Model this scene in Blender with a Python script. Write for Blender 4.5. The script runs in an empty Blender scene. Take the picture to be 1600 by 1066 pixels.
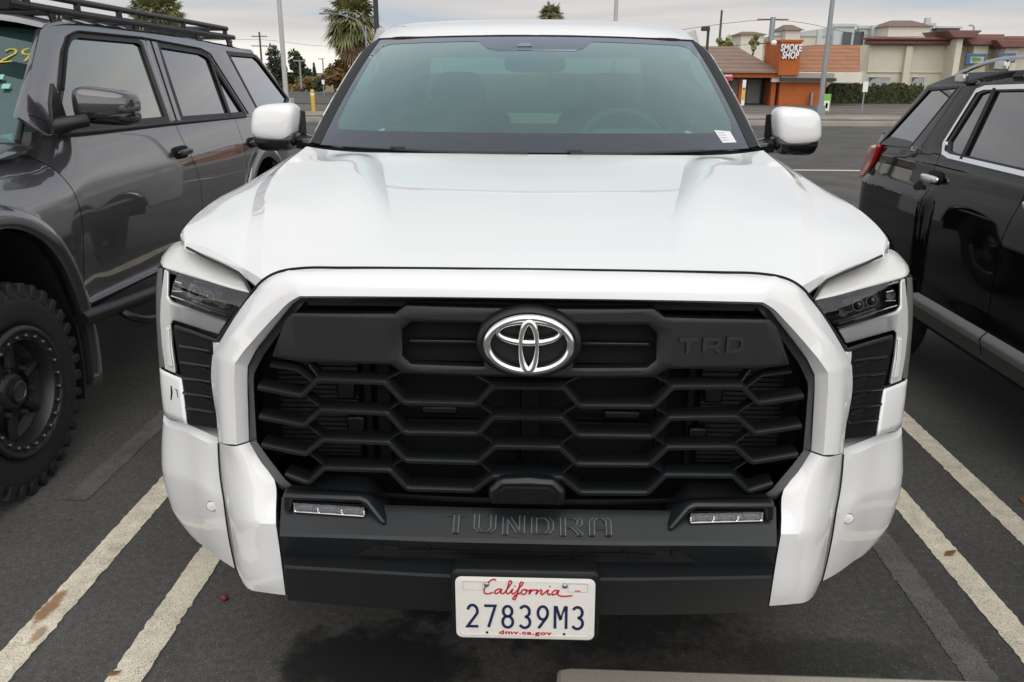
import bpy, bmesh, math, random
import numpy as np
from mathutils import Vector, Matrix
random.seed(7)
S = bpy.context.scene
COL = S.collection
R = math.radians
# ------------------------------------------------------------ camera
cd = bpy.data.cameras.new('camera'); cam = bpy.data.objects.new('camera', cd); COL.objects.link(cam)
cd.sensor_width = 36; cd.lens = 1296 / 1600 * 36; cd.clip_start = .02; cd.clip_end = 3000
cam.matrix_world = (Matrix.Translation((.008, -1.593, 1.702)) @ Matrix.Rotation(R(1.5), 4, 'Z')
                    @ Matrix.Rotation(R(90 - 18), 4, 'X') @ Matrix.Rotation(R(.36), 4, 'Z'))
S.camera = cam
# ------------------------------------------------------------ sky and sun
SUN_EL, SUN_AZ = R(56), R(172)          # veiled sun behind the photographer
W = bpy.data.worlds.new('World'); S.world = W; W.use_nodes = True
nt = W.node_tree; nt.nodes.clear()
N = lambda t, **k: node(nt, t, **k)
def node(tree, t, **k):
    n = tree.nodes.new(t)
    for a, v in k.items():
        if a == 'inp':
            for i, val in v.items(): n.inputs[i].default_value = val
        else: setattr(n, a, v)
    return n
SKYSEED = 5.9
def sky_world():
    lk = nt.links.new
    out = N('ShaderNodeOutputWorld')
    sky = N('ShaderNodeTexSky', sky_type='NISHITA', sun_disc=False, sun_elevation=SUN_EL, sun_rotation=SUN_AZ)
    geo = N('ShaderNodeTexCoord')
    sep = N('ShaderNodeSeparateXYZ'); lk(geo.outputs['Generated'], sep.inputs[0])
    el = N('ShaderNodeMath', operation='MAXIMUM', inp={1: .012}); lk(sep.outputs[2], el.inputs[0])
    # cloud sheet: direction projected on a plane overhead
    pz = N('ShaderNodeMath', operation='ADD', inp={1: .10}); lk(el.outputs[0], pz.inputs[0])
    dx = N('ShaderNodeMath', operation='DIVIDE'); lk(sep.outputs[0], dx.inputs[0]); lk(pz.outputs[0], dx.inputs[1])
    dy = N('ShaderNodeMath', operation='DIVIDE'); lk(sep.outputs[1], dy.inputs[0]); lk(pz.outputs[0], dy.inputs[1])
    cmb = N('ShaderNodeCombineXYZ'); lk(dx.outputs[0], cmb.inputs[0]); lk(dy.outputs[0], cmb.inputs[1])
    mp = N('ShaderNodeMapping'); mp.inputs['Scale'].default_value = (.55, .9, 1); mp.inputs['Location'].default_value = (1.3, 4.1, .4)
    lk(cmb.outputs[0], mp.inputs[0])
    nz = N('ShaderNodeTexNoise', inp={'Scale': 1.0, 'Detail': 6, 'Roughness': .52, 'Distortion': .3}); lk(mp.outputs[0], nz.inputs['Vector'])
    # long flat streaks low in the sky
    st = N('ShaderNodeMapping'); st.inputs['Scale'].default_value = (2.2, 2.2, 26); st.inputs['Location'].default_value = (3.7, 1.9, SKYSEED); lk(geo.outputs['Generated'], st.inputs[0])
    n2 = N('ShaderNodeTexNoise', inp={'Scale': 1.0, 'Detail': 5, 'Roughness': .5, 'Distortion': .2}); lk(st.outputs[0], n2.inputs['Vector'])
    lowf = N('ShaderNodeMapRange', inp={1: .06, 2: .34, 3: 1.0, 4: 0.0}); lk(sep.outputs[2], lowf.inputs[0])
    nmx = N('ShaderNodeMixRGB'); lk(lowf.outputs[0], nmx.inputs[0]); lk(nz.outputs[0], nmx.inputs[1]); lk(n2.outputs[0], nmx.inputs[2])
    # overcast brightness: thick grey to thin white
    rp = N('ShaderNodeValToRGB'); lk(nmx.outputs[0], rp.inputs[0])
    e = rp.color_ramp.elements
    e[0].position = .34; e[0].color = (.47, .53, .61, 1)
    e[1].position = .62; e[1].color = (.77, .715, .69, 1)
    m = rp.color_ramp.elements.new(.47); m.color = (.63, .60, .60, 1)
    # overcast dome: cooler overhead, low sky behind the camera raised to light front faces
    up = N('ShaderNodeMapRange', inp={1: .05, 2: .85, 3: 0.0, 4: 1.0}); lk(sep.outputs[2], up.inputs[0])
    zen = N('ShaderNodeMixRGB', blend_type='MULTIPLY', inp={0: 1.0, 2: (.69, .77, .79, 1)}); lk(rp.outputs[0], zen.inputs[1])
    dm = N('ShaderNodeMixRGB', blend_type='MIX'); lk(up.outputs[0], dm.inputs[0])
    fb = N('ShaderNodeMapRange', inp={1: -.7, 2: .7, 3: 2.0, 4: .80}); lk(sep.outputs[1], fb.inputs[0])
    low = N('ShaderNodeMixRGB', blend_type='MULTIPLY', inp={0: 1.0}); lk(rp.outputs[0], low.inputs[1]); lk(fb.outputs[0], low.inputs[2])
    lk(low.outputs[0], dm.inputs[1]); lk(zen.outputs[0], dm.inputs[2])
    # bright band low on the left where the cloud sheet thins
    hz = N('ShaderNodeMapRange', inp={1: .008, 2: .050, 3: 1.0, 4: 0.0}); hz.interpolation_type = 'SMOOTHSTEP'; lk(sep.outputs[2], hz.inputs[0])
    dirn = N('ShaderNodeVectorMath', operation='DOT_PRODUCT'); dirn.inputs[1].default_value = (-.50, .86, .0)
    lk(geo.outputs['Generated'], dirn.inputs[0])
    dr = N('ShaderNodeMapRange', inp={1: .55, 2: 1.0, 3: .0, 4: 1.0}); lk(dirn.outputs['Value'], dr.inputs[0])
    gl = N('ShaderNodeMath', operation='MULTIPLY'); lk(hz.outputs[0], gl.inputs[0]); lk(dr.outputs[0], gl.inputs[1])
    warm = N('ShaderNodeMixRGB', blend_type='MIX'); warm.inputs[2].default_value = (.98, .96, .86, 1)
    glm = N('ShaderNodeMath', operation='MULTIPLY', inp={1: .85}); lk(gl.outputs[0], glm.inputs[0])
    lk(glm.outputs[0], warm.inputs[0]); lk(dm.outputs[0], warm.inputs[1])
    # a little clear Nishita sky through the veil
    skm = N('ShaderNodeMixRGB', blend_type='MIX', inp={0: .90})
    sks = N('ShaderNodeMixRGB', blend_type='MULTIPLY', inp={0: 1.0, 2: (.11, .11, .11, 1)}); lk(sky.outputs[0], sks.inputs[1])
    lk(sks.outputs[0], skm.inputs[1]); lk(warm.outputs[0], skm.inputs[2])
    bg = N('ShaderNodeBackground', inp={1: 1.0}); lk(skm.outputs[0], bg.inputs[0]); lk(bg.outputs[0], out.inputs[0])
sky_world()
sl = bpy.data.lights.new('sun', 'SUN'); sl.energy = 1.1; sl.angle = R(70); sl.color = (1, .97, .91)
so = bpy.data.objects.new('sun', sl); COL.objects.link(so); so.location = (0, 0, 30)
so.rotation_euler = Vector((math.sin(SUN_AZ) * math.cos(SUN_EL), math.cos(SUN_AZ) * math.cos(SUN_EL), math.sin(SUN_EL))).to_track_quat('Z', 'Y').to_euler()
vs = S.view_settings; vs.view_transform = 'Standard'; vs.look = 'None'; vs.exposure = .35; vs.gamma = 1
S.cycles.max_bounces = 8; S.cycles.transparent_max_bounces = 12; S.cycles.caustics_reflective = False; S.cycles.caustics_refractive = False
S.cycles.use_denoising = True
# ------------------------------------------------------------ materials
MATS = {}
def mat(name, col=(.5, .5, .5), rough=.5, metal=0, coat=0, spec=.5, var=0, vscale=8, bump=0, bscale=40, coat_rough=.03, coat_ior=1.5, trans=0, emit=0, rvar=0):
    m = bpy.data.materials.new(name); m.use_nodes = True; t = m.node_tree
    b = t.nodes['Principled BSDF']; lk = t.links.new
    b.inputs['Base Color'].default_value = (*col, 1); b.inputs['Roughness'].default_value = rough
    b.inputs['Metallic'].default_value = metal; b.inputs['Coat Weight'].default_value = coat
    b.inputs['Coat Roughness'].default_value = coat_rough; b.inputs['Coat IOR'].default_value = coat_ior; b.inputs['Specular IOR Level'].default_value = spec
    if trans: b.inputs['Transmission Weight'].default_value = trans
    if emit:
        b.inputs['Emission Color'].default_value = (*col, 1); b.inputs['Emission Strength'].default_value = emit
    tc = node(t, 'ShaderNodeTexCoord')
    if var or rvar:
        n = node(t, 'ShaderNodeTexNoise', inp={'Scale': vscale, 'Detail': 5, 'Roughness': .6}); lk(tc.outputs['Object'], n.inputs['Vector'])
        if var:
            mr = node(t, 'ShaderNodeMapRange', inp={1: .3, 2: .7, 3: 1 - var, 4: 1 + var}); lk(n.outputs[0], mr.inputs[0])
            mx = node(t, 'ShaderNodeMixRGB', blend_type='MULTIPLY', inp={0: 1, 1: (*col, 1)}); lk(mr.outputs[0], mx.inputs[2]); lk(mx.outputs[0], b.inputs['Base Color'])
        if rvar:
            mr = node(t, 'ShaderNodeMapRange', inp={1: .3, 2: .7, 3: max(.02, rough - rvar), 4: rough + rvar}); lk(n.outputs[0], mr.inputs[0]); lk(mr.outputs[0], b.inputs['Roughness'])
    if bump:
        n2 = node(t, 'ShaderNodeTexNoise', inp={'Scale': bscale, 'Detail': 4, 'Roughness': .6}); lk(tc.outputs['Object'], n2.inputs['Vector'])
        bp = node(t, 'ShaderNodeBump', inp={'Strength': bump, 'Distance': .02}); lk(n2.outputs[0], bp.inputs['Height']); lk(bp.outputs[0], b.inputs['Normal'])
    MATS[name] = m; return m
def glassmat(name, tint, refl=1.0, ior=1.5, rough=0.0, rtint=(1, 1, 1)):
    m = bpy.data.materials.new(name); m.use_nodes = True; t = m.node_tree; t.nodes.clear(); lk = t.links.new
    o = node(t, 'ShaderNodeOutputMaterial'); tr = node(t, 'ShaderNodeBsdfTransparent', inp={0: (*tint, 1)})
    g = node(t, 'ShaderNodeBsdfGlossy', inp={0: (*rtint, 1), 1: rough}); fr = node(t, 'ShaderNodeFresnel', inp={0: ior})
    ml = node(t, 'ShaderNodeMath', operation='MULTIPLY', inp={1: refl}); ml.use_clamp = True; lk(fr.outputs[0], ml.inputs[0])
    mx = node(t, 'ShaderNodeMixShader'); lk(ml.outputs[0], mx.inputs[0]); lk(tr.outputs[0], mx.inputs[1]); lk(g.outputs[0], mx.inputs[2]); lk(mx.outputs[0], o.inputs[0])
    MATS[name] = m; return m
# ------------------------------------------------------------ geometry helpers
A_ = lambda p: np.array(p, float)
def spl(P, n=6, sharp=()):
    """smooth curve through the points, n samples a segment; tangents break at the sharp indices"""
    P = [A_(p) for p in P]; k = len(P)
    if k < 3: return [P[0] + (P[-1] - P[0]) * i / n for i in range(n + 1)]
    h = [max(1e-6, np.linalg.norm(P[i + 1] - P[i])) for i in range(k - 1)]
    d = [(P[i + 1] - P[i]) / h[i] for i in range(k - 1)]
    def tan(i):
        return (d[i - 1] * h[i] + d[i] * h[i - 1]) / (h[i - 1] + h[i])
    out = []
    for i in range(k - 1):
        m0 = tan(i) if 0 < i and i not in sharp else None
        m1 = tan(i + 1) if i + 1 < k - 1 and i + 1 not in sharp else None
        if m0 is None and m1 is None: m0 = m1 = d[i]
        elif m0 is None: m0 = 1.5 * d[i] - .5 * m1
        elif m1 is None: m1 = 1.5 * d[i] - .5 * m0
        for j in range(n):
            t = j / n
            out.append((2*t**3 - 3*t*t + 1) * P[i] + (t**3 - 2*t*t + t) * h[i] * m0 + (-2*t**3 + 3*t*t) * P[i + 1] + (t**3 - t*t) * h[i] * m1)
    out.append(P[-1]); return out
def bip(net, nu=5, nv=5, us=(), vs=()):
    rows = [spl(r, nu, us) for r in net]
    cols = [spl([r[c] for r in rows], nv, vs) for c in range(len(rows[0]))]
    return [[cols[c][r] for c in range(len(cols))] for r in range(len(cols[0]))]
def gridvf(G, close=False):
    nr, nc = len(G), len(G[0]); V = [tuple(p) for r in G for p in r]; F = []
    for i in range(nr - 1):
        for j in range(nc - (0 if close else 1)):
            a, b = i * nc + j, i * nc + (j + 1) % nc
            F.append((a, b, b + nc, a + nc))
    return V, F
def empty(name, loc, label=None, cat=None, group=None):
    o = bpy.data.objects.new(name, None); COL.objects.link(o); o.location = loc; o.empty_display_size = .2
    return tag(o, label, cat, group)
def tag(o, label=None, cat=None, group=None, kind=None):
    if label: o['label'] = label
    if cat: o['category'] = cat
    if group: o['group'] = group
    if kind: o['kind'] = kind
    return o
def attach(o, parent):
    if parent is not None:
        o.parent = parent
        if parent.parent is None: o.matrix_parent_inverse = Matrix.LocRotScale(parent.location, parent.rotation_euler, parent.scale).inverted()
    return o
def mesh(name, V, F, material, parent=None, smooth=True, sharp=43, bev=0, seg=2, solid=0, sub=0, flip=False):
    me = bpy.data.meshes.new(name)
    if flip: F = [tuple(reversed(f)) for f in F]
    me.from_pydata([tuple(map(float, v)) for v in V], [], F); me.update()
    if material is not None: me.materials.append(MATS[material] if isinstance(material, str) else material)
    if smooth:
        me.polygons.foreach_set('use_smooth', [True] * len(me.polygons))
        me.set_sharp_from_angle(angle=R(sharp))
    o = bpy.data.objects.new(name, me); COL.objects.link(o); attach(o, parent)
    if solid:
        md = o.modifiers.new('solid', 'SOLIDIFY'); md.thickness = solid; md.offset = -1
    if bev:
        md = o.modifiers.new('bevel', 'BEVEL'); md.width = bev; md.segments = seg; md.limit_method = 'ANGLE'; md.angle_limit = R(28)
    if sub:
        md = o.modifiers.new('sub', 'SUBSURF'); md.levels = sub; md.render_levels = sub
    return o
def mir(V, F): return [(-v[0], v[1], v[2]) for v in V], [tuple(reversed(f)) for f in F]
def both(name, V, F, material, parent, **k):
    a = mesh(name, V, F, material, parent, **k); v2, f2 = mir(V, F); b = mesh(name, v2, f2, material, parent, **k); return a, b
def symgrid(G):
    """rows that start at x = 0 are completed on the other side"""
    return [[A_((-p[0], p[1], p[2])) for p in reversed(r[1:])] + list(r) for r in G]
def merge(parts):
    V, F = [], []
    for v, f in parts:
        b = len(V); V += list(v); F += [tuple(i + b for i in q) for q in f]
    return V, F
def boxvf(c, s, rz=0, taper=1):
    cx, cy, cz = c; sx, sy, sz = [q / 2 for q in s]; V = []
    for dz in (-1, 1):
        k = taper if dz > 0 else 1
        for dx, dy in ((-1, -1), (1, -1), (1, 1), (-1, 1)):
            x, y = dx * sx * k, dy * sy * k
            V.append((cx + x * math.cos(rz) - y * math.sin(rz), cy + x * math.sin(rz) + y * math.cos(rz), cz + dz * sz))
    return V, [(3, 2, 1, 0), (4, 5, 6, 7), (0, 1, 5, 4), (1, 2, 6, 5), (2, 3, 7, 6), (3, 0, 4, 7)]
def slabvf(P, ext):
    """polygon P pushed along ext: a closed prism"""
    P = [A_(p) for p in P]; e = A_(ext); n = len(P)
    nrm = sum((np.cross(P[i], P[(i + 1) % n]) for i in range(n)), np.zeros(3))
    if np.dot(nrm, e) > 0: P = P[::-1]
    V = P + [p + e for p in P]
    F = [tuple(range(n)), tuple(range(2 * n - 1, n - 1, -1))] + [(i, i + n, (i + 1) % n + n, (i + 1) % n) for i in range(n)]
    return V, F
def tubevf(path, r, n=10, caps=True):
    path = [A_(p) for p in path]; m = len(path); rs = r if hasattr(r, '__len__') else [r] * m
    V, F = [], []; up = np.array([0, 0, 1.])
    t0 = path[1] - path[0]
    if abs(t0[2]) > .9 * np.linalg.norm(t0): up = np.array([0, 1., 0])
    for i, p in enumerate(path):
        t = path[min(i + 1, m - 1)] - path[max(i - 1, 0)]; t /= np.linalg.norm(t) + 1e-12
        a = np.cross(t, up); a /= np.linalg.norm(a) + 1e-12; b = np.cross(a, t); up = b
        for k in range(n):
            q = 2 * math.pi * k / n; V.append(p + rs[i] * (math.cos(q) * a + math.sin(q) * b))
    for i in range(m - 1):
        for k in range(n): F.append((i*n + k, i*n + (k+1) % n, (i+1)*n + (k+1) % n, (i+1)*n + k))
    if caps: F += [tuple(range(n - 1, -1, -1)), tuple(range((m-1)*n, m*n))]
    return V, F
def lathevf(prof, c, axis='x', n=32, sgn=1):
    """profile of (radius, offset along the axis)"""
    V, F = [], []
    for r, o in prof:
        for k in range(n):
            q = 2 * math.pi * k / n; a, b = r * math.cos(q), r * math.sin(q)
            V.append({'x': (c[0] + sgn * o, c[1] + a, c[2] + b), 'y': (c[0] + a, c[1] + sgn * o, c[2] + b), 'z': (c[0] + a, c[1] + b, c[2] + sgn * o)}[axis])
    for i in range(len(prof) - 1):
        for k in range(n): F.append((i*n + k, i*n + (k+1) % n, (i+1)*n + (k+1) % n, (i+1)*n + k))
    return V, F
def ribbonvf(lines, w, fn, t):
    """flat strokes of width w along 2-D lines; fn maps (u, v, depth) to a point, t is the stroke's thickness"""
    parts = []
    for L_ in lines:
        L_ = [A_(p) for p in L_]; n = len(L_); closed = np.allclose(L_[0], L_[-1]) and n > 3
        if closed: L_ = L_[:-1]; n -= 1
        offs = []
        for i in range(n):
            a = L_[i] - L_[i - 1] if (i > 0 or closed) else L_[1] - L_[0]
            b = L_[(i + 1) % n] - L_[i] if (i < n - 1 or closed) else a
            a = a / (np.linalg.norm(a) + 1e-12); b = b / (np.linalg.norm(b) + 1e-12)
            na, nb = A_((-a[1], a[0])), A_((-b[1], b[0])); m = na + nb; l = np.dot(m, na)
            offs.append(m / l if l > .35 else na)
        V = []
        for p, o in zip(L_, offs):
            for sd in (1, -1):
                q = p + o * w / 2 * sd; V.append(fn(q[0], q[1], 0)); V.append(fn(q[0], q[1], t))
        F = []
        for i in range(n if closed else n - 1):
            a, b = 4 * i, 4 * ((i + 1) % n)
            F += [(a, b, b + 2, a + 2), (a + 1, a + 3, b + 3, b + 1), (a, a + 1, b + 1, b), (a + 2, b + 2, b + 3, a + 3)]
        if not closed: F += [(0, 2, 3, 1), (4*n - 4, 4*n - 3, 4*n - 1, 4*n - 2)]
        parts.append((V, F))
    return merge(parts)
def arc(cx, cy, rx, ry, a0, a1, n=10):
    return [(cx + rx * math.cos(R(a0 + (a1 - a0) * i / n)), cy + ry * math.sin(R(a0 + (a1 - a0) * i / n))) for i in range(n + 1)]
def plateobj(name, loops, fn, thick, bevel, material, parent, cuts=(), cuts2=(), sharp=30):
    """2-D outline (first loop) with holes, given thickness and a chamfer, cut along u so that it can bend, then mapped by fn(u, v, d)"""
    cu = bpy.data.curves.new(name, 'CURVE'); cu.dimensions = '2D'; cu.fill_mode = 'BOTH'
    cu.extrude = max(0, thick / 2 - bevel); cu.bevel_depth = bevel; cu.bevel_resolution = 1; cu.offset = -bevel
    for lp in loops:
        s = cu.splines.new('POLY'); s.points.add(len(lp) - 1); s.use_cyclic_u = True
        for i, p in enumerate(lp): s.points[i].co = (p[0], p[1], 0, 1)
    tmp = bpy.data.objects.new('tmp', cu); COL.objects.link(tmp)
    dg = bpy.context.evaluated_depsgraph_get(); me = bpy.data.meshes.new_from_object(tmp.evaluated_get(dg))
    bpy.data.objects.remove(tmp); bpy.data.curves.remove(cu)
    bm = bmesh.new(); bm.from_mesh(me)
    bmesh.ops.remove_doubles(bm, verts=bm.verts, dist=1e-5)
    for c in cuts: bmesh.ops.bisect_plane(bm, geom=bm.verts[:] + bm.edges[:] + bm.faces[:], plane_co=(c, 0, 0), plane_no=(1, 0, 0))
    for c in cuts2: bmesh.ops.bisect_plane(bm, geom=bm.verts[:] + bm.edges[:] + bm.faces[:], plane_co=(0, c, 0), plane_no=(0, 1, 0))
    for v in bm.verts: v.co = Vector([float(q) for q in fn(v.co.x, v.co.y, -v.co.z + thick / 2)])
    bmesh.ops.recalc_face_normals(bm, faces=bm.faces)
    bm.to_mesh(me); bm.free(); me.name = name
    me.materials.clear(); me.materials.append(MATS[material])
    me.polygons.foreach_set('use_smooth', [True] * len(me.polygons)); me.set_sharp_from_angle(angle=R(sharp))
    o = bpy.data.objects.new(name, me); COL.objects.link(o); attach(o, parent); return o
def textobj(name, s, size, fn, thick, material, parent=None, shear=0, offset=0, align='CENTER', spacing=1, sx=1):
    cu = bpy.data.curves.new(name, 'FONT'); cu.body = s; cu.size = size; cu.shear = shear; cu.offset = offset; cu.extrude = thick / 2
    cu.align_x = align; cu.align_y = 'CENTER'; cu.space_character = spacing; cu.resolution_u = 3
    tmp = bpy.data.objects.new('tmp', cu); COL.objects.link(tmp)
    dg = bpy.context.evaluated_depsgraph_get(); me = bpy.data.meshes.new_from_object(tmp.evaluated_get(dg))
    bpy.data.objects.remove(tmp); bpy.data.curves.remove(cu)
    for v in me.vertices: v.co = Vector([float(q) for q in fn(v.co.x * sx, v.co.y, -v.co.z + thick / 2)])
    me.name = name; me.materials.clear(); me.materials.append(MATS[material])
    o = bpy.data.objects.new(name, me); COL.objects.link(o); attach(o, parent); return o
def interp(t, tab):
    xs = [a for a, _ in tab]
    return float(np.interp(t, xs, [b for _, b in tab]))
def sstep(a, b, x):
    t = min(1, max(0, (x - a) / (b - a))); return t * t * (3 - 2 * t)
def rbox(c, s, r, n=5, squash=None):
    """rounded box as a dense grid sphere pushed outwards (superellipsoid)"""
    V, F = [], []; nu, nv = 4 * n, 2 * n; e = r
    f = lambda w: math.copysign(abs(w) ** e, w)
    for i in range(nv + 1):
        b = -math.pi / 2 + math.pi * i / nv
        for j in range(nu):
            a = 2 * math.pi * j / nu
            p = (f(math.cos(b)) * f(math.cos(a)), f(math.cos(b)) * f(math.sin(a)), f(math.sin(b)))
            q = [p[k] * s[k] / 2 for k in range(3)]
            if squash: q = squash(*q)
            V.append((c[0] + q[0], c[1] + q[1], c[2] + q[2]))
    for i in range(nv):
        for j in range(nu): F.append((i*nu + j, i*nu + (j+1) % nu, (i+1)*nu + (j+1) % nu, (i+1)*nu + j))
    return V, F


mat('white_paint', (.84, .845, .84), .5, coat=1, spec=.3, coat_ior=1.65, coat_rough=.02)
mat('grey_paint', (.035, .034, .038), .35, metal=.4, coat=1, coat_ior=1.9)
mat('black_paint', (.006, .0065, .008), .3, coat=1)
mat('satin_black', (.006, .0075, .009), .36, bump=.12, bscale=900)
mat('matt_black', (.005, .0055, .0062), .62, var=.2, vscale=30, spec=.2)
mat('deep_black', (.004, .004, .0045), .9)
mat('dark_grille', (.007, .0083, .0098), .28, bump=.06, bscale=700)
mat('gloss_black', (.006, .006, .007), .12, coat=.6)
mat('chrome', (.92, .92, .91), .20, metal=1)
mat('satin_silver', (.62, .62, .60), .26, metal=1)
mat('lamp_white', (.72, .72, .70), .3, coat=.5)
mat('lamp_silver', (.80, .80, .78), .30, metal=.35, coat=.5)
mat('lamp_dark', (.02, .021, .023), .25, coat=.5)
mat('lamp_grey', (.16, .16, .16), .35, coat=.4)
mat('radiator', (.034, .035, .036), .55, metal=.4)
mat('rubber', (.016, .016, .017), .72, bump=.25, bscale=160, var=.25, vscale=20)
mat('seal_rubber', (.014, .014, .015), .5)
mat('interior', (.15, .16, .16), .7, var=.1)
mat('interior_pale', (.50, .51, .49), .8)

mat('plate_white', (.78, .76, .70), .35, coat=.2, var=.03, vscale=60)
mat('plate_blue', (.012, .02, .075), .4)
mat('plate_red', (.50, .02, .04), .4)
mat('steel', (.45, .43, .40), .35, metal=1)
mat('paper', (.72, .73, .74), .6)
mat('print_grey', (.25, .26, .28), .6)
mat('red_lens', (.42, .008, .012), .1, coat=1)
mat('amber', (.6, .25, .03), .2, coat=1)
mat('bumper_plastic', (.014, .016, .018), .30, bump=.12, bscale=900)
mat('emboss', (.13, .135, .14), .32)
mat('emboss_dark', (.014, .0145, .0155), .45)
glassmat('windshield_glass', (.40, .74, .66), refl=3.4, ior=1.55, rtint=(.80, .95, .95))
def fritmat():
    m = bpy.data.materials.new('frit'); m.use_nodes = True; t = m.node_tree; t.nodes.clear(); lk = t.links.new
    o = node(t, 'ShaderNodeOutputMaterial'); d = node(t, 'ShaderNodeBsdfDiffuse', inp={0: (.020, .021, .026, 1)}); g = node(t, 'ShaderNodeBsdfGlossy', inp={0: (.80, .82, .90, 1), 1: .02}); fr = node(t, 'ShaderNodeFresnel', inp={0: 1.55})
    ml = node(t, 'ShaderNodeMath', operation='MULTIPLY', inp={1: 2.9}); ml.use_clamp = True; lk(fr.outputs[0], ml.inputs[0]); mx = node(t, 'ShaderNodeMixShader'); lk(ml.outputs[0], mx.inputs[0]); lk(d.outputs[0], mx.inputs[1]); lk(g.outputs[0], mx.inputs[2]); lk(mx.outputs[0], o.inputs[0]); MATS['frit'] = m
fritmat()
def haze_glass(name, k, col):  # diffuse tint mixed in, stands for light showing through the glass
    t = MATS[name].node_tree; lk = t.links.new; o = t.nodes['Material Output']; src = o.inputs[0].links[0].from_socket
    tc = node(t, 'ShaderNodeTexCoord'); nz = node(t, 'ShaderNodeTexNoise', inp={'Scale': 3.5, 'Detail': 5}); lk(tc.outputs['Object'], nz.inputs['Vector']); mr = node(t, 'ShaderNodeMapRange', inp={1: .3, 2: .7, 3: k * .75, 4: k * 1.25}); lk(nz.outputs[0], mr.inputs[0])
    d = node(t, 'ShaderNodeBsdfDiffuse', inp={0: (*col, 1)}); mx = node(t, 'ShaderNodeMixShader'); lk(mr.outputs[0], mx.inputs[0]); lk(src, mx.inputs[1]); lk(d.outputs[0], mx.inputs[2]); lk(mx.outputs[0], o.inputs[0])
haze_glass('windshield_glass', .055, (.42, .78, .68))
glassmat('clear_glass', (.62, .72, .66), refl=4.2, rtint=(1, 1, .92))
glassmat('privacy_glass', (.07, .07, .07), refl=3.0)
mat('camera_pane', (.16, .22, .22), .15, coat=1)
glassmat('lamp_glass', (.92, .93, .94), refl=1.2, ior=1.5)
glassmat('rear_glass', (.36, .41, .38), refl=1.2)

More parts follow.
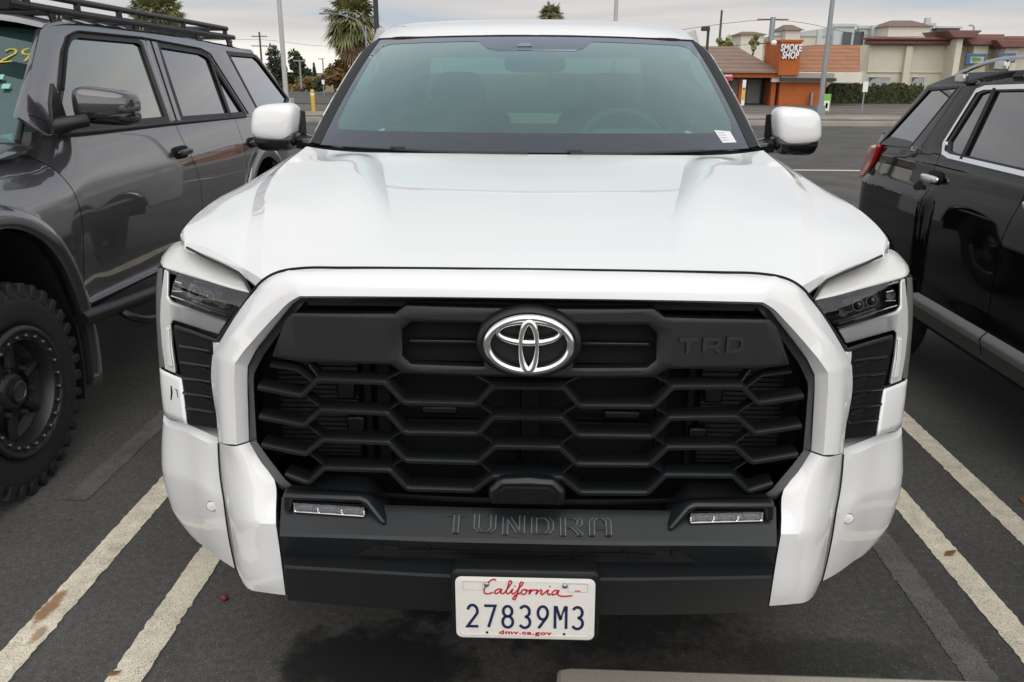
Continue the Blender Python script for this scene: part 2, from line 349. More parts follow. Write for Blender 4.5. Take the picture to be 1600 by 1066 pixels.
# ============================================================ ground
def ground_mat(name, base, speck=.5, fine=260, patch=.25, rough=.92, cracks=False, wear=None, tintp=(1, .96, .90)):
    m = bpy.data.materials.new(name); m.use_nodes = True; t = m.node_tree; lk = t.links.new; b = t.nodes['Principled BSDF']
    b.inputs['Roughness'].default_value = rough; b.inputs['Specular IOR Level'].default_value = .35
    tc = node(t, 'ShaderNodeTexCoord'); O = tc.outputs['Object']
    def noise(sc, det=4, ro=.6):
        n = node(t, 'ShaderNodeTexNoise', inp={'Scale': sc, 'Detail': det, 'Roughness': ro}); lk(O, n.inputs['Vector']); return n.outputs[0]
    def ramp(src, a, b_, c, d):
        r = node(t, 'ShaderNodeMapRange', inp={1: a, 2: b_, 3: c, 4: d}); lk(src, r.inputs[0]); return r.outputs[0]
    def mulc(c, f):
        x = node(t, 'ShaderNodeMixRGB', blend_type='MULTIPLY', inp={0: 1}); lk(c, x.inputs[1]); lk(f, x.inputs[2]); return x.outputs[0]
    c0 = node(t, 'ShaderNodeRGB'); c0.outputs[0].default_value = (*base, 1); c = c0.outputs[0]
    c = mulc(c, ramp(noise(fine, 3, .75), .28, .72, 1 - speck, 1 + speck))
    c = mulc(c, ramp(noise(fine * .16, 4, .7), .3, .7, 1 - speck * .28, 1 + speck * .28))
    c = mulc(c, ramp(noise(1.1, 5, .6), .3, .7, 1 - patch, 1 + patch))
    c = mulc(c, ramp(noise(.23, 3, .5), .3, .7, 1 - patch * .5, 1 + patch * .5))
    # pale chips of aggregate
    v = node(t, 'ShaderNodeTexVoronoi', inp={'Scale': fine * .42}); lk(O, v.inputs['Vector'])
    sp = node(t, 'ShaderNodeSeparateColor'); lk(v.outputs['Color'], sp.inputs[0])
    near = ramp(v.outputs['Distance'], .30, .18, 0, 1); pick = ramp(sp.outputs[0], .88, .92, 0, 1)
    mm = node(t, 'ShaderNodeMath', operation='MULTIPLY'); mm.use_clamp = True; lk(near, mm.inputs[0]); lk(pick, mm.inputs[1])
    ml = node(t, 'ShaderNodeMath', operation='MULTIPLY', inp={1: .62}); lk(mm.outputs[0], ml.inputs[0])
    x = node(t, 'ShaderNodeMixRGB', inp={2: (min(.55, base[0] * 3.6 + .03), min(.52, base[1] * 3.5 + .03), min(.46, base[2] * 3.2 + .03), 1)}); lk(ml.outputs[0], x.inputs[0]); lk(c, x.inputs[1]); c = x.outputs[0]
    if cracks:
        v2 = node(t, 'ShaderNodeTexVoronoi', feature='DISTANCE_TO_EDGE', inp={'Scale': .55})
        wv = node(t, 'ShaderNodeVectorMath', operation='ADD'); nn = node(t, 'ShaderNodeTexNoise', inp={'Scale': 3.0, 'Detail': 5}); lk(O, nn.inputs['Vector']); lk(O, wv.inputs[0]); lk(nn.outputs[1], wv.inputs[1]); lk(wv.outputs[0], v2.inputs['Vector'])
        c = mulc(c, ramp(v2.outputs['Distance'], .0, .006, .45, 1))
    if wear:  # paint worn down to the asphalt in specks
        col, thr = wear
        w = ramp(noise(fine * .8, 3, .8), thr - .04, thr + .05, 0, 1); w2 = ramp(noise(5, 4, .6), .30, .55, -.25, .25)
        ad = node(t, 'ShaderNodeMath', operation='ADD'); ad.use_clamp = True; lk(w, ad.inputs[0]); lk(w2, ad.inputs[1])
        pc = node(t, 'ShaderNodeRGB'); pc.outputs[0].default_value = (*col, 1); pcol = mulc(pc.outputs[0], ramp(noise(14, 5, .65), .3, .7, .78, 1.16))
        x = node(t, 'ShaderNodeMixRGB'); lk(ad.outputs[0], x.inputs[0]); lk(c, x.inputs[1]); lk(pcol, x.inputs[2]); c = x.outputs[0]
    lk(c, b.inputs['Base Color'])
    bp = node(t, 'ShaderNodeBump', inp={'Strength': .55, 'Distance': .004}); lk(noise(fine, 3, .75), bp.inputs['Height']); lk(bp.outputs[0], b.inputs['Normal'])
    MATS[name] = m; return m
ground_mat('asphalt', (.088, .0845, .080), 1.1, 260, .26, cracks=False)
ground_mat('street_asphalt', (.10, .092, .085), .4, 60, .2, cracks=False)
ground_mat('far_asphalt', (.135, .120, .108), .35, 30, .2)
ground_mat('dry_soil', (.20, .15, .09), .4, 12, .3)
ground_mat('line_paint', (.10, .095, .088), .5, 260, .2, rough=.75, wear=((.84, .76, .60), .42))
ground_mat('line_ghost', (.092, .088, .083), 1.1, 260, .2, rough=.85, wear=((.19, .182, .17), .52))
ground_mat('line_ghost_faint', (.090, .086, .082), 1.1, 260, .2, rough=.85, wear=((.21, .20, .185), .585))
ground_mat('concrete', (.46, .425, .36), .22, 200, .12, rough=.9)
ground_mat('pavement_concrete', (.33, .30, .26), .2, 40, .15)
ground_mat('oil', (.05, .047, .043), .5, 260, .2, rough=.55)
def sheet(name, pts, z, material, kind='structure', flip=False):
    V = [(p[0], p[1], z) for p in pts]; a = sum(V[i][0] * V[(i+1) % len(V)][1] - V[(i+1) % len(V)][0] * V[i][1] for i in range(len(V)))
    if a < 0: V = V[::-1]
    return tag(mesh(name, V, [tuple(range(len(V)))], material, smooth=False), kind=kind)
def gz(x, y):  # the land falls away down the side road
    return -2.6 * sstep(62, 150, y) * sstep(14, -4, x)
def terrain():
    ys = [-300, -25, 30, 45] + list(range(60, 156, 6)) + [200, 400, 900, 1500]; xs_ = [-900, -300, -120, -60, -40, -30, -24, -18, -12, -8, -4, -1, 2, 5, 8, 11, 14, 40, 120, 900]
    V, F = gridvf([[(x, y, gz(x, y) - .010) for x in xs_] for y in ys]); tag(mesh('ground', V, F, 'dry_soil', smooth=False), kind='structure')
terrain()
sheet('parking_lot', [(-60, -25), (60, -25), (60, 27.6), (-60, 27.6)], 0, 'asphalt')
def wobble(x0, x1, y0, y1, amp, n, seed):
    rnd = random.Random(seed); L_ = [(x0 + rnd.gauss(0, amp), y0 + (y1 - y0) * i / n) for i in range(n + 1)]; R_ = [(x1 + rnd.gauss(0, amp), y0 + (y1 - y0) * i / n) for i in range(n + 1)]
    return L_ + R_[::-1]
def band(name, x0, x1, y0, y1, material, z=.004, amp=.0020, n=420, seed=1):
    rnd = random.Random(seed); V, F = [], []; s = 0.
    for i in range(n + 1):
        y = y0 + (y1 - y0) * i / n; s = .9 * s + rnd.gauss(0, amp * .06)
        V += [(x0 + s + rnd.gauss(0, amp), y, z), (x1 + s * .5 + rnd.gauss(0, amp), y, z)]
        if i: F.append((2*i - 2, 2*i - 1, 2*i + 1, 2*i))
    return tag(mesh(name, V, F, material, smooth=False), kind='structure')
band('painted_line', -1.607, -1.505, -2.0, 5.6, 'line_paint', seed=1)
band('painted_line', -1.222, -1.118, -2.0, 5.6, 'line_paint', seed=2)
band('painted_line', 1.512, 1.612, -2.0, 5.6, 'line_paint', seed=3)
band('painted_line', 1.882, 1.982, -2.0, 5.6, 'line_paint', seed=4)
band('faded_line', 1.30, 1.40, -.5, 1.62, 'line_ghost', amp=.0035, seed=5)
band('faded_line', -1.93, -1.83, 1.42, 5.0, 'line_ghost_faint', amp=.0035, seed=6)
for k, (x, y) in enumerate(((4.6, 15.0),)): pass
# stalls across the aisle
tag(mesh('painted_line', *boxvf((7.0, 14.1, .003), (14, .12, .003)), 'line_paint', smooth=False), kind='structure')
def blob(cx, cy, rx, ry, seed, n=72, rough=.35):
    rnd = random.Random(seed); ph = [(rnd.uniform(0, 6.28), rnd.randint(2, 9)) for _ in range(7)]
    return [(cx + rx * math.cos(2*math.pi*i/n) * (1 + rough * sum(math.sin(p + k * 2*math.pi*i/n) / k for p, k in ph) / 2), cy + ry * math.sin(2*math.pi*i/n) * (1 + rough * sum(math.cos(p + k * 2*math.pi*i/n) / k for p, k in ph) / 2)) for i in range(n)]
def stain(cx, cy, rx_, ry_, seed, dark=.85, col=(.022, .021, .020), name='oil_stain'):
    m = bpy.data.materials.new('oil_soak'); m.use_nodes = True; t = m.node_tree; lk = t.links.new; b = t.nodes['Principled BSDF']; o = t.nodes['Material Output']
    b.inputs['Base Color'].default_value = (*col, 1); b.inputs['Roughness'].default_value = .6
    tc = node(t, 'ShaderNodeTexCoord'); mp = node(t, 'ShaderNodeMapping', vector_type='TEXTURE'); mp.inputs['Location'].default_value = (cx, cy, 0); mp.inputs['Scale'].default_value = (rx_, ry_, 1); lk(tc.outputs['Object'], mp.inputs[0])
    ln = node(t, 'ShaderNodeVectorMath', operation='LENGTH'); lk(mp.outputs[0], ln.inputs[0])
    nz = node(t, 'ShaderNodeTexNoise', inp={'Scale': 9 + seed * 2, 'Detail': 7, 'Roughness': .65}); lk(tc.outputs['Object'], nz.inputs['Vector'])
    a = node(t, 'ShaderNodeMath', operation='MULTIPLY_ADD', inp={1: 1.5, 2: -.75}); lk(nz.outputs[0], a.inputs[0]); s = node(t, 'ShaderNodeMath', operation='ADD'); lk(ln.outputs['Value'], s.inputs[0]); lk(a.outputs[0], s.inputs[1])
    r = node(t, 'ShaderNodeMapRange', inp={1: .55, 2: .95, 3: dark, 4: 0}); lk(s.outputs[0], r.inputs[0])
    tr = node(t, 'ShaderNodeBsdfTransparent'); mx = node(t, 'ShaderNodeMixShader'); lk(r.outputs[0], mx.inputs[0]); lk(tr.outputs[0], mx.inputs[1]); lk(b.outputs[0], mx.inputs[2]); lk(mx.outputs[0], o.inputs[0])
    MATS['soak%d' % seed] = m; sheet(name, blob(cx, cy, rx_ * 1.7, ry_ * 1.7, seed, rough=.2), .004 + seed * .0003, 'soak%d' % seed)
stain(-.46, .48, .36, .20, 1); stain(-.32, .92, .16, .34, 2, .7); stain(.25, .75, .5, .3, 3, .45); stain(.9, .55, .4, .12, 4, .3)
stain(-1.578, .70, .030, .11, 6, .6, (.36, .17, .06), 'rust_stain'); stain(-1.535, .56, .022, .05, 7, .45, (.40, .22, .09), 'rust_stain')
# wheel stop under the nose
V, F = merge([boxvf((1.0, .255, .055), (1.86, .16, .11), taper=1)])
stop = [(.08, .17), (.13, .16), (1.9, .13), (1.93, .14), (1.93, .31), (1.9, .32), (.13, .345), (.09, .335)]
tag(mesh('wheel_stop', *slabvf([(x, y, .115) for x, y in stop], (0, 0, -.113)), 'concrete', bev=.012), 'pale concrete wheel stop lying under the nose of the white pickup', 'wheel stop')

# ============================================================ the white pickup
truck = empty('pickup_truck', (0, 2.9, 0), 'white full-size pickup truck parked nose-out, black honeycomb grille and California plate', 'pickup truck')
# ---- hood
def hood():
    zc = lambda y: interp(y, [(.10, 1.275), (.155, 1.293), (.22, 1.309), (.3, 1.323), (.5, 1.351), (.7, 1.374), (.9, 1.394), (1.1, 1.413), (1.29, 1.434), (1.6, 1.462)])
    xr = lambda y: interp(y, [(.20, .598), (.24, .612), (.33, .637), (.40, .655), (.60, .712), (.86, .783), (1.17, .831), (1.5, .832)])
    zr = lambda y: interp(y, [(.20, 1.243), (.24, 1.256), (.33, 1.280), (.40, 1.299), (.60, 1.346), (.86, 1.377), (1.17, 1.400), (1.5, 1.436)])
    xw = lambda y: interp(y, [(.15, .30), (.3, .318), (.5, .352), (.8, .418), (1.2, .500), (1.35, .530)])
    xo = lambda y: interp(y, [(.42, .862), (.46, .876), (.55, .916), (.7, .950), (.9, .958), (1.2, .950), (1.55, .94)])
    zo = lambda y: interp(y, [(.42, 1.280), (.46, 1.286), (.55, 1.297), (.7, 1.308), (.9, 1.328), (1.2, 1.345), (1.55, 1.362)])
    yf = [.155, .158, .170, .174, .193, .222, .325, .395, .458]
    yr = [1.290, 1.297, 1.335, 1.350, 1.405, 1.500, 1.520, 1.535, 1.545]
    ts = [0, .035, .09, .18, .3, .43, .56, .69, .80, .89, .95, 1]
    net = []
    for t in ts:
        row = []
        for c in range(9):
            y = yf[c] + (yr[c] - yf[c]) * t
            w = sstep(.22, .95, y) * (1 - sstep(1.16, 1.34, y))
            if c <= 5:
                x = [0, .2, xw(y), xw(y) + .028 + .035 * sstep(.3, 1.1, y), 0, xr(y)][c]
                if c == 4: x = (xw(y) + .06 + xr(y)) / 2
                z = zc(y) + (zr(y) - zc(y)) * (x / xr(y)) ** 2.3
                z += {2: -.007 * w, 3: .020 * w, 4: .010 * w}.get(c, 0)
            elif c == 6:
                x = xr(y) + .050 - .025 * sstep(.3, 1.4, y); z = zr(y) - .026 + .010 * sstep(.3, 1.4, y)
            elif c == 7:
                x = (xr(y) + .05 + xo(y)) / 2; z = (zr(y) - .026 + zo(y)) / 2 + .004
            else: x, z = xo(y), zo(y)
            row.append((x, y, z))
        net.append(row)
    lip = [(p[0] * .998, p[1] - .010 + (.004 if i > 5 else 0), p[2] - (.017 if i > 5 else .026)) for i, p in enumerate(net[0])]
    lip2 = [(p[0] * .996, p[1] + .004, p[2] - .008) for p in lip]
    G = bip(net, 7, 5, us=(2, 5, 6))
    G0 = bip([lip2, lip], 7, 2, us=(2, 5, 6))
    G1 = bip([lip, [tuple(q) for q in net[0]]], 7, 3, us=(2, 5, 6))
    # round the front lip
    full = G0[:-1] + G1[:-1] + G
    # outer return
    for i, r in enumerate(full):
        p = r[-1]; k = sstep(4, 12, i); r.append(p + A_((.006 * k + .001, 0, -.006 * k))); r.append(p + A_((.008 * k + .002, 0, -.024 * k - .001)))
    V, F = gridvf(symgrid(full))
    mesh('hood', V, F, 'white_paint', truck, sharp=24, flip=True)
    return xo, zo
XO, ZO = hood()
# ---- body sides: fender, cab side, bed side
def xs(y, z, zt): # section of the side below the top line
    return .985 + .012 * math.sin(max(0, min(1, (z - .5) / .75)) * math.pi) - .03 * max(0, (z - (zt - .12)) / .12) ** 2 - .03 * sstep(.75, .42, y) - .015 * max(0, .55 - z)
def side_panel(name, ya, yb, ztop, zsill, hub, rad, hubz, material, parent, xf, n=(40, 16), sa=None, sb=None, sgn=1, solid=.004):
    G = []
    for j in range(n[1] + 1):
        t = j / n[1]; row = []
        for i in range(n[0] + 1):
            s = i / n[0]; y = ya + (yb - ya) * s
            zl = zsill(y) if callable(zsill) else zsill
            if hub is not None and abs(y - hub) < rad: zl = max(zl, hubz + math.sqrt(rad * rad - (y - hub) ** 2))
            zt = ztop(y); z = zl + (zt - zl) * t
            y2 = y + ((1 - s) * (sa(z) if sa else 0) + s * (sb(z) if sb else 0))
            row.append(A_((sgn * xf(y2, z, zt), y2, z)))
        G.append(row)
    V, F = gridvf(G)
    return mesh(name, V, F, material, parent, solid=solid, flip=(sgn < 0), sharp=40)
def truck_sides():
    ftop = lambda y: ZO(y) - .018 if y < 1.55 else interp(y, [(1.55, 1.344), (1.75, 1.365), (5.9, 1.38)])
    def xf(y, z, zt):
        base = xs(y, z, zt)
        if y < 1.6:  # the fender top runs along the hood edge
            e = XO(max(.46, y)) + .016; k = sstep(zt - .16, zt, z) ; base = base * (1 - k) + e * k
        return base
    for sg in (1, -1):
        side_panel('fender', .585, 1.62, ftop, lambda y: .62 if y < .8 else .52, 1.10, .50, .42, 'white_paint', truck, xf, (60, 20), sgn=sg)
        side_panel('door', 1.626, 2.60, ftop, .52, None, 0, 0, 'white_paint', truck, xf, (12, 14), sgn=sg)
        side_panel('door', 2.606, 3.55, ftop, .52, None, 0, 0, 'white_paint', truck, xf, (12, 14), sgn=sg)
        side_panel('bed_side', 3.60, 5.85, ftop, .56, 4.72, .50, .42, 'white_paint', truck, xf, (60, 14), sgn=sg)
        V, F = boxvf((sg * .92, 2.6, .50), (.16, 1.9, .05)); mesh('running_board', V, F, 'satin_black', truck, bev=.015)
        # wheel well liner
        for hy in (1.10, 4.72):
            V, F = gridvf([[(sg * (.965 - o), hy + .50 * math.cos(R(8 + 164 * i / 24)), .42 + .50 * math.sin(R(8 + 164 * i / 24))) for o in (0, .34)] for i in range(25)]); mesh('wheel_well', V, F, 'deep_black', truck)
    V, F = merge([boxvf((0, 3.62, 1.10), (1.86, .05, .55)), boxvf((0, 5.83, 1.05), (1.86, .06, .62)), boxvf((0, 4.7, .80), (1.86, 2.2, .05))])
    mesh('bed', V, F, 'white_paint', truck, bev=.01)
    V, F = boxvf((0, 5.9, .62), (1.9, .16, .2)); mesh('rear_bumper', V, F, 'chrome', truck, bev=.03)
    V, F = merge([boxvf((0, 1.9, .58), (1.7, 3.0, .10)), boxvf((0, 4.6, .55), (.9, 2.4, .14)), boxvf((0, 1.05, .75), (.95, 1.3, .55))]); mesh('chassis', V, F, 'deep_black', truck)
    V, F = boxvf((0, 1.62, .92), (1.86, .06, .82)); mesh('firewall', V, F, 'deep_black', truck)
truck_sides()
def wheel(c, r, w, rim_r, parent, sgn, rim='gloss_black'):
    x, y, z = c
    prof = [(rim_r, -.02), (rim_r + .02, 0), (r - .06, .012), (r - .02, -.004), (r, -.04), (r, -w + .04), (r - .03, -w), (rim_r, -w + .02)]
    root = empty('wheel', c); root.parent = parent; root.location = (c[0] - parent.location[0], c[1] - parent.location[1], c[2] - parent.location[2])
    return root, prof
def simple_wheel(c, r, w, rim_r, sgn):
    prof = [(rim_r, -.02), (rim_r + .02, 0), (r - .06, .012), (r - .02, -.004), (r, -.04), (r, -w + .04), (r - .03, -w), (rim_r, -w + .02)]
    V, F = lathevf(prof, c, 'x', 48, sgn); t = mesh('wheel', V, F, 'rubber', truck)
    V, F = lathevf([(rim_r + .004, -.005), (rim_r - .02, -.02), (rim_r - .03, -.09), (.09, -.06), (.07, -.03), (0.001, -.03)], c, 'x', 48, sgn); mesh('rim', V, F, 'gloss_black', t)
for sg in (1, -1):
    for yy in (1.12, 4.72): simple_wheel((sg * .885, yy, .42), .42, .275, .25, sg)
# ---- grille surround (white arch)
def surround():
    st = [  # outer edge, first crease, second crease, inner edge, return
        [(0.0029, 0.158, 1.293), (0.0025, 0.128, 1.285), (0.0021, 0.108, 1.269), (0.0018, 0.102, 1.247), (0.0019, 0.13, 1.236), (0.0023, 0.19, 1.223)],
        [(0.2618, 0.164, 1.292), (0.2576, 0.134, 1.284), (0.2552, 0.114, 1.268), (0.2551, 0.108, 1.245), (0.2596, 0.136, 1.234), (0.2693, 0.2, 1.22)],
        [(0.4119, 0.177, 1.287), (0.4042, 0.147, 1.28), (0.3981, 0.128, 1.264), (0.3922, 0.12, 1.241), (0.3973, 0.147, 1.229), (0.4118, 0.21, 1.215)],
        [(0.5372, 0.192, 1.279), (0.5234, 0.162, 1.273), (0.5109, 0.144, 1.26), (0.4987, 0.134, 1.236), (0.5024, 0.16, 1.224), (0.5197, 0.22, 1.211)],
        [(0.5959, 0.207, 1.251), (0.5778, 0.176, 1.248), (0.5525, 0.156, 1.239), (0.5246, 0.142, 1.22), (0.5243, 0.168, 1.209), (0.54, 0.23, 1.193)],
        [(0.6338, 0.224, 1.215), (0.611, 0.19, 1.215), (0.588, 0.166, 1.21), (0.5584, 0.152, 1.188), (0.5533, 0.18, 1.177), (0.5663, 0.24, 1.159)],
        [(0.7364, 0.262, 1.085), (0.7127, 0.23, 1.099), (0.6813, 0.198, 1.119), (0.6435, 0.168, 1.099), (0.6287, 0.196, 1.088), (0.6454, 0.26, 1.067)],
        [(0.7611, 0.272, 1.048), (0.7387, 0.24, 1.059), (0.7131, 0.208, 1.061), (0.6701, 0.172, 1.065), (0.6515, 0.2, 1.049), (0.6695, 0.27, 1.024)],
        [(0.7702, 0.272, 0.9918), (0.746, 0.24, 1.004), (0.7207, 0.208, 1.016), (0.675, 0.172, 1.031), (0.655, 0.2, 1.021), (0.6738, 0.27, 0.9941)],
        [(0.7638, 0.258, 0.9139), (0.7462, 0.23, 0.9226), (0.7255, 0.202, 0.9347), (0.6793, 0.17, 0.949), (0.6595, 0.196, 0.9416), (0.6799, 0.27, 0.9103)],
        [(0.7574, 0.244, 0.8351), (0.7453, 0.222, 0.8438), (0.7279, 0.198, 0.8519), (0.684, 0.168, 0.8635), (0.6632, 0.192, 0.8626), (0.6861, 0.27, 0.8261)],
    ]
    net = [list(r) for r in zip(*st)]
    G = bip(net, 6, 4, us=(3, 6, 7), vs=(3, 4))
    V, F = gridvf(symgrid(G)); mesh('grille_surround', V, F, 'white_paint', truck, sharp=30, flip=False)
surround()
gp = spl([(0.0029, 0.163, 1.295), (0.2625, 0.169, 1.293), (0.4129, 0.182, 1.289), (0.5088, 0.194, 1.284), (0.545, 0.199, 1.278), (0.5739, 0.206, 1.268), (0.5983, 0.211, 1.254), (0.6364, 0.228, 1.217)], 8)
V, F = tubevf([(-p[0], p[1], p[2]) for p in gp[::-1][:-1]] + gp[:], .0030, 8); mesh('hood_gap', V, F, 'deep_black', truck)
# ---- black frame lining the opening
GY = lambda x, z: .085 + .17 * x * x + .07 * (z - .9)     # face of the grille
def frame():
    st = [[(0.0019, 0.135, 1.235), (0.0019, 0.14, 1.228), (0.0029, 0.3, 1.187)], [(0.2602, 0.14, 1.233), (0.2611, 0.145, 1.226), (0.2866, 0.31, 1.184)],
          [(0.5023, 0.165, 1.225), (0.4974, 0.165, 1.214), (0.5415, 0.33, 1.172)], [(0.524, 0.172, 1.209), (0.513, 0.165, 1.197), (0.5554, 0.34, 1.146)],
          [(0.5552, 0.186, 1.175), (0.5401, 0.172, 1.167), (0.5826, 0.34, 1.12)],
          [(0.6285, 0.2, 1.089), (0.6058, 0.178, 1.083), (0.6542, 0.36, 1.019)], [(0.653, 0.204, 1.048), (0.6304, 0.178, 1.039), (0.6741, 0.36, 0.9777)],
          [(0.6575, 0.204, 1.016), (0.633, 0.176, 1.019), (0.6765, 0.36, 0.95)], [(0.6602, 0.2, 0.94), (0.6333, 0.168, 0.9538), (0.68, 0.36, 0.8727)],
          [(0.6614, 0.19, 0.8586), (0.6332, 0.16, 0.8764), (0.6842, 0.36, 0.7863)], [(0.6324, 0.175, 0.8196), (0.6056, 0.145, 0.8447), (0.664, 0.36, 0.7464)],
          [(0.5857, 0.155, 0.7566), (0.5616, 0.125, 0.7963), (0.6285, 0.36, 0.6821)], [(0.5695, 0.15, 0.7494), (0.546, 0.12, 0.786), (0.6125, 0.36, 0.6692)],
          [(0.3932, 0.125, 0.7583), (0.3867, 0.1, 0.7836), (0.4417, 0.34, 0.6721)],
          [(0.1816, 0.105, 0.7572), (0.1791, 0.085, 0.783), (0.205, 0.32, 0.6728)], [(0.0042, 0.1, 0.759), (0.0041, 0.08, 0.7832), (0.0033, 0.32, 0.6698)]]
    G = [list(r) for r in zip(*st)]
    G = bip(G, 4, 3, us=(2, 3, 4, 5, 6, 7, 9, 10, 11, 12), vs=(1,))
    V, F = gridvf(symgrid(G)); mesh('grille_frame', V, F, 'dark_grille', truck, sharp=25)
frame()
# dark core behind the grille: cooling pack with fins
V, F = merge([boxvf((0, .44, .96), (1.44, .02, .50)), boxvf((0, .30, 1.215), (.98, .28, .012)), boxvf((0, .30, .715), (.96, .36, .012))]); mesh('radiator_core', V, F, 'deep_black', truck)
def fins():
    P = []
    for sg in (1, -1):
        for i in range(34):
            z = .76 + i * .0125
            P.append(boxvf((sg * .53, .345, z), (.20, .012, .0035)))
            P.append(boxvf((sg * .53, .352, z + .006), (.20, .004, .009)))
    V, F = merge(P); mesh('cooling_fins', V, F, 'radiator', truck, smooth=False)['kind'] = 'stuff'
    P = []
    for x, w in ((0, .06), (-.02, .012), (.40, .02), (-.40, .02), (.33, .03), (-.36, .035)): P.append(boxvf((x, .33, .97), (w, .03, .44)))
    for z in (.86, 1.0): P.append(boxvf((0, .34, z), (.64, .02, .012)))
    V, F = merge(P); mesh('grille_bracing', V, F, 'matt_black', truck, bev=.004)
    for x, z, m in ((-.22, .905, 'satin_black'), (.23, .90, 'satin_black'), (-.45, .955, 'dark_grille'), (.45, .96, 'dark_grille'), (-.43, .86, 'dark_grille'), (.42, .845, 'dark_grille')):
        V, F = boxvf((x, .31, z), (.09 if abs(x) < .3 else .045, .03, .022 if abs(x) < .3 else .05)); mesh('sensor_block', V, F, m, truck, bev=.006)
fins()
# ---- honeycomb bars
def sweep_bar(name, pts, h, depth, dy, material, sharp=25):
    """pts in (x, z); a chamfered bar whose face follows the grille surface"""
    n = len(pts); P = [A_(p) for p in pts]; rows = []
    prof = [(-.46, .030), (-.50, .006), (-.42, .0), (.02, .0), (.30, .006), (.50, .016), (.48, depth), (-.46, depth)]
    for i in range(n):
        a = P[i] - P[i - 1] if i else P[1] - P[0]; b = P[i + 1] - P[i] if i < n - 1 else a
        a /= np.linalg.norm(a); b /= np.linalg.norm(b); na, nb = A_((-a[1], a[0])), A_((-b[1], b[0])); m = na + nb; m /= np.dot(m, na)
        rows.append([A_((P[i][0] + m[0] * h * o, GY(P[i][0], P[i][1]) + dy + d, P[i][1] + m[1] * h * o)) for o, d in prof])
    V, F = gridvf(rows, close=True); k = len(prof)
    F += [tuple(range(k - 1, -1, -1)), tuple(range((n - 1) * k, n * k))]
    return V, F
def soften(pts, r):
    out = [pts[0]]
    for i in range(1, len(pts) - 1):
        p, a, b = A_(pts[i]), A_(pts[i - 1]), A_(pts[i + 1])
        u = (a - p) / np.linalg.norm(a - p); v = (b - p) / np.linalg.norm(b - p)
        for t in (0, .33, .67, 1): out.append(tuple((1-t)**2 * (p + u*r) + 2*t*(1-t) * p + t*t * (p + v*r)))
    out.append(pts[-1]); return out
BARPX = [
    [(0.6189, 0.1579, 1.012), (0.5139, 0.137, 1.002), (0.4723, 0.1329, 1.043), (0.316, 0.1123, 1.047), (0.2738, 0.105, 1.003), (0.1141, 0.0946, 1.006), (0.0775, 0.0964, 1.048), (0.0007, 0.0954, 1.048)],
    [(0.6208, 0.1534, 0.941), (0.5117, 0.1317, 0.9317), (0.4683, 0.1273, 0.9722), (0.3123, 0.1069, 0.9758), (0.2741, 0.1001, 0.933), (0.1114, 0.0897, 0.9376), (0.076, 0.0914, 0.9775), (0.0016, 0.0904, 0.9778)],
    [(0.6193, 0.1483, 0.8723), (0.511, 0.1267, 0.862), (0.4689, 0.1224, 0.9002), (0.3114, 0.1019, 0.9063), (0.2727, 0.0953, 0.8659), (0.1116, 0.085, 0.8694), (0.0729, 0.0865, 0.9087), (0.0025, 0.0856, 0.909)],
    [(0.5646, 0.1326, 0.8056), (0.5086, 0.1214, 0.7911), (0.4677, 0.1174, 0.8317), (0.3103, 0.0972, 0.8402), (0.2714, 0.0904, 0.7977), (0.1204, 0.0806, 0.8012), (0.0785, 0.0816, 0.8368), (0.0034, 0.0807, 0.839)],
]
def bars():
    half = []
    for b in BARPX:
        h = [(p[0], p[2]) for p in b]; h[-1] = (0, h[-2][1]); half.append(h)
        full = [(-x, z) for x, z in h[:-1]] + [(x, z) for x, z in reversed(h[:-1])]
        # let the ends reach the frame
        V, F = sweep_bar('grille_bar', soften(full, .006), .0150, .045, 0, None)
        mesh('grille_bar', V, F, 'dark_grille', truck, sharp=20)
    # thin struts of the honeycomb, set back
    top = [(half[0][3][0] + .002, half[0][3][1]), None]
    for i in range(4):
        up = half[i - 1] if i else None; b = half[i]
        prs = []
        if up is not None: prs = [(up[1], b[2]), (up[4], b[3]), (up[5], b[6])]
        else: prs = [((b[4][0] + .002, b[3][1] + .022), b[3]), ((b[5][0], b[6][1] + .018), b[6]), ((b[1][0] - .02, b[2][1] + .03), b[2])]
        for p, q in prs:
            for sg in (1, -1):
                V, F = sweep_bar('strut', [(sg * p[0], p[1]), (sg * q[0], q[1])], .009, .03, .016, None); mesh('grille_strut', V, F, 'dark_grille', truck, sharp=20)
    a = [(0.5889, 0.1704, 1.064), (0.5211, 0.1573, 1.059), (0.4858, 0.1494, 1.033)]
    for sg in (1, -1):
        V, F = sweep_bar('strut', [(sg * p[0], p[2]) for p in a], .011, .03, .012, None); mesh('grille_strut', V, F, 'dark_grille', truck, sharp=20)
bars()
# sensor cover in the middle of the lowest bar
V, F = slabvf([(0.0846, 0.06, 0.7762), (0.0874, 0.06, 0.8114), (0.0617, 0.06, 0.8405), (0.0035, 0.06, 0.8434), (-.072, .06, .843), (-.096, .06, .815), (-.096, .06, .783)][:4] + [(-p[0], p[1], p[2]) for p in ((0.0617, 0.06, 0.8405), (0.0874, 0.06, 0.8114), (0.0846, 0.06, 0.7762))], (0, .10, 0))
cover = mesh('radar_cover', V, F, 'dark_grille', truck, bev=.010)
V, F = slabvf([(0.0642, 0.052, 0.7843), (0.0656, 0.052, 0.813), (0.05, 0.052, 0.8275)] + [(-p[0], p[1], p[2]) for p in ((0.05, 0.052, 0.8275), (0.0656, 0.052, 0.813), (0.0642, 0.052, 0.7843))], (0, .02, 0)); mesh('cover_face', V, F, 'gloss_black' if False else 'matt_black', cover, bev=.003)
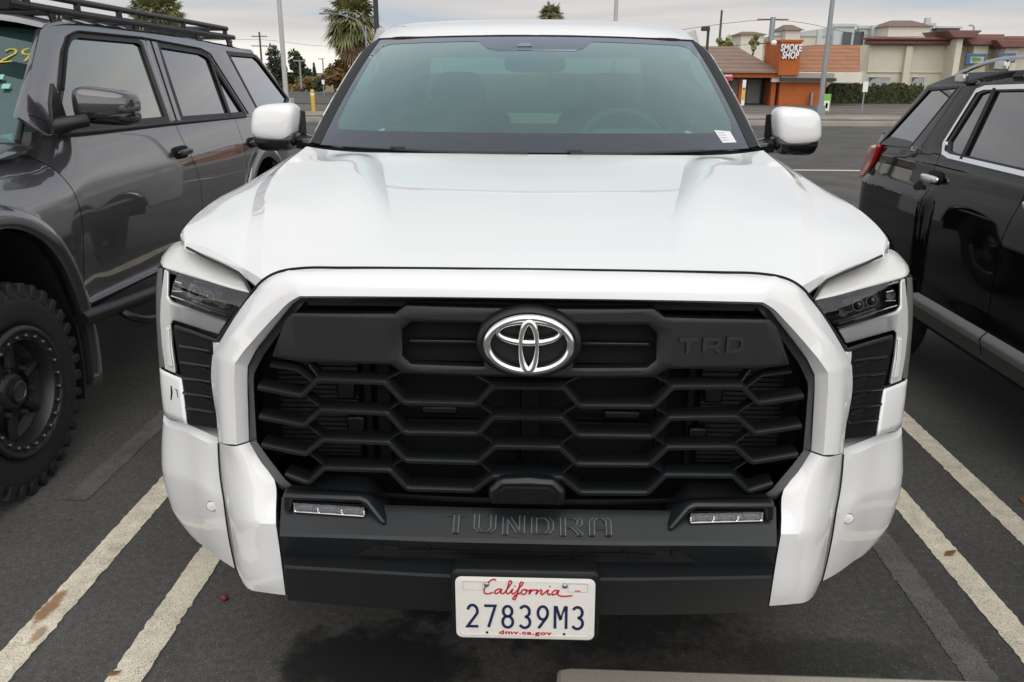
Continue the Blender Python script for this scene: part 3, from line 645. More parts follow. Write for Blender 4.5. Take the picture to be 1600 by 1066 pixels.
# ---- upper panel with two slots, letters and the oval badge
PAN = [(0.0017, 0.1228, 1.226), (0.2681, 0.1346, 1.22), (0.2927, 0.1356, 1.201), (0.5286, 0.1678, 1.19), (0.5479, 0.17, 1.171), (0.6099, 0.1756, 1.077), (0.5845, 0.1708, 1.082), (0.5201, 0.1583, 1.075), (0.306, 0.1286, 1.082), (0.2776, 0.1245, 1.063), (0.0003, 0.1117, 1.067)]
SLOT = [(0.0994, 0.1215, 1.183), (0.2563, 0.1308, 1.181), (0.2752, 0.1314, 1.164), (0.2766, 0.1274, 1.105), (0.2583, 0.1245, 1.089), (0.0995, 0.1149, 1.089)]
def pfn(off):
    return lambda u, v, d: (u, GY(u, v) + .012 + off + d, v)
def panel():
    h = [(p[0], p[2]) for p in PAN]; h[0] = (0, h[1][1]); h[-1] = (0, h[-2][1]); h.pop(5)
    loop = [(-x, z) for x, z in h] + [(x, z) for x, z in reversed(h[1:-1])]
    s = [(p[0], p[2]) for p in SLOT]
    holes = [s, [(-x, z) for x, z in s]]
    o = plateobj('grille_panel', [loop] + holes, pfn(0), .03, .008, 'satin_black', truck, cuts=[i * .04 for i in range(-16, 17)])
    for sg in (1, -1):
        x0, x1 = s[2][0], s[0][0]; zc = (s[2][1] + s[3][1]) / 2
        for dz in (-.002,):
            V, F = boxvf((sg * (x0 + x1) / 2, .155, zc + dz), (abs(x0 - x1) - .02, .02, .008)); mesh('slot_bar', V, F, 'dark_grille', truck, bev=.002)
        V, F = boxvf((sg * (x0 + x1) / 2, .19, zc), (abs(x0 - x1) + .03, .01, .12)); mesh('slot_back', V, F, 'deep_black', truck)
    return h
PH = panel()
EC = (0.0003, 0.08, 1.152)
def badge():
    ez = EC[2]
    prof = [(1.00, .035), (1.0, .012), (.97, .004), (.90, 0), (.80, .004), (.78, .012), (.0, .014)]
    V, F = [], []; n = 56; a, b = .114, .079
    for k, o in prof:
        for i in range(n):
            q = 2 * math.pi * i / n; V.append((a * k * math.cos(q), .078 + o, ez + b * k * math.sin(q)))
    for i in range(len(prof) - 1):
        for k in range(n): F.append((i*n + k, (i+1)*n + k, (i+1)*n + (k+1) % n, i*n + (k+1) % n))
    bz = mesh('badge_bezel', V, F, 'satin_black', truck, sharp=40)
    def ring(a, b, w, dz, t0, thick=lambda q: 1, yo=.066):
        prof = [(-.5, .012), (-.42, .003), (-.15, 0), (.15, 0), (.42, .003), (.5, .012)]
        V, F = [], []; n = 64
        for o, d in prof:
            for i in range(n):
                q = 2 * math.pi * i / n; wd = w * thick(q)
                nx, nz = b * math.cos(q), a * math.sin(q); l = math.hypot(nx, nz)
                V.append((a * math.cos(q) + o * wd * nx / l, yo + d, ez + dz + b * math.sin(q) + o * wd * nz / l))
        for i in range(len(prof) - 1):
            for k in range(n): F.append((i*n + k, i*n + (k+1) % n, (i+1)*n + (k+1) % n, (i+1)*n + k))
        return V, F
    for args in ((.0890, .0592, .0185, 0, 0, lambda q: 1 - .12 * abs(math.sin(q))),
                 (.0175, .0540, .0145, -.002, 0, lambda q: .62 + .55 * abs(math.sin(q)), .064),
                 (.0660, .0240, .0145, .0285, 0, lambda q: .72 + .38 * abs(math.sin(q)), .067)):
        V, F = ring(*args); mesh('badge_ring', V, F, 'chrome', bz, sharp=60)
badge()
def letters(txt):
    G = {'T': [[(0, .9), (1, .9)], [(.5, .9), (.5, 0)]], 'T2': [[(-.15, .9), (.9, .9)], [(.5, .9), (.5, 0)]],
         'U': [[(.1, 1), (.1, .28), (.3, .1), (.7, .1), (.9, .28), (.9, 1)]], 'N': [[(.1, 0), (.1, .9), (.25, .9), (.75, .1), (.9, .1), (.9, 1)]],
         'D': [[(.1, .1), (.1, .9), (.72, .9), (.9, .7), (.9, .3), (.72, .1), (.1, .1)]],
         'R': [[(.1, 0), (.1, .9), (.75, .9), (.9, .78), (.9, .55), (.75, .42), (.15, .42)], [(.6, .42), (.9, .1), (.9, 0)]],
         'A': [[(.1, 0), (.1, .7), (.28, .9), (.72, .9), (.9, .7), (.9, 0)], [(.1, .36), (.9, .36)]]}
    return G[txt]
def put_text(name, word, x0, x1, z0, z1, gap, w, fn, t, material, parent, italic=0):
    n = len(word); cw = ((x1 - x0) - gap * (n - 1)) / n; L_ = []
    for i, ch in enumerate(word):
        for ln in letters(ch): L_.append([(x0 + i * (cw + gap) + u * cw + italic * v * (z1 - z0), z0 + v * (z1 - z0)) for u, v in ln])
    V, F = ribbonvf(L_, w, fn, t); return mesh(name, V, F, material, parent, smooth=False)
tl, tr_ = (0.3235, 0.12, 1.138), (0.4721, 0.12, 1.137)
bz_ = ((0.3958, 0.13, 1.119))[2]; tz_ = ((0.393, 0.13, 1.154))[2]
put_text('raised_lettering', 'TRD', tl[0] + .003, tr_[0], bz_, tz_, .012, .0085, lambda u, v, d: (u, GY(u, v) + .0065 + d, v), .006, 'emboss_dark', truck)

# ---- lower bumper, black centre
def bumper():
    k = .15
    rows = [
        [(0.004, 0.2, 0.6998), (0.1929, 0.2056, 0.6977), (0.4172, 0.2261, 0.6939), (0.6184, 0.2574, 0.6869)],
        [(0.0043, 0.098, 0.7486), (0.1816, 0.1029, 0.7467), (0.3933, 0.1212, 0.7403), (0.5823, 0.1489, 0.7379)],
        [(0.0054, 0.03, 0.7099), (0.1898, 0.0354, 0.7069), (0.3812, 0.0518, 0.6992), (0.5704, 0.0788, 0.6852)],
        [(0.0055, 0.026, 0.7009), (0.1896, 0.0314, 0.6979), (0.3807, 0.0477, 0.6917), (0.5698, 0.0747, 0.6776)],
        [(0.0061, 0.05, 0.6361), (0.1936, 0.0556, 0.6327), (0.3893, 0.0727, 0.6255), (0.5763, 0.0998, 0.614)],
        [(0.0066, -0.004, 0.6368), (0.1876, 0.0013, 0.635), (0.3776, 0.0174, 0.6313), (0.5542, 0.0421, 0.6226)],
        [(0.0067, -0.006, 0.6299), (0.1875, -0.0007, 0.6281), (0.3776, 0.0154, 0.6243), (0.5527, 0.0398, 0.6156)],
        [(0.0078, 0.062, 0.4916), (0.1978, 0.0679, 0.489), (0.3993, 0.0859, 0.4831), (0.5767, 0.1119, 0.478)],
        [(0.0077, 0.16, 0.4274), (0.2099, 0.1666, 0.4263), (0.4233, 0.1869, 0.4194), (0.6115, 0.2161, 0.4148)],
    ]
    G = bip(rows, 8, 3, vs=(1, 2, 3, 4, 5, 6, 7))
    V, F = gridvf(symgrid(G)); return mesh('lower_bumper', V, F, 'bumper_plastic', truck, sharp=20)
bump = bumper()
# air slot in the bumper face with thin bars
V, F = slabvf([(0.3855, 0.0583, 0.6416), (0.3405, 0.0474, 0.6763), (0.1759, 0.0346, 0.6798), (0.0057, 0.03, 0.6821)] + [(-p[0], p[1], p[2]) for p in ((0.1759, 0.0346, 0.6798), (0.3405, 0.0474, 0.6763), (0.3855, 0.0583, 0.6416), (0.1775, 0.0447, 0.6468))] + [(0.006, 0.04, 0.6492), (0.1775, 0.0447, 0.6468)], (0, .03, 0))
mesh('air_slot', V, F, 'deep_black', bump, smooth=False)
def slotbars():
    P = []
    a = [(0.2895, 0.0366, 0.6676), (0.0059, 0.024, 0.6727)]
    for zo in (.0,):
        L_ = [(-a[0][0], a[0][2]), (-.2, a[1][2] + .002), (0, a[1][2]), (.2, a[1][2] + .002), (a[0][0], a[0][2])]
        P.append(ribbonvf([L_], .005, lambda u, v, d: (u, .026 + .15 * u * u + d, v), .01))
    for x in (-.33, -.22, -.11, 0, .11, .22, .33):
        P.append(boxvf((x, .032 + .15 * x * x, a[1][2] + .003), (.004, .012, .020)))
    V, F = merge(P); mesh('slot_bars', V, F, 'dark_grille', bump, smooth=False)
slotbars()
# stamped name on the sloping shelf
def shelf(off):
    a0, a1 = A_((0.0043, 0.098, 0.7486)), A_((0.0054, 0.03, 0.7099))
    def fn(u, v, d):
        p = a0 + (a1 - a0) * (1 - v); nrm = A_((0, -(a0[2] - a1[2]), (a0[1] - a1[1]))); nrm /= np.linalg.norm(nrm)
        e0, e1 = -.012, -.008; q = p + nrm * (off - d)
        return (u, q[1] + .15 * u * u, q[2] + .008 * (u / .5) ** 2)
    return fn
ua, ub = ((-0.1863, 0.06, 0.7251))[0], ((0.1896, 0.06, 0.7237))[0]
put_text('stamped_name', 'TUNDRA', ua + .004, ub, .12, .74, .018, .0135, lambda u, v, d: shelf(.0035)(u, v, d), .003, 'emboss', bump)
put_text('stamped_name_face', 'TUNDRA', ua + .004, ub, .12, .74, .018, .0085, lambda u, v, d: shelf(.0048)(u, v, d), .002, 'bumper_plastic', bump)
# fog lamps under their brows
def fogs():
    for sg in (1, -1):
        m = lambda P: [(sg * p[0], p[1], p[2]) for p in P]
        V, F = slabvf(m([(0.5693, 0.1166, 0.7624), (0.3823, 0.0899, 0.7727), (0.363, 0.0878, 0.7678), (0.3177, 0.0611, 0.7198), (0.3334, 0.0667, 0.7178), (0.3724, 0.0868, 0.7516), (0.3831, 0.09, 0.7579), (0.5469, 0.1129, 0.7483), (0.5489, 0.1032, 0.7252), (0.5696, 0.1067, 0.7228)]), (0, .09, .012))
        br = mesh('fog_lamp_brow', V, F, 'bumper_plastic', truck, bev=.006)
        V, F = slabvf(m([(0.5527, 0.1308, 0.7383), (0.375, 0.1061, 0.7458), (0.3707, 0.0926, 0.7185), (0.5478, 0.117, 0.7123)]), (0, .05, .0)); mesh('recess', V, F, 'matt_black', br)
        V, F = slabvf(m([(0.5464, 0.1238, 0.7355), (0.3771, 0.1003, 0.7406), (0.3752, 0.0911, 0.7276), (0.5416, 0.114, 0.7226)]), (0, .012, .0))
        lamp = mesh('fog_lamp', V, F, 'lamp_dark', truck, bev=.003)
        P = [(0.542, 0.1101, 0.7231), (0.3736, 0.0869, 0.7275)]
        V, F = tubevf(m(P), .0028, 8); mesh('lamp_trim', V, F, 'satin_silver', lamp)
        for px in (0.0, .34, .68, 1.0):
            a, b = A_(P[0]), A_(P[1]); q = a + (b - a) * px
            V, F = boxvf((sg * q[0], q[1] + .004, q[2] + .007), (.003, .006, .016)); mesh('divider', V, F, 'chrome', lamp)
        for px in (.17, .51, .84):
            a, b = A_(P[0]), A_(P[1]); q = a + (b - a) * px
            V, F = rbox((sg * q[0], q[1] + .008, q[2] + .009), (.032, .014, .013), .5, 4); mesh('reflector', V, F, 'lamp_grey', lamp)
        V, F = slabvf(m([(0.5448, 0.1145, 0.7424), (0.3734, 0.0909, 0.7477), (0.3719, 0.0827, 0.7308), (0.5406, 0.1058, 0.7256)]), (0, .003, 0)); mesh('lens', V, F, 'lamp_glass', lamp, smooth=False)
fogs()
# white ends of the bumper and the wings outside them
def corners():
    end = [[(0.7584, 0.246, 0.8324), (0.731, 0.205, 0.8469), (0.6859, 0.172, 0.8583), (0.662, 0.192, 0.8593), (0.6781, 0.26, 0.8257)],
           [(0.7595, 0.246, 0.7908), (0.7277, 0.205, 0.8029), (0.664, 0.166, 0.81), (0.6338, 0.178, 0.8147), (0.65, 0.25, 0.7823)],
           [(0.7594, 0.244, 0.7392), (0.7241, 0.198, 0.7515), (0.6484, 0.152, 0.7636), (0.5994, 0.16, 0.7757), (0.6189, 0.24, 0.7353)],
           [(0.7551, 0.236, 0.674), (0.7155, 0.184, 0.6932), (0.641, 0.134, 0.7125), (0.5925, 0.13, 0.7124), (0.614, 0.21, 0.6666)],
           [(0.7472, 0.226, 0.6366), (0.7069, 0.172, 0.658), (0.6361, 0.12, 0.6831), (0.5871, 0.106, 0.6907), (0.6086, 0.19, 0.6409)],
           [(0.7448, 0.23, 0.561), (0.7064, 0.178, 0.5867), (0.6388, 0.128, 0.6123), (0.5844, 0.108, 0.6191), (0.6066, 0.19, 0.5671)],
           [(0.7418, 0.232, 0.481), (0.7051, 0.184, 0.4875), (0.6423, 0.138, 0.5019), (0.5828, 0.112, 0.5194), (0.605, 0.19, 0.4654)],
           [(0.7293, 0.225, 0.4478), (0.697, 0.185, 0.4552), (0.6456, 0.15, 0.4715), (0.5846, 0.12, 0.4867), (0.6036, 0.19, 0.4409)],
           [(0.7399, 0.27, 0.4248), (0.7142, 0.24, 0.4303), (0.6651, 0.21, 0.4445), (0.6076, 0.19, 0.4521), (0.6199, 0.24, 0.4172)]]
    G = bip(end, 5, 4, us=(3,), vs=(4, 7)); V, F = gridvf(G)
    both('bumper_end', V, F, 'white_paint', truck, sharp=28)
    wing = [[(.96, .64, .92), (1.017, 0.53, 0.7956), (0.9204, 0.44, 0.8126), (0.8493, 0.38, 0.8215), (0.787, 0.32, 0.8348)],
            [(.975, .62, .905), (0.9946, 0.475, 0.8057), (0.8905, 0.37, 0.8251), (0.8212, 0.31, 0.8316), (0.7628, 0.252, 0.8416)],
            [(.985, .62, .880), (0.9902, 0.452, 0.7968), (0.8803, 0.345, 0.8112), (0.8089, 0.282, 0.8165), (0.7628, 0.25, 0.8201)],
            [(.990, .62, .80), (1.002, 0.448, 0.7262), (0.8808, 0.335, 0.7432), (0.8105, 0.275, 0.7472), (0.7645, 0.246, 0.7434)],
            [(.988, .62, .72), (1.01, 0.448, 0.6641), (0.8748, 0.32, 0.6847), (0.8055, 0.262, 0.6876), (0.7596, 0.24, 0.6753)],
            [(.985, .62, .66), (1.011, 0.452, 0.613), (0.8848, 0.335, 0.6203), (0.816, 0.278, 0.6162), (0.764, 0.25, 0.604)],
            [(.965, .62, .59), (0.9955, 0.455, 0.5174), (0.8917, 0.36, 0.5248), (0.8258, 0.305, 0.5244), (0.7657, 0.264, 0.5206)],
            [(.93, .62, .555), (0.9418, 0.43, 0.4537), (0.8809, 0.375, 0.4524), (0.8239, 0.325, 0.4495), (0.7643, 0.275, 0.454)],
            [(.93, .62, .60), (0.9657, 0.5, 0.4234), (0.906, 0.45, 0.4175), (0.8497, 0.4, 0.413), (0.7985, 0.36, 0.4074)]]
    wing = [list(r) + [(r[-1][0] - .03, r[-1][1] + .035, r[-1][2])] for r in wing]
    G = bip(wing, 5, 4, us=(4,), vs=(1, 2, 4, 7)); V, F = gridvf(G)
    ws = both('bumper_wing', V, F, 'white_paint', truck, sharp=28)
    for o, sg in zip(ws, (1, -1)):
        V, F = tubevf([(sg * p[0], p[1] - .003, p[2]) for p in spl([(0.7598, 0.247, 0.8302), (0.7614, 0.247, 0.8077), (0.7628, 0.244, 0.7444), (0.7576, 0.237, 0.677), (0.7598, 0.244, 0.6076), (0.7615, 0.258, 0.5244), (0.7606, 0.27, 0.4574)], 4)], .0021, 6); mesh('panel_seam', V, F, 'deep_black', o)
        c = (0.8018, 0.262, 0.6459)
        V, F = lathevf([(.0130, .012), (.0130, .0005), (.011, -.0005), (.001, -.0005)], (sg * c[0], c[1] - .002, c[2]), 'y', 20, 1); mesh('parking_sensor', V, F, 'white_paint', o)
        V, F = lathevf([(.0143, .012), (.0143, .0003), (.0132, .0003), (.0132, .012)], (sg * c[0], c[1] - .002, c[2]), 'y', 20, 1); mesh('sensor_ring', V, F, 'lamp_grey', o)
corners()
# ---- headlights, vents and the white pieces under the lamps
HN = A_((.8, -1, .25)); HN = HN / np.linalg.norm(HN)
def flipx(P, sg): return [(sg * p[0], p[1], p[2]) for p in P]
def hl():
    for sg in (1, -1):
        nrm = A_((HN[0] * sg, HN[1], HN[2])); fx = lambda P: flipx(P, sg)
        root = mesh('headlight', *slabvf(fx([(0.6772, 0.3366, 1.18), (0.7699, 0.4094, 1.174), (0.845, 0.47, 1.176), (0.9401, 0.5459, 1.175), (0.9982, 0.5921, 1.174), (1.02, 0.607, 1.163), (1.03, 0.5974, 1.093), (1.028, 0.5696, 0.9899), (1.024, 0.5488, 0.9182), (0.941, 0.4814, 0.9143), (0.9671, 0.5317, 1.032), (0.8164, 0.4139, 1.043), (0.7905, 0.3937, 1.045)]), (0, .08, 0)), 'lamp_dark', truck, bev=.004)
        # silvery roof of the lamp
        top = [[(0.6499, 0.2614, 1.206), (0.6758, 0.3138, 1.212), (0.737, 0.4498, 1.221)], [(0.7108, 0.3058, 1.205), (0.7494, 0.3735, 1.216), (0.8106, 0.5031, 1.238)],
               [(0.8019, 0.3752, 1.207), (0.8348, 0.4318, 1.224), (0.8821, 0.5447, 1.256)], [(0.896, 0.4487, 1.208), (0.918, 0.4902, 1.223), (0.9379, 0.5903, 1.26)], [(0.9592, 0.5032, 1.208), (0.9814, 0.5403, 1.213), (0.9988, 0.6522, 1.233)]]
        G = bip(top, 3, 4); G = [[A_((sg * p[0], p[1], p[2])) for p in r] for r in G]
        V, F = gridvf(G); mesh('lamp_roof', V, F, 'lamp_white', root, solid=.003, sharp=40, flip=(sg < 0))
        # outer wrap of the lamp, going back along the fender
        wrap = [[(0.9684, 0.5159, 1.204), (1, 0.5602, 1.199), (.985, .60, 1.215)], [(0.9722, 0.5081, 1.161), (1.007, 0.5539, 1.153), (.99, .60, 1.16)], [(0.9737, 0.4949, 1.104), (1.011, 0.5425, 1.093), (.992, .60, 1.09)],
                [(0.9732, 0.474, 1.022), (1.008, 0.5191, 1.01), (.99, .58, .99)], [(0.9699, 0.4533, 0.9497), (1.002, 0.4961, 0.9374), (.985, .56, .92)]]
        G = bip(wrap, 4, 4); G = [[A_((sg * p[0], p[1], p[2])) for p in r] for r in G]
        V, F = gridvf(G); mesh('lamp_side', V, F, 'lamp_grey', root, sharp=40, flip=(sg > 0))
        # silver bracket: upright, long arm, lower upright
        V, F = slabvf(fx([(0.9606, 0.5054, 1.204), (0.9426, 0.4906, 1.202), (0.9456, 0.4744, 1.136), (0.933, 0.4622, 1.127), (0.8279, 0.3777, 1.125), (0.7316, 0.3023, 1.124), (0.7587, 0.3145, 1.086), (0.8526, 0.3869, 1.084), (0.9265, 0.4457, 1.082), (0.937, 0.451, 1.07), (0.9339, 0.4363, 1.017), (0.9216, 0.4108, 0.9462), (0.9654, 0.4456, 0.9453), (0.9756, 0.467, 1.006), (0.9811, 0.4866, 1.071), (0.9771, 0.4959, 1.121)]), (0, .016, 0))
        mesh('silver_bracket', V, F, 'lamp_silver', root, bev=.005, seg=3)
        V, F = slabvf(fx([(0.9539, 0.456, 1.059), (0.9385, 0.4437, 1.06), (0.9379, 0.4316, 1.009), (0.9276, 0.4138, 0.9628), (0.9481, 0.4299, 0.962), (0.956, 0.445, 1.005)]), (0, .010, 0)); mesh('light_guide', V, F, 'lamp_white', root, bev=.003)
        # dark chamber with projectors
        V, F = slabvf(fx([(0.9696, 0.556, 1.181), (0.6788, 0.3242, 1.184), (0.7472, 0.356, 1.113), (0.8496, 0.4371, 1.11), (0.9682, 0.5323, 1.111)]), (0, .01, 0)); mesh('lamp_chamber', V, F, 'gloss_black', root)
        for a, b, c, d in ((272, 436, 296, 462), (300, 446, 324, 474), (330, 456, 352, 484)):
            pass
        V, F = slabvf(fx([(0.8766, 0.4587, 1.182), (0.7504, 0.3583, 1.184), (0.7817, 0.3699, 1.138), (0.8961, 0.4615, 1.138)]), (0, .02, 0)); mesh('projector', V, F, 'lamp_dark', root, bev=.006)
        for cx in ((0.8469, 0.4211, 1.167), (0.7999, 0.3833, 1.165)):
            V, F = lathevf([(.0135, .012), (.0150, .0), (.0150, -.004), (.0120, -.004)], (sg * cx[0], cx[1], cx[2]), 'y', 20, 1); mesh('projector_ring', V, F, 'lamp_grey', root)
            V, F = lathevf([(.012, 0), (.0105, -.005), (.007, -.009), (.0005, -.0105)], (sg * cx[0], cx[1], cx[2]), 'y', 20, 1); mesh('projector_lens', V, F, 'gloss_black', root)
        for cx in ((0.9232, 0.4894, 1.163), (0.7588, 0.3555, 1.154)):
            V, F = lathevf([(.012, 0), (.008, .010), (.0005, .014)], (sg * cx[0], cx[1], cx[2]), 'y', 16, 1); mesh('reflector_cup', V, F, 'lamp_grey', root)
        # inner walls of the chamber
        for P in ([(0.9402, 0.4914, 1.197), (0.942, 0.4753, 1.127), (0.9714, 0.5394, 1.109), (0.9696, 0.556, 1.181)], [(0.942, 0.4753, 1.127), (0.8266, 0.3827, 1.125), (0.727, 0.3037, 1.129), (0.7497, 0.3625, 1.111), (0.8525, 0.4439, 1.108), (0.9714, 0.5394, 1.109)]):
            V, F = slabvf(fx(P), (0, 0, .0015)); mesh('chamber_wall', V, F, 'lamp_grey', root, smooth=False)
        for P in ([(0.9327, 0.4697, 1.142), (0.7307, 0.3082, 1.139)], [(0.8573, 0.4069, 1.14), (0.7831, 0.3479, 1.138)], [(0.8475, 0.4015, 1.15), (0.7778, 0.3454, 1.148)], [(0.7737, 0.3458, 1.16), (0.7216, 0.3059, 1.159)], [(0.9153, 0.4637, 1.182), (0.8904, 0.4438, 1.182)], [(0.926, 0.4657, 1.156), (0.8884, 0.4372, 1.162)]):
            V, F = tubevf(fx(P), .0016, 6); mesh('chrome_line', V, F, 'chrome', root)
        # clear cover
        cov = [[(0.6445, 0.2458, 1.209), (0.6771, 0.2569, 1.173), (0.7201, 0.2801, 1.128), (0.7502, 0.2985, 1.081)], [(0.7091, 0.2936, 1.209), (0.7379, 0.3014, 1.18), (0.7718, 0.3177, 1.137), (0.8045, 0.3387, 1.084)],
               [(0.8009, 0.3654, 1.211), (0.827, 0.371, 1.181), (0.8397, 0.3693, 1.134), (0.8647, 0.3848, 1.084)], [(0.8897, 0.4349, 1.213), (0.9062, 0.4362, 1.189), (0.9226, 0.4349, 1.131), (0.9227, 0.4282, 1.08)]]
        G = bip(cov, 4, 4); G = [[A_((sg * p[0], p[1], p[2])) for p in r] for r in G]
        V, F = gridvf(G); mesh('lamp_cover', V, F, 'lamp_glass', root, sharp=60, flip=(sg < 0))
        # black gasket between lamp and surround
        V, F = tubevf(fx([(0.869, 0.45, 1.274), (0.8078, 0.402, 1.262), (0.7385, 0.345, 1.253), (0.6912, 0.305, 1.246), (0.6765, 0.295, 1.236), (0.6402, 0.235, 1.216)]), .0034, 8); mesh('lamp_gap', V, F, 'seal_rubber', root)
        V, F = tubevf(fx([(0.6433, 0.2468, 1.208), (0.6994, 0.2728, 1.141), (0.7536, 0.3013, 1.074), (0.7862, 0.3291, 1.073), (0.8516, 0.3813, 1.072), (0.9142, 0.4326, 1.069)]), .0062, 8); mesh('gasket', V, F, 'seal_rubber', root)
        # vent below
        V, F = slabvf(fx([(0.9309, 0.4493, 1.058), (0.913, 0.4369, 1.066), (0.7815, 0.329, 1.071), (0.7533, 0.2314, 0.8749), (0.8737, 0.3298, 0.8431), (0.8934, 0.38, 0.9493)]), (0, .05, 0)); vent = mesh('bumper_vent', V, F, 'matt_black', truck, bev=.003)
        for i, (a, b) in enumerate((((284,540), (326,549)), ((285,565), (327,572)), ((287,590), (328,597)), ((289,614), (329,621)), ((293,637), (331,643)))):
            pass
        for P in ([(0.8965, 0.4023, 1.028), (0.7835, 0.3139, 1.045)], [(0.8912, 0.3862, 0.989), (0.7797, 0.2983, 1.01)], [(0.8847, 0.3682, 0.9539), (0.7748, 0.2801, 0.977)], [(0.8781, 0.3503, 0.919), (0.771, 0.2646, 0.943)], [(0.8667, 0.3292, 0.8875), (0.765, 0.2478, 0.9114)]):
            V, F = tubevf(fx(P), .0042, 6); mesh('vent_bar', V, F, 'dark_grille', vent)
        for P in ([(0.8096, 0.335, 1.025)], [(0.8028, 0.3158, 0.9901)], [(0.7985, 0.2984, 0.9544)], [(0.7917, 0.2797, 0.9213)]):
            c = P[0]
            for q in range(7):
                ax, az = ((q % 4) - 1.5) * .013, (.0065 if q < 4 else -.0065); ax += .0065 if q >= 4 else 0
                V, F = lathevf([(.0056, .008), (.0056, 0), (.0001, .001)], (sg * (c[0] + ax * .78), c[1] + ax * .62 - .003, c[2] + az), 'y', 6, 1); mesh('vent_cell', V, F, 'deep_black', vent, smooth=False)
        # white strip inside the vent and white cheek under the lamp
        V, F = slabvf(fx([(0.7772, 0.3209, 1.069), (0.7506, 0.2891, 1.075), (0.7255, 0.1987, 0.8933), (0.7512, 0.2259, 0.8757)]), (0, .05, 0)); mesh('vent_trim', V, F, 'white_paint', truck, bev=.003)
        ck = [[(.985, .58, .915), (0.9886, 0.4665, 0.9428), (0.9388, 0.4155, 0.946), (0.8922, 0.3769, 0.9487)], [(.988, .58, .88), (0.9818, 0.4455, 0.8961), (0.9284, 0.3907, 0.904), (0.8808, 0.3498, 0.9086)],
              [(.985, .60, .86), (0.9691, 0.4166, 0.8292), (0.9186, 0.3643, 0.8379), (0.8689, 0.3223, 0.8447)]]
        G = bip(ck, 4, 4); G = [[A_((sg * p[0], p[1], p[2])) for p in r] for r in G]
        V, F = gridvf(G); mesh('cheek_panel', V, F, 'white_paint', truck, sharp=40, solid=.004, flip=(sg < 0))
        if sg < 0:
            for P in ([(.9,.4,.95)],): pass
hl()
# scuffs on the cheek below the left lamp
for P, r in (([(0.9299, 0.3949, 0.9201), (0.9255, 0.3863, 0.9057), (0.9295, 0.3839, 0.8852)], .0022), ([(0.9135, 0.3792, 0.9176), (0.9053, 0.3718, 0.918), (0.9002, 0.3621, 0.8998)], .0010)):
    V, F = tubevf(flipx(P, -1), [r * .5, r * 1.2, r * .6], 6); mesh('paint_scuff', V, F, 'deep_black', truck)
# ---- number plate
PT, PB = A_((-0.0009, -0.046, 0.6604)), A_((0.0008, -0.052, 0.5102))
def pl(u, v, d):  # u, v in metres on the plate
    up = (PT - PB) / np.linalg.norm(PT - PB); n = A_((0, -up[2], up[1])); c = (PT + PB) / 2
    q = c + up * v - n * d; return (q[0] + u, q[1], q[2])
def rrect(w, h, r, n=5):
    out = []
    for cx, cy, a in ((w/2 - r, h/2 - r, 0), (-w/2 + r, h/2 - r, 90), (-w/2 + r, -h/2 + r, 180), (w/2 - r, -h/2 + r, 270)): out += arc(cx, cy, r, r, a, a + 90, n)
    return out
plate = plateobj('license_plate', [rrect(.304, .1515, .014)], pl, .0022, .0006, 'plate_white', truck)
V, F = ribbonvf([rrect(.284, .134, .010) + [rrect(.284, .134, .010)[0]]], .0022, lambda u, v, d: pl(u, v, d - .0007), .001); mesh('rim_bead', V, F, 'plate_white', plate)
plateobj('plate_bracket', [rrect(.326, .176, .018)], lambda u, v, d: pl(u, v + .004, d + .0035), .05, .008, 'satin_black', truck)
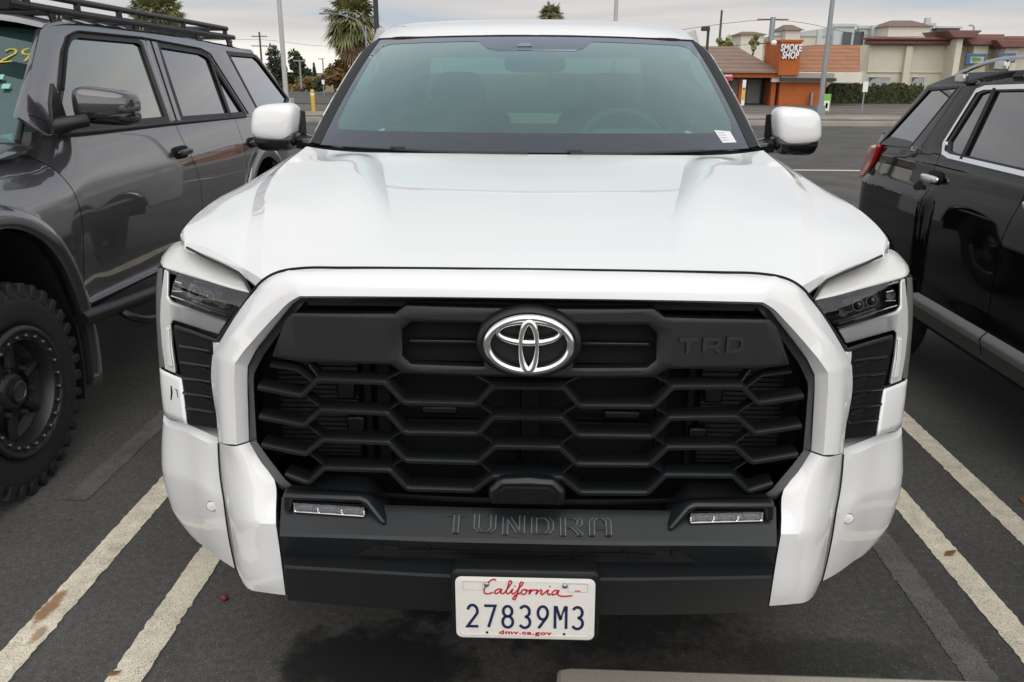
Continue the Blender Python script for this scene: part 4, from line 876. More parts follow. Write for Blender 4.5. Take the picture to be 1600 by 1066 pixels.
def digits():
    g = {'2': [arc(.5, .72, .42, .28, 165, -20, 10) + [(.05, .02), (.98, .02)]], '7': [[(.0, .98), (.95, .98), (.35, .0)]],
         '8': [arc(.5, .745, .38, .235, -90, 270, 18), arc(.5, .26, .44, .26, 90, 450, 18)],
         '3': [arc(.45, .75, .42, .25, 150, -85, 10), arc(.45, .26, .46, .26, 88, -150, 12)],
         '9': [arc(.5, .70, .42, .30, -40, 320, 18), [(.90, .62), (.82, .50), (.15, .0)]],
         'M': [[(.04, 0), (.04, .98), (.14, .98), (.5, .40), (.86, .98), (.96, .98), (.96, 0)]]}
    L_ = []; x = -.128
    for ch in '27839M3':
        w = .0255 if ch != 'M' else .0265
        for ln in g[ch]: L_.append([(x + u * w, -.0475 + v * .0545) for u, v in ln])
        x += .0385
    V, F = ribbonvf(L_, .0060, lambda u, v, d: pl(u, v, d - .0014), .0016); mesh('registration_number', V, F, 'plate_blue', plate, smooth=False)
    script = [[(.118, .94), (.10, 1.0), (.075, .96), (.03, .72), (.005, .42), (.012, .30), (.04, .28), (.085, .36)],
              [(.165, .50), (.145, .53), (.115, .46), (.102, .34), (.118, .30), (.145, .38), (.168, .50), (.160, .34), (.170, .30), (.195, .36)],
              [(.195, .36), (.235, .66), (.258, .92), (.250, .94), (.225, .62), (.212, .36), (.222, .30), (.245, .36)],
              [(.245, .36), (.268, .52), (.262, .36), (.270, .30), (.292, .36)], [(.288, .66), (.292, .70)],
              [(.292, .36), (.335, .62), (.362, .88), (.352, .90), (.330, .62), (.305, .20), (.285, .02), (.272, .04), (.285, .18), (.345, .36)],
              [(.395, .50), (.372, .52), (.350, .42), (.355, .30), (.378, .30), (.398, .42), (.392, .52), (.415, .46)],
              [(.415, .46), (.440, .52), (.432, .46), (.422, .30), (.440, .44), (.468, .52), (.480, .50)],
              [(.480, .50), (.498, .52), (.492, .40), (.485, .30), (.510, .46), (.535, .52), (.540, .46), (.530, .34), (.540, .30), (.560, .36)],
              [(.560, .36), (.600, .52), (.592, .36), (.602, .30), (.622, .36)], [(.612, .68), (.616, .72)],
              [(.690, .50), (.668, .52), (.638, .42), (.636, .30), (.660, .32), (.695, .50), (.686, .32), (.705, .26), (.76, .24), (.82, .28)]]
    L_ = [spl([A_((u * .235 - .0905, v * .050 + .0215)) for u, v in ln], 5) if len(ln) > 2 else [A_((u * .235 - .0905, v * .050 + .0215)) for u, v in ln] for ln in script]
    V, F = ribbonvf(L_, .0031, lambda u, v, d: pl(u, v, d - .0012), .0014); mesh('state_name', V, F, 'plate_red', plate, smooth=False)
    textobj('web_address', 'dmv.ca.gov', .0135, lambda u, v, d: pl(u, v - .0605, d - .0010), .001, 'plate_red', plate, offset=.00045, spacing=1.12, sx=1.72)
    for x in (-.084, .086):
        V, F = lathevf([(.0001, -.004), (.004, -.0035), (.0058, -.002), (.0062, 0), (.0062, .003)], pl(x, .0585, 0), 'y', 16, 1); mesh('plate_bolt', V, F, 'steel', plate)
        V, F = lathevf([(.0028, .0), (.0028, -.0014), (.0001, -.0014)], pl(x, -.0615, 0), 'y', 12, 1); mesh('bolt_hole', V, F, 'deep_black', plate)
    for cx in (-.114, .114):
        V, F = ribbonvf([[(cx - .021, .044), (cx + .021, .044), (cx + .021, .064), (cx - .021, .064), (cx - .021, .044)]], .0005, lambda u, v, d: pl(u, v, d - .0006), .0004); mesh('sticker_outline', V, F, 'print_grey', plate)
    V, F = slabvf([pl(.108, .0455, -.0006), pl(.120, .0455, -.0006), pl(.120, .0480, -.0006), pl(.108, .0480, -.0006)], (0, .0005, 0)); mesh('month_mark', V, F, 'plate_red', plate)
digits()
# ---- windshield, pillars, roof, cabin
def WS(u, v, off=0):
    b = A_((.790 * u, 1.302 + .198 * u * u, 1.438 + .004 * u * u)); t = A_((.679 * u, 2.05 + .16 * u * u, 1.842 - .011 * u * u))
    p = b + (t - b) * v; nrm = A_((.25 * u, -.48, .88)); nrm /= np.linalg.norm(nrm)
    return p + nrm * (.035 * 4 * v * (1 - v) * (1 - .6 * u * u) + off)
V, F = gridvf([[WS(-1 + 2 * i / 40, j / 20) for i in range(41)] for j in range(21)])
wsh = mesh('windshield', V, F, 'windshield_glass', truck)
def frit():
    O = [(-1, 0), (1, 0), (1, 1), (-1, 1)]
    # visible glass, with the camera housing hanging from the top
    hole = [(-.93, .12), (-.80, .115), (.80, .115), (.93, .12), (.955, .20), (.955, .80), (.93, .90), (.88, .925), (.34, .925), (.27, .83), (.22, .80), (-.22, .80), (-.27, .83), (-.34, .925), (-.88, .925), (-.93, .90), (-.955, .80), (-.955, .20)]
    plateobj('frit_band', [O, hole], lambda u, v, d: WS(u, v, .0012 - d * .2), .006, 0, 'frit', wsh, cuts=[i * .05 for i in range(-19, 20)], cuts2=[i * .05 for i in range(1, 20)])
frit()
V, F = slabvf([WS(-.058 + .042 * math.cos(R(a)), .845 + .045 * math.sin(R(a)), .004) for a in range(0, 181, 15)], (0, .002, -.002)); mesh('camera_window', V, F, 'camera_pane', wsh, smooth=False)
# sticker on the glass, lower driver side
def sticker():
    P = [WS(.845, .135, .002), WS(.925, .125, .002), WS(.935, .045, .002), WS(.865, .045, .002)]
    V, F = slabvf(P, (0, .002, -.002)); o = mesh('window_sticker', V, F, 'paper', wsh, smooth=False)
    for t in (.2, .4, .6, .8):
        a, b = A_(P[0]) * (1 - t) + A_(P[3]) * t, A_(P[1]) * (1 - t) + A_(P[2]) * t
        V, F = tubevf([a * .92 + b * .08, a * .45 + b * .55], .0012, 5); mesh('printed_line', V, F, 'print_grey', o)
sticker()
def pillars():
    for sg in (1, -1):
        rows = []
        for j in range(13):
            v = j / 12; e = WS(1, v); 
            k = 1 - .85 * sstep(.86, 1, v); s0 = e + A_((.004, -.004, .006)) * k; s1 = e + A_((.022, .004, .010)) * k; s2 = s1 + A_((.010, .012, -.004)) * k
            s3 = s2 + A_((.016, .035, -.006)) * k; s4 = s3 + A_((.012, .10, -.040)) * k
            rows.append([A_((sg * p[0], p[1], p[2])) for p in (e + A_((-.01, -.004, .004)), s0, s1, s2, s3, s4)])
        V, F = gridvf([r[:4] for r in rows]); mesh('pillar_seal', V, F, 'seal_rubber', truck, flip=(sg < 0), sharp=60)
        V, F = gridvf([r[3:] for r in rows]); mesh('a_pillar', V, F, 'white_paint', truck, flip=(sg < 0), sharp=60)
pillars()
def roof():
    net = []
    for u in (0, .35, .7, .92, 1.0, 1.045):
        e = WS(min(u, 1), 1); dz = [0, 0, -.002, -.010, -.022, -.045][[0, .35, .7, .92, 1.0, 1.045].index(u)]
        x = e[0] if u <= 1 else e[0] + .030
        col = [(x, e[1] - .004, e[2] + .004 + min(0, dz + .01)), (x, e[1] + .05, e[2] + .032 + dz), (x, e[1] + .20, e[2] + .066 + dz), (x, e[1] + .55, e[2] + .094 + dz), (x * 1.01, 3.1, e[2] + .106 + dz * 1.2), (x * 1.0, 3.55, e[2] + .09 + dz * 1.2), (x * .99, 3.66, e[2] + .05 + dz)]
        net.append(col)
    net = [list(r) for r in zip(*net)]
    V, F = gridvf(symgrid(bip(net, 5, 5))); mesh('roof', V, F, 'white_paint', truck, sharp=50, flip=True)
    V, F = tubevf([WS(-1 + 2 * i / 20, 1) + A_((0, -.002, .002)) for i in range(21)], .0028, 8); mesh('windshield_seal', V, F, 'seal_rubber', truck)
roof()
def cabin():
    for sg in (1, -1):
        # side window frames: upper rails, centre post, back post
        pts = [(.685, 2.36, 1.785), (.69, 2.75, 1.835), (.695, 3.4, 1.84), (.70, 3.62, 1.81)]
        V, F = tubevf(spl([A_((sg * a, b, c)) for a, b, c in pts], 4), .035, 8); mesh('roof_rail', V, F, 'white_paint', truck)
        for a, b in (((.715, 2.62, 1.88), (.90, 2.60, 1.36)), ((.725, 3.58, 1.86), (.90, 3.56, 1.36))):
            V, F = tubevf([(sg * a[0], a[1], a[2]), (sg * b[0], b[1], b[2])], .045, 8); mesh('window_post', V, F, 'interior_pale' if a[1] < 3 else 'white_paint', truck)
        V, F = slabvf([(sg * .885, 1.66, 1.375), (sg * .90, 2.58, 1.375), (sg * .715, 2.60, 1.83), (sg * .70, 2.36, 1.80)], (sg * .003, 0, 0)); mesh('side_window', V, F, 'clear_glass', truck, smooth=False)
        V, F = slabvf([(sg * .90, 2.63, 1.375), (sg * .90, 3.52, 1.375), (sg * .715, 3.54, 1.83), (sg * .715, 2.65, 1.83)], (sg * .003, 0, 0)); mesh('side_window', V, F, 'privacy_glass', truck, smooth=False)
        V, F = tubevf(spl([(sg * .72, 1.86, 1.60), (sg * .69, 1.92, 1.64), (sg * .66, 2.02, 1.70), (sg * .655, 2.08, 1.74)], 4), .011, 8); mesh('grab_handle', V, F, 'interior_pale', truck)
        # front seats
        x = sg * .38
        V, F = rbox((x, 2.62, 1.20), (.50, .20, .74), .45, 6, squash=lambda a, b, c: (a * (1 - .15 * max(0, c / .37)), b + .25 * c, c)); st = mesh('front_seat', V, F, 'interior', truck)
        V, F = rbox((x, 2.74, 1.615), (.27, .11, .17), .55, 6, squash=lambda a, b, c: (a * (1 - .2 * max(0, c / .08)), b, c)); mesh('headrest', V, F, 'interior', st)
        for dx in (-.05, .05):
            V, F = tubevf([(x + dx, 2.73, 1.52), (x + dx, 2.735, 1.60)], .007, 6); mesh('headrest_post', V, F, 'chrome', st)
        V, F = rbox((x, 2.42, .92), (.50, .50, .16), .5, 5); mesh('seat_cushion', V, F, 'interior', st)
        V, F = rbox((sg * .40, 3.40, 1.18), (.56, .16, .66), .4, 5, squash=lambda a, b, c: (a, b + .12 * c, c)); rs = mesh('rear_seat', V, F, 'interior', truck)
        V, F = rbox((sg * .40, 3.45, 1.55), (.24, .09, .14), .5, 5); mesh('headrest', V, F, 'interior', rs)
    dash = [[(0, 1.36, 1.405), (.4, 1.40, 1.40), (.74, 1.52, 1.39)], [(0, 1.60, 1.425), (.4, 1.62, 1.42), (.74, 1.66, 1.40)], [(0, 1.84, 1.425), (.4, 1.85, 1.425), (.76, 1.86, 1.40)], [(0, 1.90, 1.38), (.4, 1.92, 1.37), (.77, 1.92, 1.35)], [(0, 1.95, 1.05), (.4, 1.95, 1.05), (.80, 1.95, 1.05)]]
    V, F = gridvf(symgrid(bip(dash, 4, 4))); mesh('dashboard', V, F, 'interior', truck, flip=True)
    V, F = rbox((.38, 1.80, 1.45), (.34, .16, .08), .6, 5); mesh('instrument_hood', V, F, 'interior', truck)
    n = 36; c = A_((.38, 2.06, 1.37)); P = []
    ax, bx = A_((1, 0, 0)), A_((0, .42, .907))
    ringp = [c + .19 * (math.cos(2 * math.pi * i / n) * ax + math.sin(2 * math.pi * i / n) * bx) for i in range(n + 1)]
    V, F = tubevf(ringp, .016, 8, caps=False); sw = mesh('steering_wheel', V, F, 'interior', truck)
    V, F = rbox(tuple(c + A_((0, -.02, 0))), (.15, .06, .13), .6, 5); mesh('wheel_hub', V, F, 'interior', sw)
    for a in (180, 0, 270):
        V, F = tubevf([c, c + .18 * (math.cos(R(a)) * ax + math.sin(R(a)) * bx)], .018, 6); mesh('wheel_spoke', V, F, 'interior', sw)
    V, F = rbox((0, 2.13, 1.735), (.26, .05, .075), .5, 6); rm = mesh('rear_view_mirror', V, F, 'interior', truck)
    V, F = tubevf([(0, 2.12, 1.77), (0, 2.06, 1.82)], .012, 6); mesh('mirror_stalk', V, F, 'interior', rm)
    V, F = rbox((0, 2.06, 1.795), (.20, .14, .05), .5, 5); mesh('camera_housing', V, F, 'frit', truck)
    V, F = boxvf((0, 3.02, 1.835), (1.16, 1.15, .015)); mesh('headliner', V, F, 'interior_pale', truck)
    for sg in (1, -1):
        V, F = rbox((sg * .36, 2.26, 1.795), (.40, .20, .022), .4, 5, squash=lambda a, b, c: (a, b, c + .08 * b)); mesh('sun_visor', V, F, 'interior_pale', truck)
        V, F = slabvf([(sg * .88, 1.70, 1.36), (sg * .88, 3.5, 1.36), (sg * .86, 3.5, .7), (sg * .86, 1.70, .7)], (-sg * .03, 0, 0)); mesh('door_trim', V, F, 'interior', truck)
        for a, b in (((.64, 2.02, 1.60), (.70, 1.80, 1.44)),):
            pass
    # rear wall of the cab with its window
    plateobj('cab_back', [[(-.86, .7), (.86, .7), (.88, 1.38), (.72, 1.86), (-.72, 1.86), (-.88, 1.38)], [(-.70, 1.40), (.70, 1.40), (.62, 1.78), (-.62, 1.78)]], lambda u, v, d: (u, 3.63 + d, v), .03, .004, 'interior', truck)
    V, F = slabvf([(-.71, 3.645, 1.39), (.71, 3.645, 1.39), (.63, 3.645, 1.79), (-.63, 3.645, 1.79)], (0, .004, 0)); mesh('rear_window', V, F, 'rear_glass', truck, smooth=False)
    # cowl and wipers
    cw = [[(.835 * u, 1.300 + .215 * u * u - .02, 1.418) for u in (0, .3, .6, .85, 1)], [(.80 * u, 1.312 + .20 * u * u, 1.436) for u in (0, .3, .6, .85, 1)]]
    V, F = gridvf(symgrid(bip(cw, 4, 2))); mesh('cowl', V, F, 'matt_black', truck, flip=True)
    for u0, u1 in ((-.62, -.02), (.16, .76)):
        P = [WS(u0, -.012, .006), WS((u0 + u1) / 2, -.016, .006), WS(u1, -.012, .006)]
        V, F = tubevf(spl(P, 6), .006, 8); wp = mesh('wiper', V, F, 'seal_rubber', truck)
        V, F = boxvf(tuple(WS(u0 + .02, -.002, .008)), (.05, .018, .010)); mesh('wiper_joint', V, F, 'seal_rubber', wp, bev=.003)
cabin()
# ---- door mirrors
def mirrors():
    for sg in (1, -1):
        c = (sg * 1.075, 1.95, 1.495)
        sq = lambda a, b, q: (a + sg * (-.012) * (q / .08), b + .25 * a * sg * .6 + .0 * q, q * (1 - .10 * (a * sg) / .1))
        V, F = rbox(c, (.196, .165, .152), .55, 10, squash=sq); cap = mesh('mirror_cap', V, F, 'white_paint', truck, sharp=80)
        V, F = rbox((c[0] - sg * .004, c[1] + .008, c[2] - .072), (.196, .160, .085), .45, 8, squash=lambda a, b, q: (a * (1 - .18 * max(0, -q / .04)), b + .15 * a * sg, q + .05 * a * sg * -.5)); mesh('mirror_base', V, F, 'gloss_black', cap, sharp=80)
        V, F = tubevf(spl([(sg * 1.03, 1.96, 1.422), (sg * .95, 1.95, 1.415), (sg * .86, 1.93, 1.40)], 4), [.032] * 9, 10); mesh('mirror_arm', V, F, 'gloss_black', cap)
        V, F = slabvf([(c[0] - sg * .085, 1.955, c[2] - .05), (c[0] - sg * .085, 1.955, c[2] + .05), (c[0] - sg * .103, 2.00, c[2] + .045), (c[0] - sg * .103, 2.00, c[2] - .05)], (-sg * .012, 0, 0)); mesh('inner_shell', V, F, 'satin_black', cap, bev=.006)
        V, F = slabvf([(c[0] - .085, 2.033, c[2] - .055), (c[0] + .085, 2.033, c[2] - .055), (c[0] + .08, 2.033, c[2] + .06), (c[0] - .08, 2.033, c[2] + .06)], (0, .01, 0)); mesh('mirror_glass', V, F, 'chrome', cap, bev=.01)
mirrors()

# ============================================================ grey SUV on the left
mat('suv_grey', (.10, .096, .105), .34, metal=.6, coat=1, spec=.5, coat_ior=2.5, coat_rough=.02)
mat('rim_dark', (.045, .045, .048), .38, metal=.6)
mat('rim_bolt', (.10, .10, .105), .3, metal=.8)
mat('marker_yellow', (.62, .52, .05), .6)
mat('sticker_green', (.25, .55, .42), .5)
mat('sticker_red', (.6, .05, .04), .5)
suv = empty('grey_suv', (-3.05, 3.0, 0), 'dark grey lifted SUV with black roof rack and knobbly tyres, left of the pickup', 'SUV')
def side2(name, ya, yb, ztop, zlow, xf, material, parent, face, n=(40, 16), sa=None, sb=None, solid=0):
    G = []
    for j in range(n[1] + 1):
        row = []
        for i in range(n[0] + 1):
            s = i / n[0]; y = ya + (yb - ya) * s; zl, zt = zlow(y), ztop(y); z = zl + (zt - zl) * (j / n[1])
            y2 = y + (1 - s) * (sa(z) if sa else 0) + s * (sb(z) if sb else 0)
            row.append(A_((xf(y2, z), y2, z)))
        G.append(row)
    V, F = gridvf(G); return mesh(name, V, F, material, parent, solid=solid, flip=(face < 0), sharp=45)
HUB = (1.505, .447)
def lx(y, z):
    x = interp(z, [(.45, -2.16), (.56, -2.125), (.68, -2.10), (.78, -2.088), (1.0, -2.080), (1.10, -2.083), (1.18, -2.090), (1.24, -2.103), (1.30, -2.117), (1.36, -2.132), (1.40, -2.144), (1.45, -2.168)])
    # fender shoulder rounds over more, nose tucks in
    k = sstep(2.30, 2.0, y); x = x * (1 - k) + k * (-2.070 + interp(z, [(.6, -.02), (1.02, 0), (1.12, -.004), (1.18, -.015), (1.23, -.036), (1.27, -.066), (1.30, -.105), (1.33, -.165), (1.36, -.25), (1.42, -.34)]))
    x -= .20 * sstep(1.05, .45, y) ** 2; x -= .10 * sstep(5.3, 5.9, y) ** 2
    # swell over the wheels
    x += .018 * math.exp(-((y - HUB[0]) / .6) ** 2) * sstep(1.25, .9, z)
    return x
def arch(y, hub, a, b, hz, sill):
    return max(sill, hz + b * math.sqrt(max(0, 1 - ((y - hub) / a) ** 2))) if abs(y - hub) < a else sill
def left_suv():
    belt = lambda y: interp(y, [(.6, 1.25), (1.0, 1.30), (1.5, 1.340), (1.9, 1.365), (2.0, 1.385), (2.12, 1.43), (2.3, 1.43), (3.3, 1.415), (4.7, 1.385), (5.85, 1.40)])
    lo = lambda y: interp(y, [(.6, .62), (2.0, .635), (3.0, .60), (5.6, .60)])
    low = lambda y: max(arch(y, HUB[0], .52, .67, HUB[1], lo(y)), arch(y, 4.88, .52, .62, HUB[1], lo(y)))
    seam = lambda z: .10 * sstep(1.43, 1.1, z) - .06 * sstep(1.1, .7, z)
    seam2 = lambda z: .13 * sstep(1.40, 1.0, z) - .02
    side2('front_fender', .62, 2.05, belt, low, lx, 'suv_grey', suv, 1, (70, 24), sb=seam)
    side2('front_door', 2.057, 3.47, belt, lo, lx, 'suv_grey', suv, 1, (30, 24), sa=seam, sb=seam2)
    side2('rear_door', 3.477, 4.46, belt, low, lx, 'suv_grey', suv, 1, (40, 24), sa=seam2, sb=lambda z: -.25 * sstep(1.2, .75, z) * 0)
    side2('rear_quarter', 4.467, 5.85, belt, low, lx, 'suv_grey', suv, 1, (50, 24))
    side2('far_side', .62, 5.85, belt, low, lambda y, z: -6.10 - lx(y, z), 'suv_grey', suv, -1, (80, 12))
    side2('inner_sill', .75, 5.5, lambda y: 1.38, low, lambda y, z: lx(y, z) - .010, 'deep_black', suv, 1, (80, 4), solid=0)
    # rocker crease
    V, F = tubevf([(-2.095, 2.02, .655), (-2.093, 3.0, .635), (-2.093, 3.95, .63)], .022, 8); mesh('rocker_trim', V, F, 'suv_grey', suv)
    # flares, wells, rock slider
    for hub, a, b in ((HUB[0], .52, .67), (4.88, .52, .62)):
        rows = []
        for i in range(41):
            q = R(-14 + 208 * i / 40); c, s = math.cos(q), math.sin(q)
            P = []
            for k, o in ((0, -.03), (.0, .006), (.018, .016), (.05, .018), (.075, .010), (.085, -.012)):
                y = hub + (a + k) * c; z = HUB[1] + (b + k) * s
                P.append(A_((lx(y if abs(y - hub) < .45 else hub + .45 * np.sign(y - hub), max(.7, z)) + o + .012, y, z)))
            rows.append(P)
        V, F = gridvf(rows); mesh('wheel_flare', V, F, 'suv_grey', suv, sharp=50, flip=True, solid=.004)
        V, F = [], []
        rows = [[A_((-2.10 - o, hub + (a - .005) * math.cos(R(-20 + 220 * i / 30)), HUB[1] + (b - .005) * math.sin(R(-20 + 220 * i / 30)))) for o in (0, .5)] for i in range(31)]
        V, F = gridvf(rows); mesh('wheel_well', V, F, 'deep_black', suv)
        V, F = boxvf((-2.62, hub, .85), (.04, 1.1, .8)); mesh('well_back', V, F, 'deep_black', suv)
    V, F = tubevf([(-2.04, 1.954, 0.6203), (-2.03, 2.25, 0.5945), (-2.02, 2.638, 0.567), (-2.02, 3.9, .53)], .036, 12); sl_ = mesh('rock_slider', V, F, 'satin_black', suv)
    V, F = tubevf(spl([(-2.03, 2.283, 0.5752), (-1.99, 2.284, 0.5459), (-1.95, 2.34, 0.5102), (-1.94, 2.47, 0.4788), (-1.95, 3.6, .50)], 5), .020, 10); mesh('kick_out', V, F, 'satin_black', sl_)
    V, F = merge([boxvf((-3.05, 3.0, .62), (1.6, 4.4, .16)), boxvf((-3.05, 2.0, .95), (1.5, .06, .6))]); mesh('chassis', V, F, 'deep_black', suv)
    # greenhouse
    gx = lambda z: -2.15 - .36 * (z - 1.42)
    def gf(u, v, d): return (gx(v) - d, u, v)
    yz = lambda P: [(p[1], p[2]) for p in P]
    out = yz([(-2.18, 1.981, 1.504), (-2.249, 2.249, 1.694), (-2.312, 2.483, 1.871), (-2.325, 2.569, 1.906), (-2.332, 2.704, 1.925), (-2.331, 3.585, 1.923), (-2.319, 4.497, 1.888), (-2.305, 5.271, 1.852), (-2.294, 5.573, 1.819), (-2.232, 5.777, 1.648), (-2.155, 5.912, 1.434), (-2.108, 5.829, 1.303), (-2.134, 4.688, 1.375), (-2.145, 3.378, 1.407), (-2.151, 2.321, 1.423), (-2.15, 2.136, 1.419)])
    w1 = yz([(-2.156, 2.231, 1.438), (-2.228, 2.443, 1.637), (-2.289, 2.639, 1.808), (-2.303, 2.704, 1.845), (-2.311, 2.797, 1.867), (-2.309, 3.437, 1.861), (-2.303, 3.493, 1.845), (-2.152, 3.381, 1.425), (-2.155, 2.321, 1.435)])
    w2 = yz([(-2.303, 3.717, 1.845), (-2.293, 4.342, 1.818), (-2.283, 4.447, 1.791), (-2.14, 4.684, 1.393), (-2.148, 3.581, 1.415)])
    w3 = yz([(-2.294, 4.889, 1.82), (-2.291, 5.482, 1.813), (-2.281, 5.557, 1.784), (-2.166, 5.921, 1.466), (-2.145, 5.755, 1.407), (-2.142, 5.016, 1.397)])
    cy = [1.8 + .15 * i for i in range(28)]
    gh = plateobj('side_frame', [out, w1, w2, w3], gf, .03, .004, 'suv_grey', suv, sharp=50)
    plateobj('far_side_frame', [out, w1, w2, w3], lambda u, v, d: (-6.10 - gf(u, v, d)[0], u, v), .03, .004, 'suv_grey', suv, sharp=50)
    for k, (w, gm) in enumerate(((w1, 'clear_glass'), (w2, 'privacy_glass'), (w3, 'privacy_glass'))):
        V, F = slabvf([gf(u, v, .012) for u, v in w], (-.004, 0, 0)); g = mesh('side_window', V, F, gm, suv, smooth=False)
        V, F = slabvf([(-6.10 - gf(u, v, .012)[0], u, v) for u, v in w], (.004, 0, 0)); mesh('far_window', V, F, gm, suv, smooth=False)
        V, F = ribbonvf([list(w) + [w[0]]], .030, lambda u, v, d: gf(u, v, d - .003), .012); mesh('window_seal', V, F, 'seal_rubber', suv, sharp=30)
    # dark sash between the doors and belt mouldings
    b1 = yz([(-2.314, 3.568, 1.876), (-2.313, 3.713, 1.874), (-2.146, 3.537, 1.41), (-2.147, 3.42, 1.412)])
    V, F = slabvf([gf(u, v, -.004) for u, v in b1], (-.01, 0, 0)); mesh('door_post', V, F, 'suv_grey', suv, bev=.002)
    b2 = yz([(-2.315, 3.63, 1.878), (-2.146, 3.48, 1.409)]); V, F = tubevf([gf(u, v, -.006) for u, v in b2], .004, 6); mesh('door_gap', V, F, 'deep_black', suv)
    b3 = yz([(-2.28, 4.473, 1.782), (-2.139, 4.384, 1.39)]); V, F = tubevf([gf(u, v, .0) for u, v in b3], .012, 8); mesh('window_divider', V, F, 'seal_rubber', suv)
    V, F = tubevf(spl([(-2.13, 2.195, 1.421), (-2.13, 2.694, 1.411), (-2.13, 3.341, 1.402), (-2.13, 3.997, 1.389), (-2.13, 4.677, 1.376)], 4), .010, 8); mesh('belt_moulding', V, F, 'seal_rubber', suv)
    # drip line on the frame
    P = [(-2.208, 2.409, 1.609), (-2.271, 2.597, 1.783), (-2.297, 2.709, 1.857), (-2.306, 2.805, 1.882), (-2.305, 3.515, 1.878), (-2.291, 4.353, 1.839), (-2.28, 4.49, 1.808), (-2.13, 4.737, 1.391)]
    V, F = tubevf(P, .006, 6); mesh('drip_line', V, F, 'deep_black', suv)
    # roof
    top = [(2.50, 1.895), (2.75, 1.925), (3.4, 1.930), (4.4, 1.905), (5.3, 1.865), (5.55, 1.835)]
    net = [[(-3.05 + sg * w, y, z + dz) for sg, w, dz in ((-1, .745, -.025), (-1, .62, .012), (0, 0, .045), (1, .62, .012), (1, .73, -.010))] for y, z in top]
    V, F = gridvf(bip(net, 5, 4)); mesh('roof', V, F, 'suv_grey', suv, flip=False, sharp=60)
    # windshield, hood, nose, tail
    w = [[(-3.05 + u * .82, 1.86 + .18 * u * u, 1.405 - .01 * u * u) for u in (-1, -.5, 0, .5, 1)], [(-3.05 + u * .70, 2.50 + .07 * u * u, 1.90 - .02 * u * u) for u in (-1, -.5, 0, .5, 1)]]
    V, F = gridvf(bip(w, 4, 6)); ws_ = mesh('windshield', V, F, 'windshield_glass', suv)
    V, F = tubevf([(-2.235, 2.03, 1.40), (-2.29, 2.30, 1.65), (-2.345, 2.55, 1.875)], .014, 8); mesh('windshield_seal', V, F, 'seal_rubber', suv)
    wp = lambda u, v: (A_(w[0][2]) * (1 - v) + A_(w[1][2]) * v) + A_((u, .18 * (u / .8) ** 2, 0)) + A_((0, -.012, .012))
    L_ = [[(.50, .66), (.545, .68)], arc(.595, .72, .022, .03, 160, -20, 6) + [(.572, .63), (.622, .64)], arc(.66, .73, .02, .028, -40, 320, 10), [(.682, .73), (.670, .64)]]
    V, F = ribbonvf(L_, .010, lambda u, v, d: tuple(wp(u + .02, v) + A_((0, d, 0))), .002); mesh('marker_number', V, F, 'marker_yellow', ws_)
    for u, v, sz, m in ((.60, .48, .05, 'sticker_green'), (.66, .40, .03, 'sticker_green'), (.60, .06, .03, 'sticker_red')):
        a = wp(u, v); V, F = slabvf([a, a + A_((sz, .01, 0)), a + A_((sz, .03, .02)), a + A_((0, .02, .02))], (0, -.001, .001)); mesh('glass_sticker', V, F, m, ws_)
    hd = [[(-3.05 + u * (.80 + .06 * t), .70 + 1.20 * t + .18 * u * u * t, 1.235 + .165 * t ** .8 - .05 * u * u * (1 - .5 * t)) for u in (-1, -.6, 0, .6, 1)] for t in (0, .1, .3, .6, 1)]
    V, F = gridvf(bip(hd, 4, 4)); mesh('hood', V, F, 'suv_grey', suv, sharp=60)
    V, F = rbox((-3.05, .66, .85), (1.72, .28, .62), .3, 8); mesh('front_bumper', V, F, 'suv_grey', suv)
    V, F = boxvf((-3.05, .53, 1.02), (1.0, .04, .22)); mesh('grille', V, F, 'satin_black', suv, bev=.02)
    for sg in (-1, 1):
        V, F = rbox((-3.05 + sg * .72, .66, 1.10), (.36, .22, .16), .5, 6); mesh('headlight', V, F, 'lamp_white', suv)
    V, F = boxvf((-3.05, 5.82, 1.0), (1.70, .08, .85)); mesh('tailgate', V, F, 'suv_grey', suv, bev=.03)
    V, F = slabvf([(-3.75, 5.82, 1.40), (-2.35, 5.82, 1.40), (-2.45, 5.40, 1.82), (-3.65, 5.40, 1.82)], (0, .01, .004)); mesh('rear_window', V, F, 'privacy_glass', suv, smooth=False)
    V, F = rbox((-3.05, 5.58, 1.84), (1.42, .26, .07), .4, 6); mesh('spoiler', V, F, 'suv_grey', suv)
    # seats
    for sg in (-1, 1):
        for yy in (2.95, 3.9):
            V, F = rbox((-3.05 + sg * .38, yy, 1.20), (.5, .2, .75), .45, 5, squash=lambda a, b, c: (a, b + .22 * c, c)); s_ = mesh('seat', V, F, 'interior', suv)
            V, F = rbox((-3.05 + sg * .38, yy + .12, 1.64), (.26, .11, .18), .55, 5); mesh('headrest', V, F, 'interior', s_)
    V, F = boxvf((-3.05, 2.05, 1.32), (1.6, .4, .14)); mesh('dashboard', V, F, 'interior', suv, bev=.04)
    # door handles
    for c in ((-2.085, 3.385, 1.234), (-2.085, 4.647, 1.19)):
        V, F = rbox((c[0] - .012, c[1], c[2]), (.03, .19, .075), .6, 8); cup = mesh('handle_cup', V, F, 'deep_black', suv)
        V, F = rbox((c[0] + .012, c[1] + .005, c[2] + .002), (.035, .20, .036), .55, 8); mesh('door_handle', V, F, 'gloss_black', cup)
    # mirror
    c = (-1.98, 2.35, 1.535)
    V, F = rbox((c[0], c[1], c[2] + .012), (.250, .16, .145), .55, 10, squash=lambda a, b, q: (a, b + .30 * a, q * (1 - .25 * a / .12))); mc = mesh('door_mirror', V, F, 'grey_paint', suv, sharp=80)
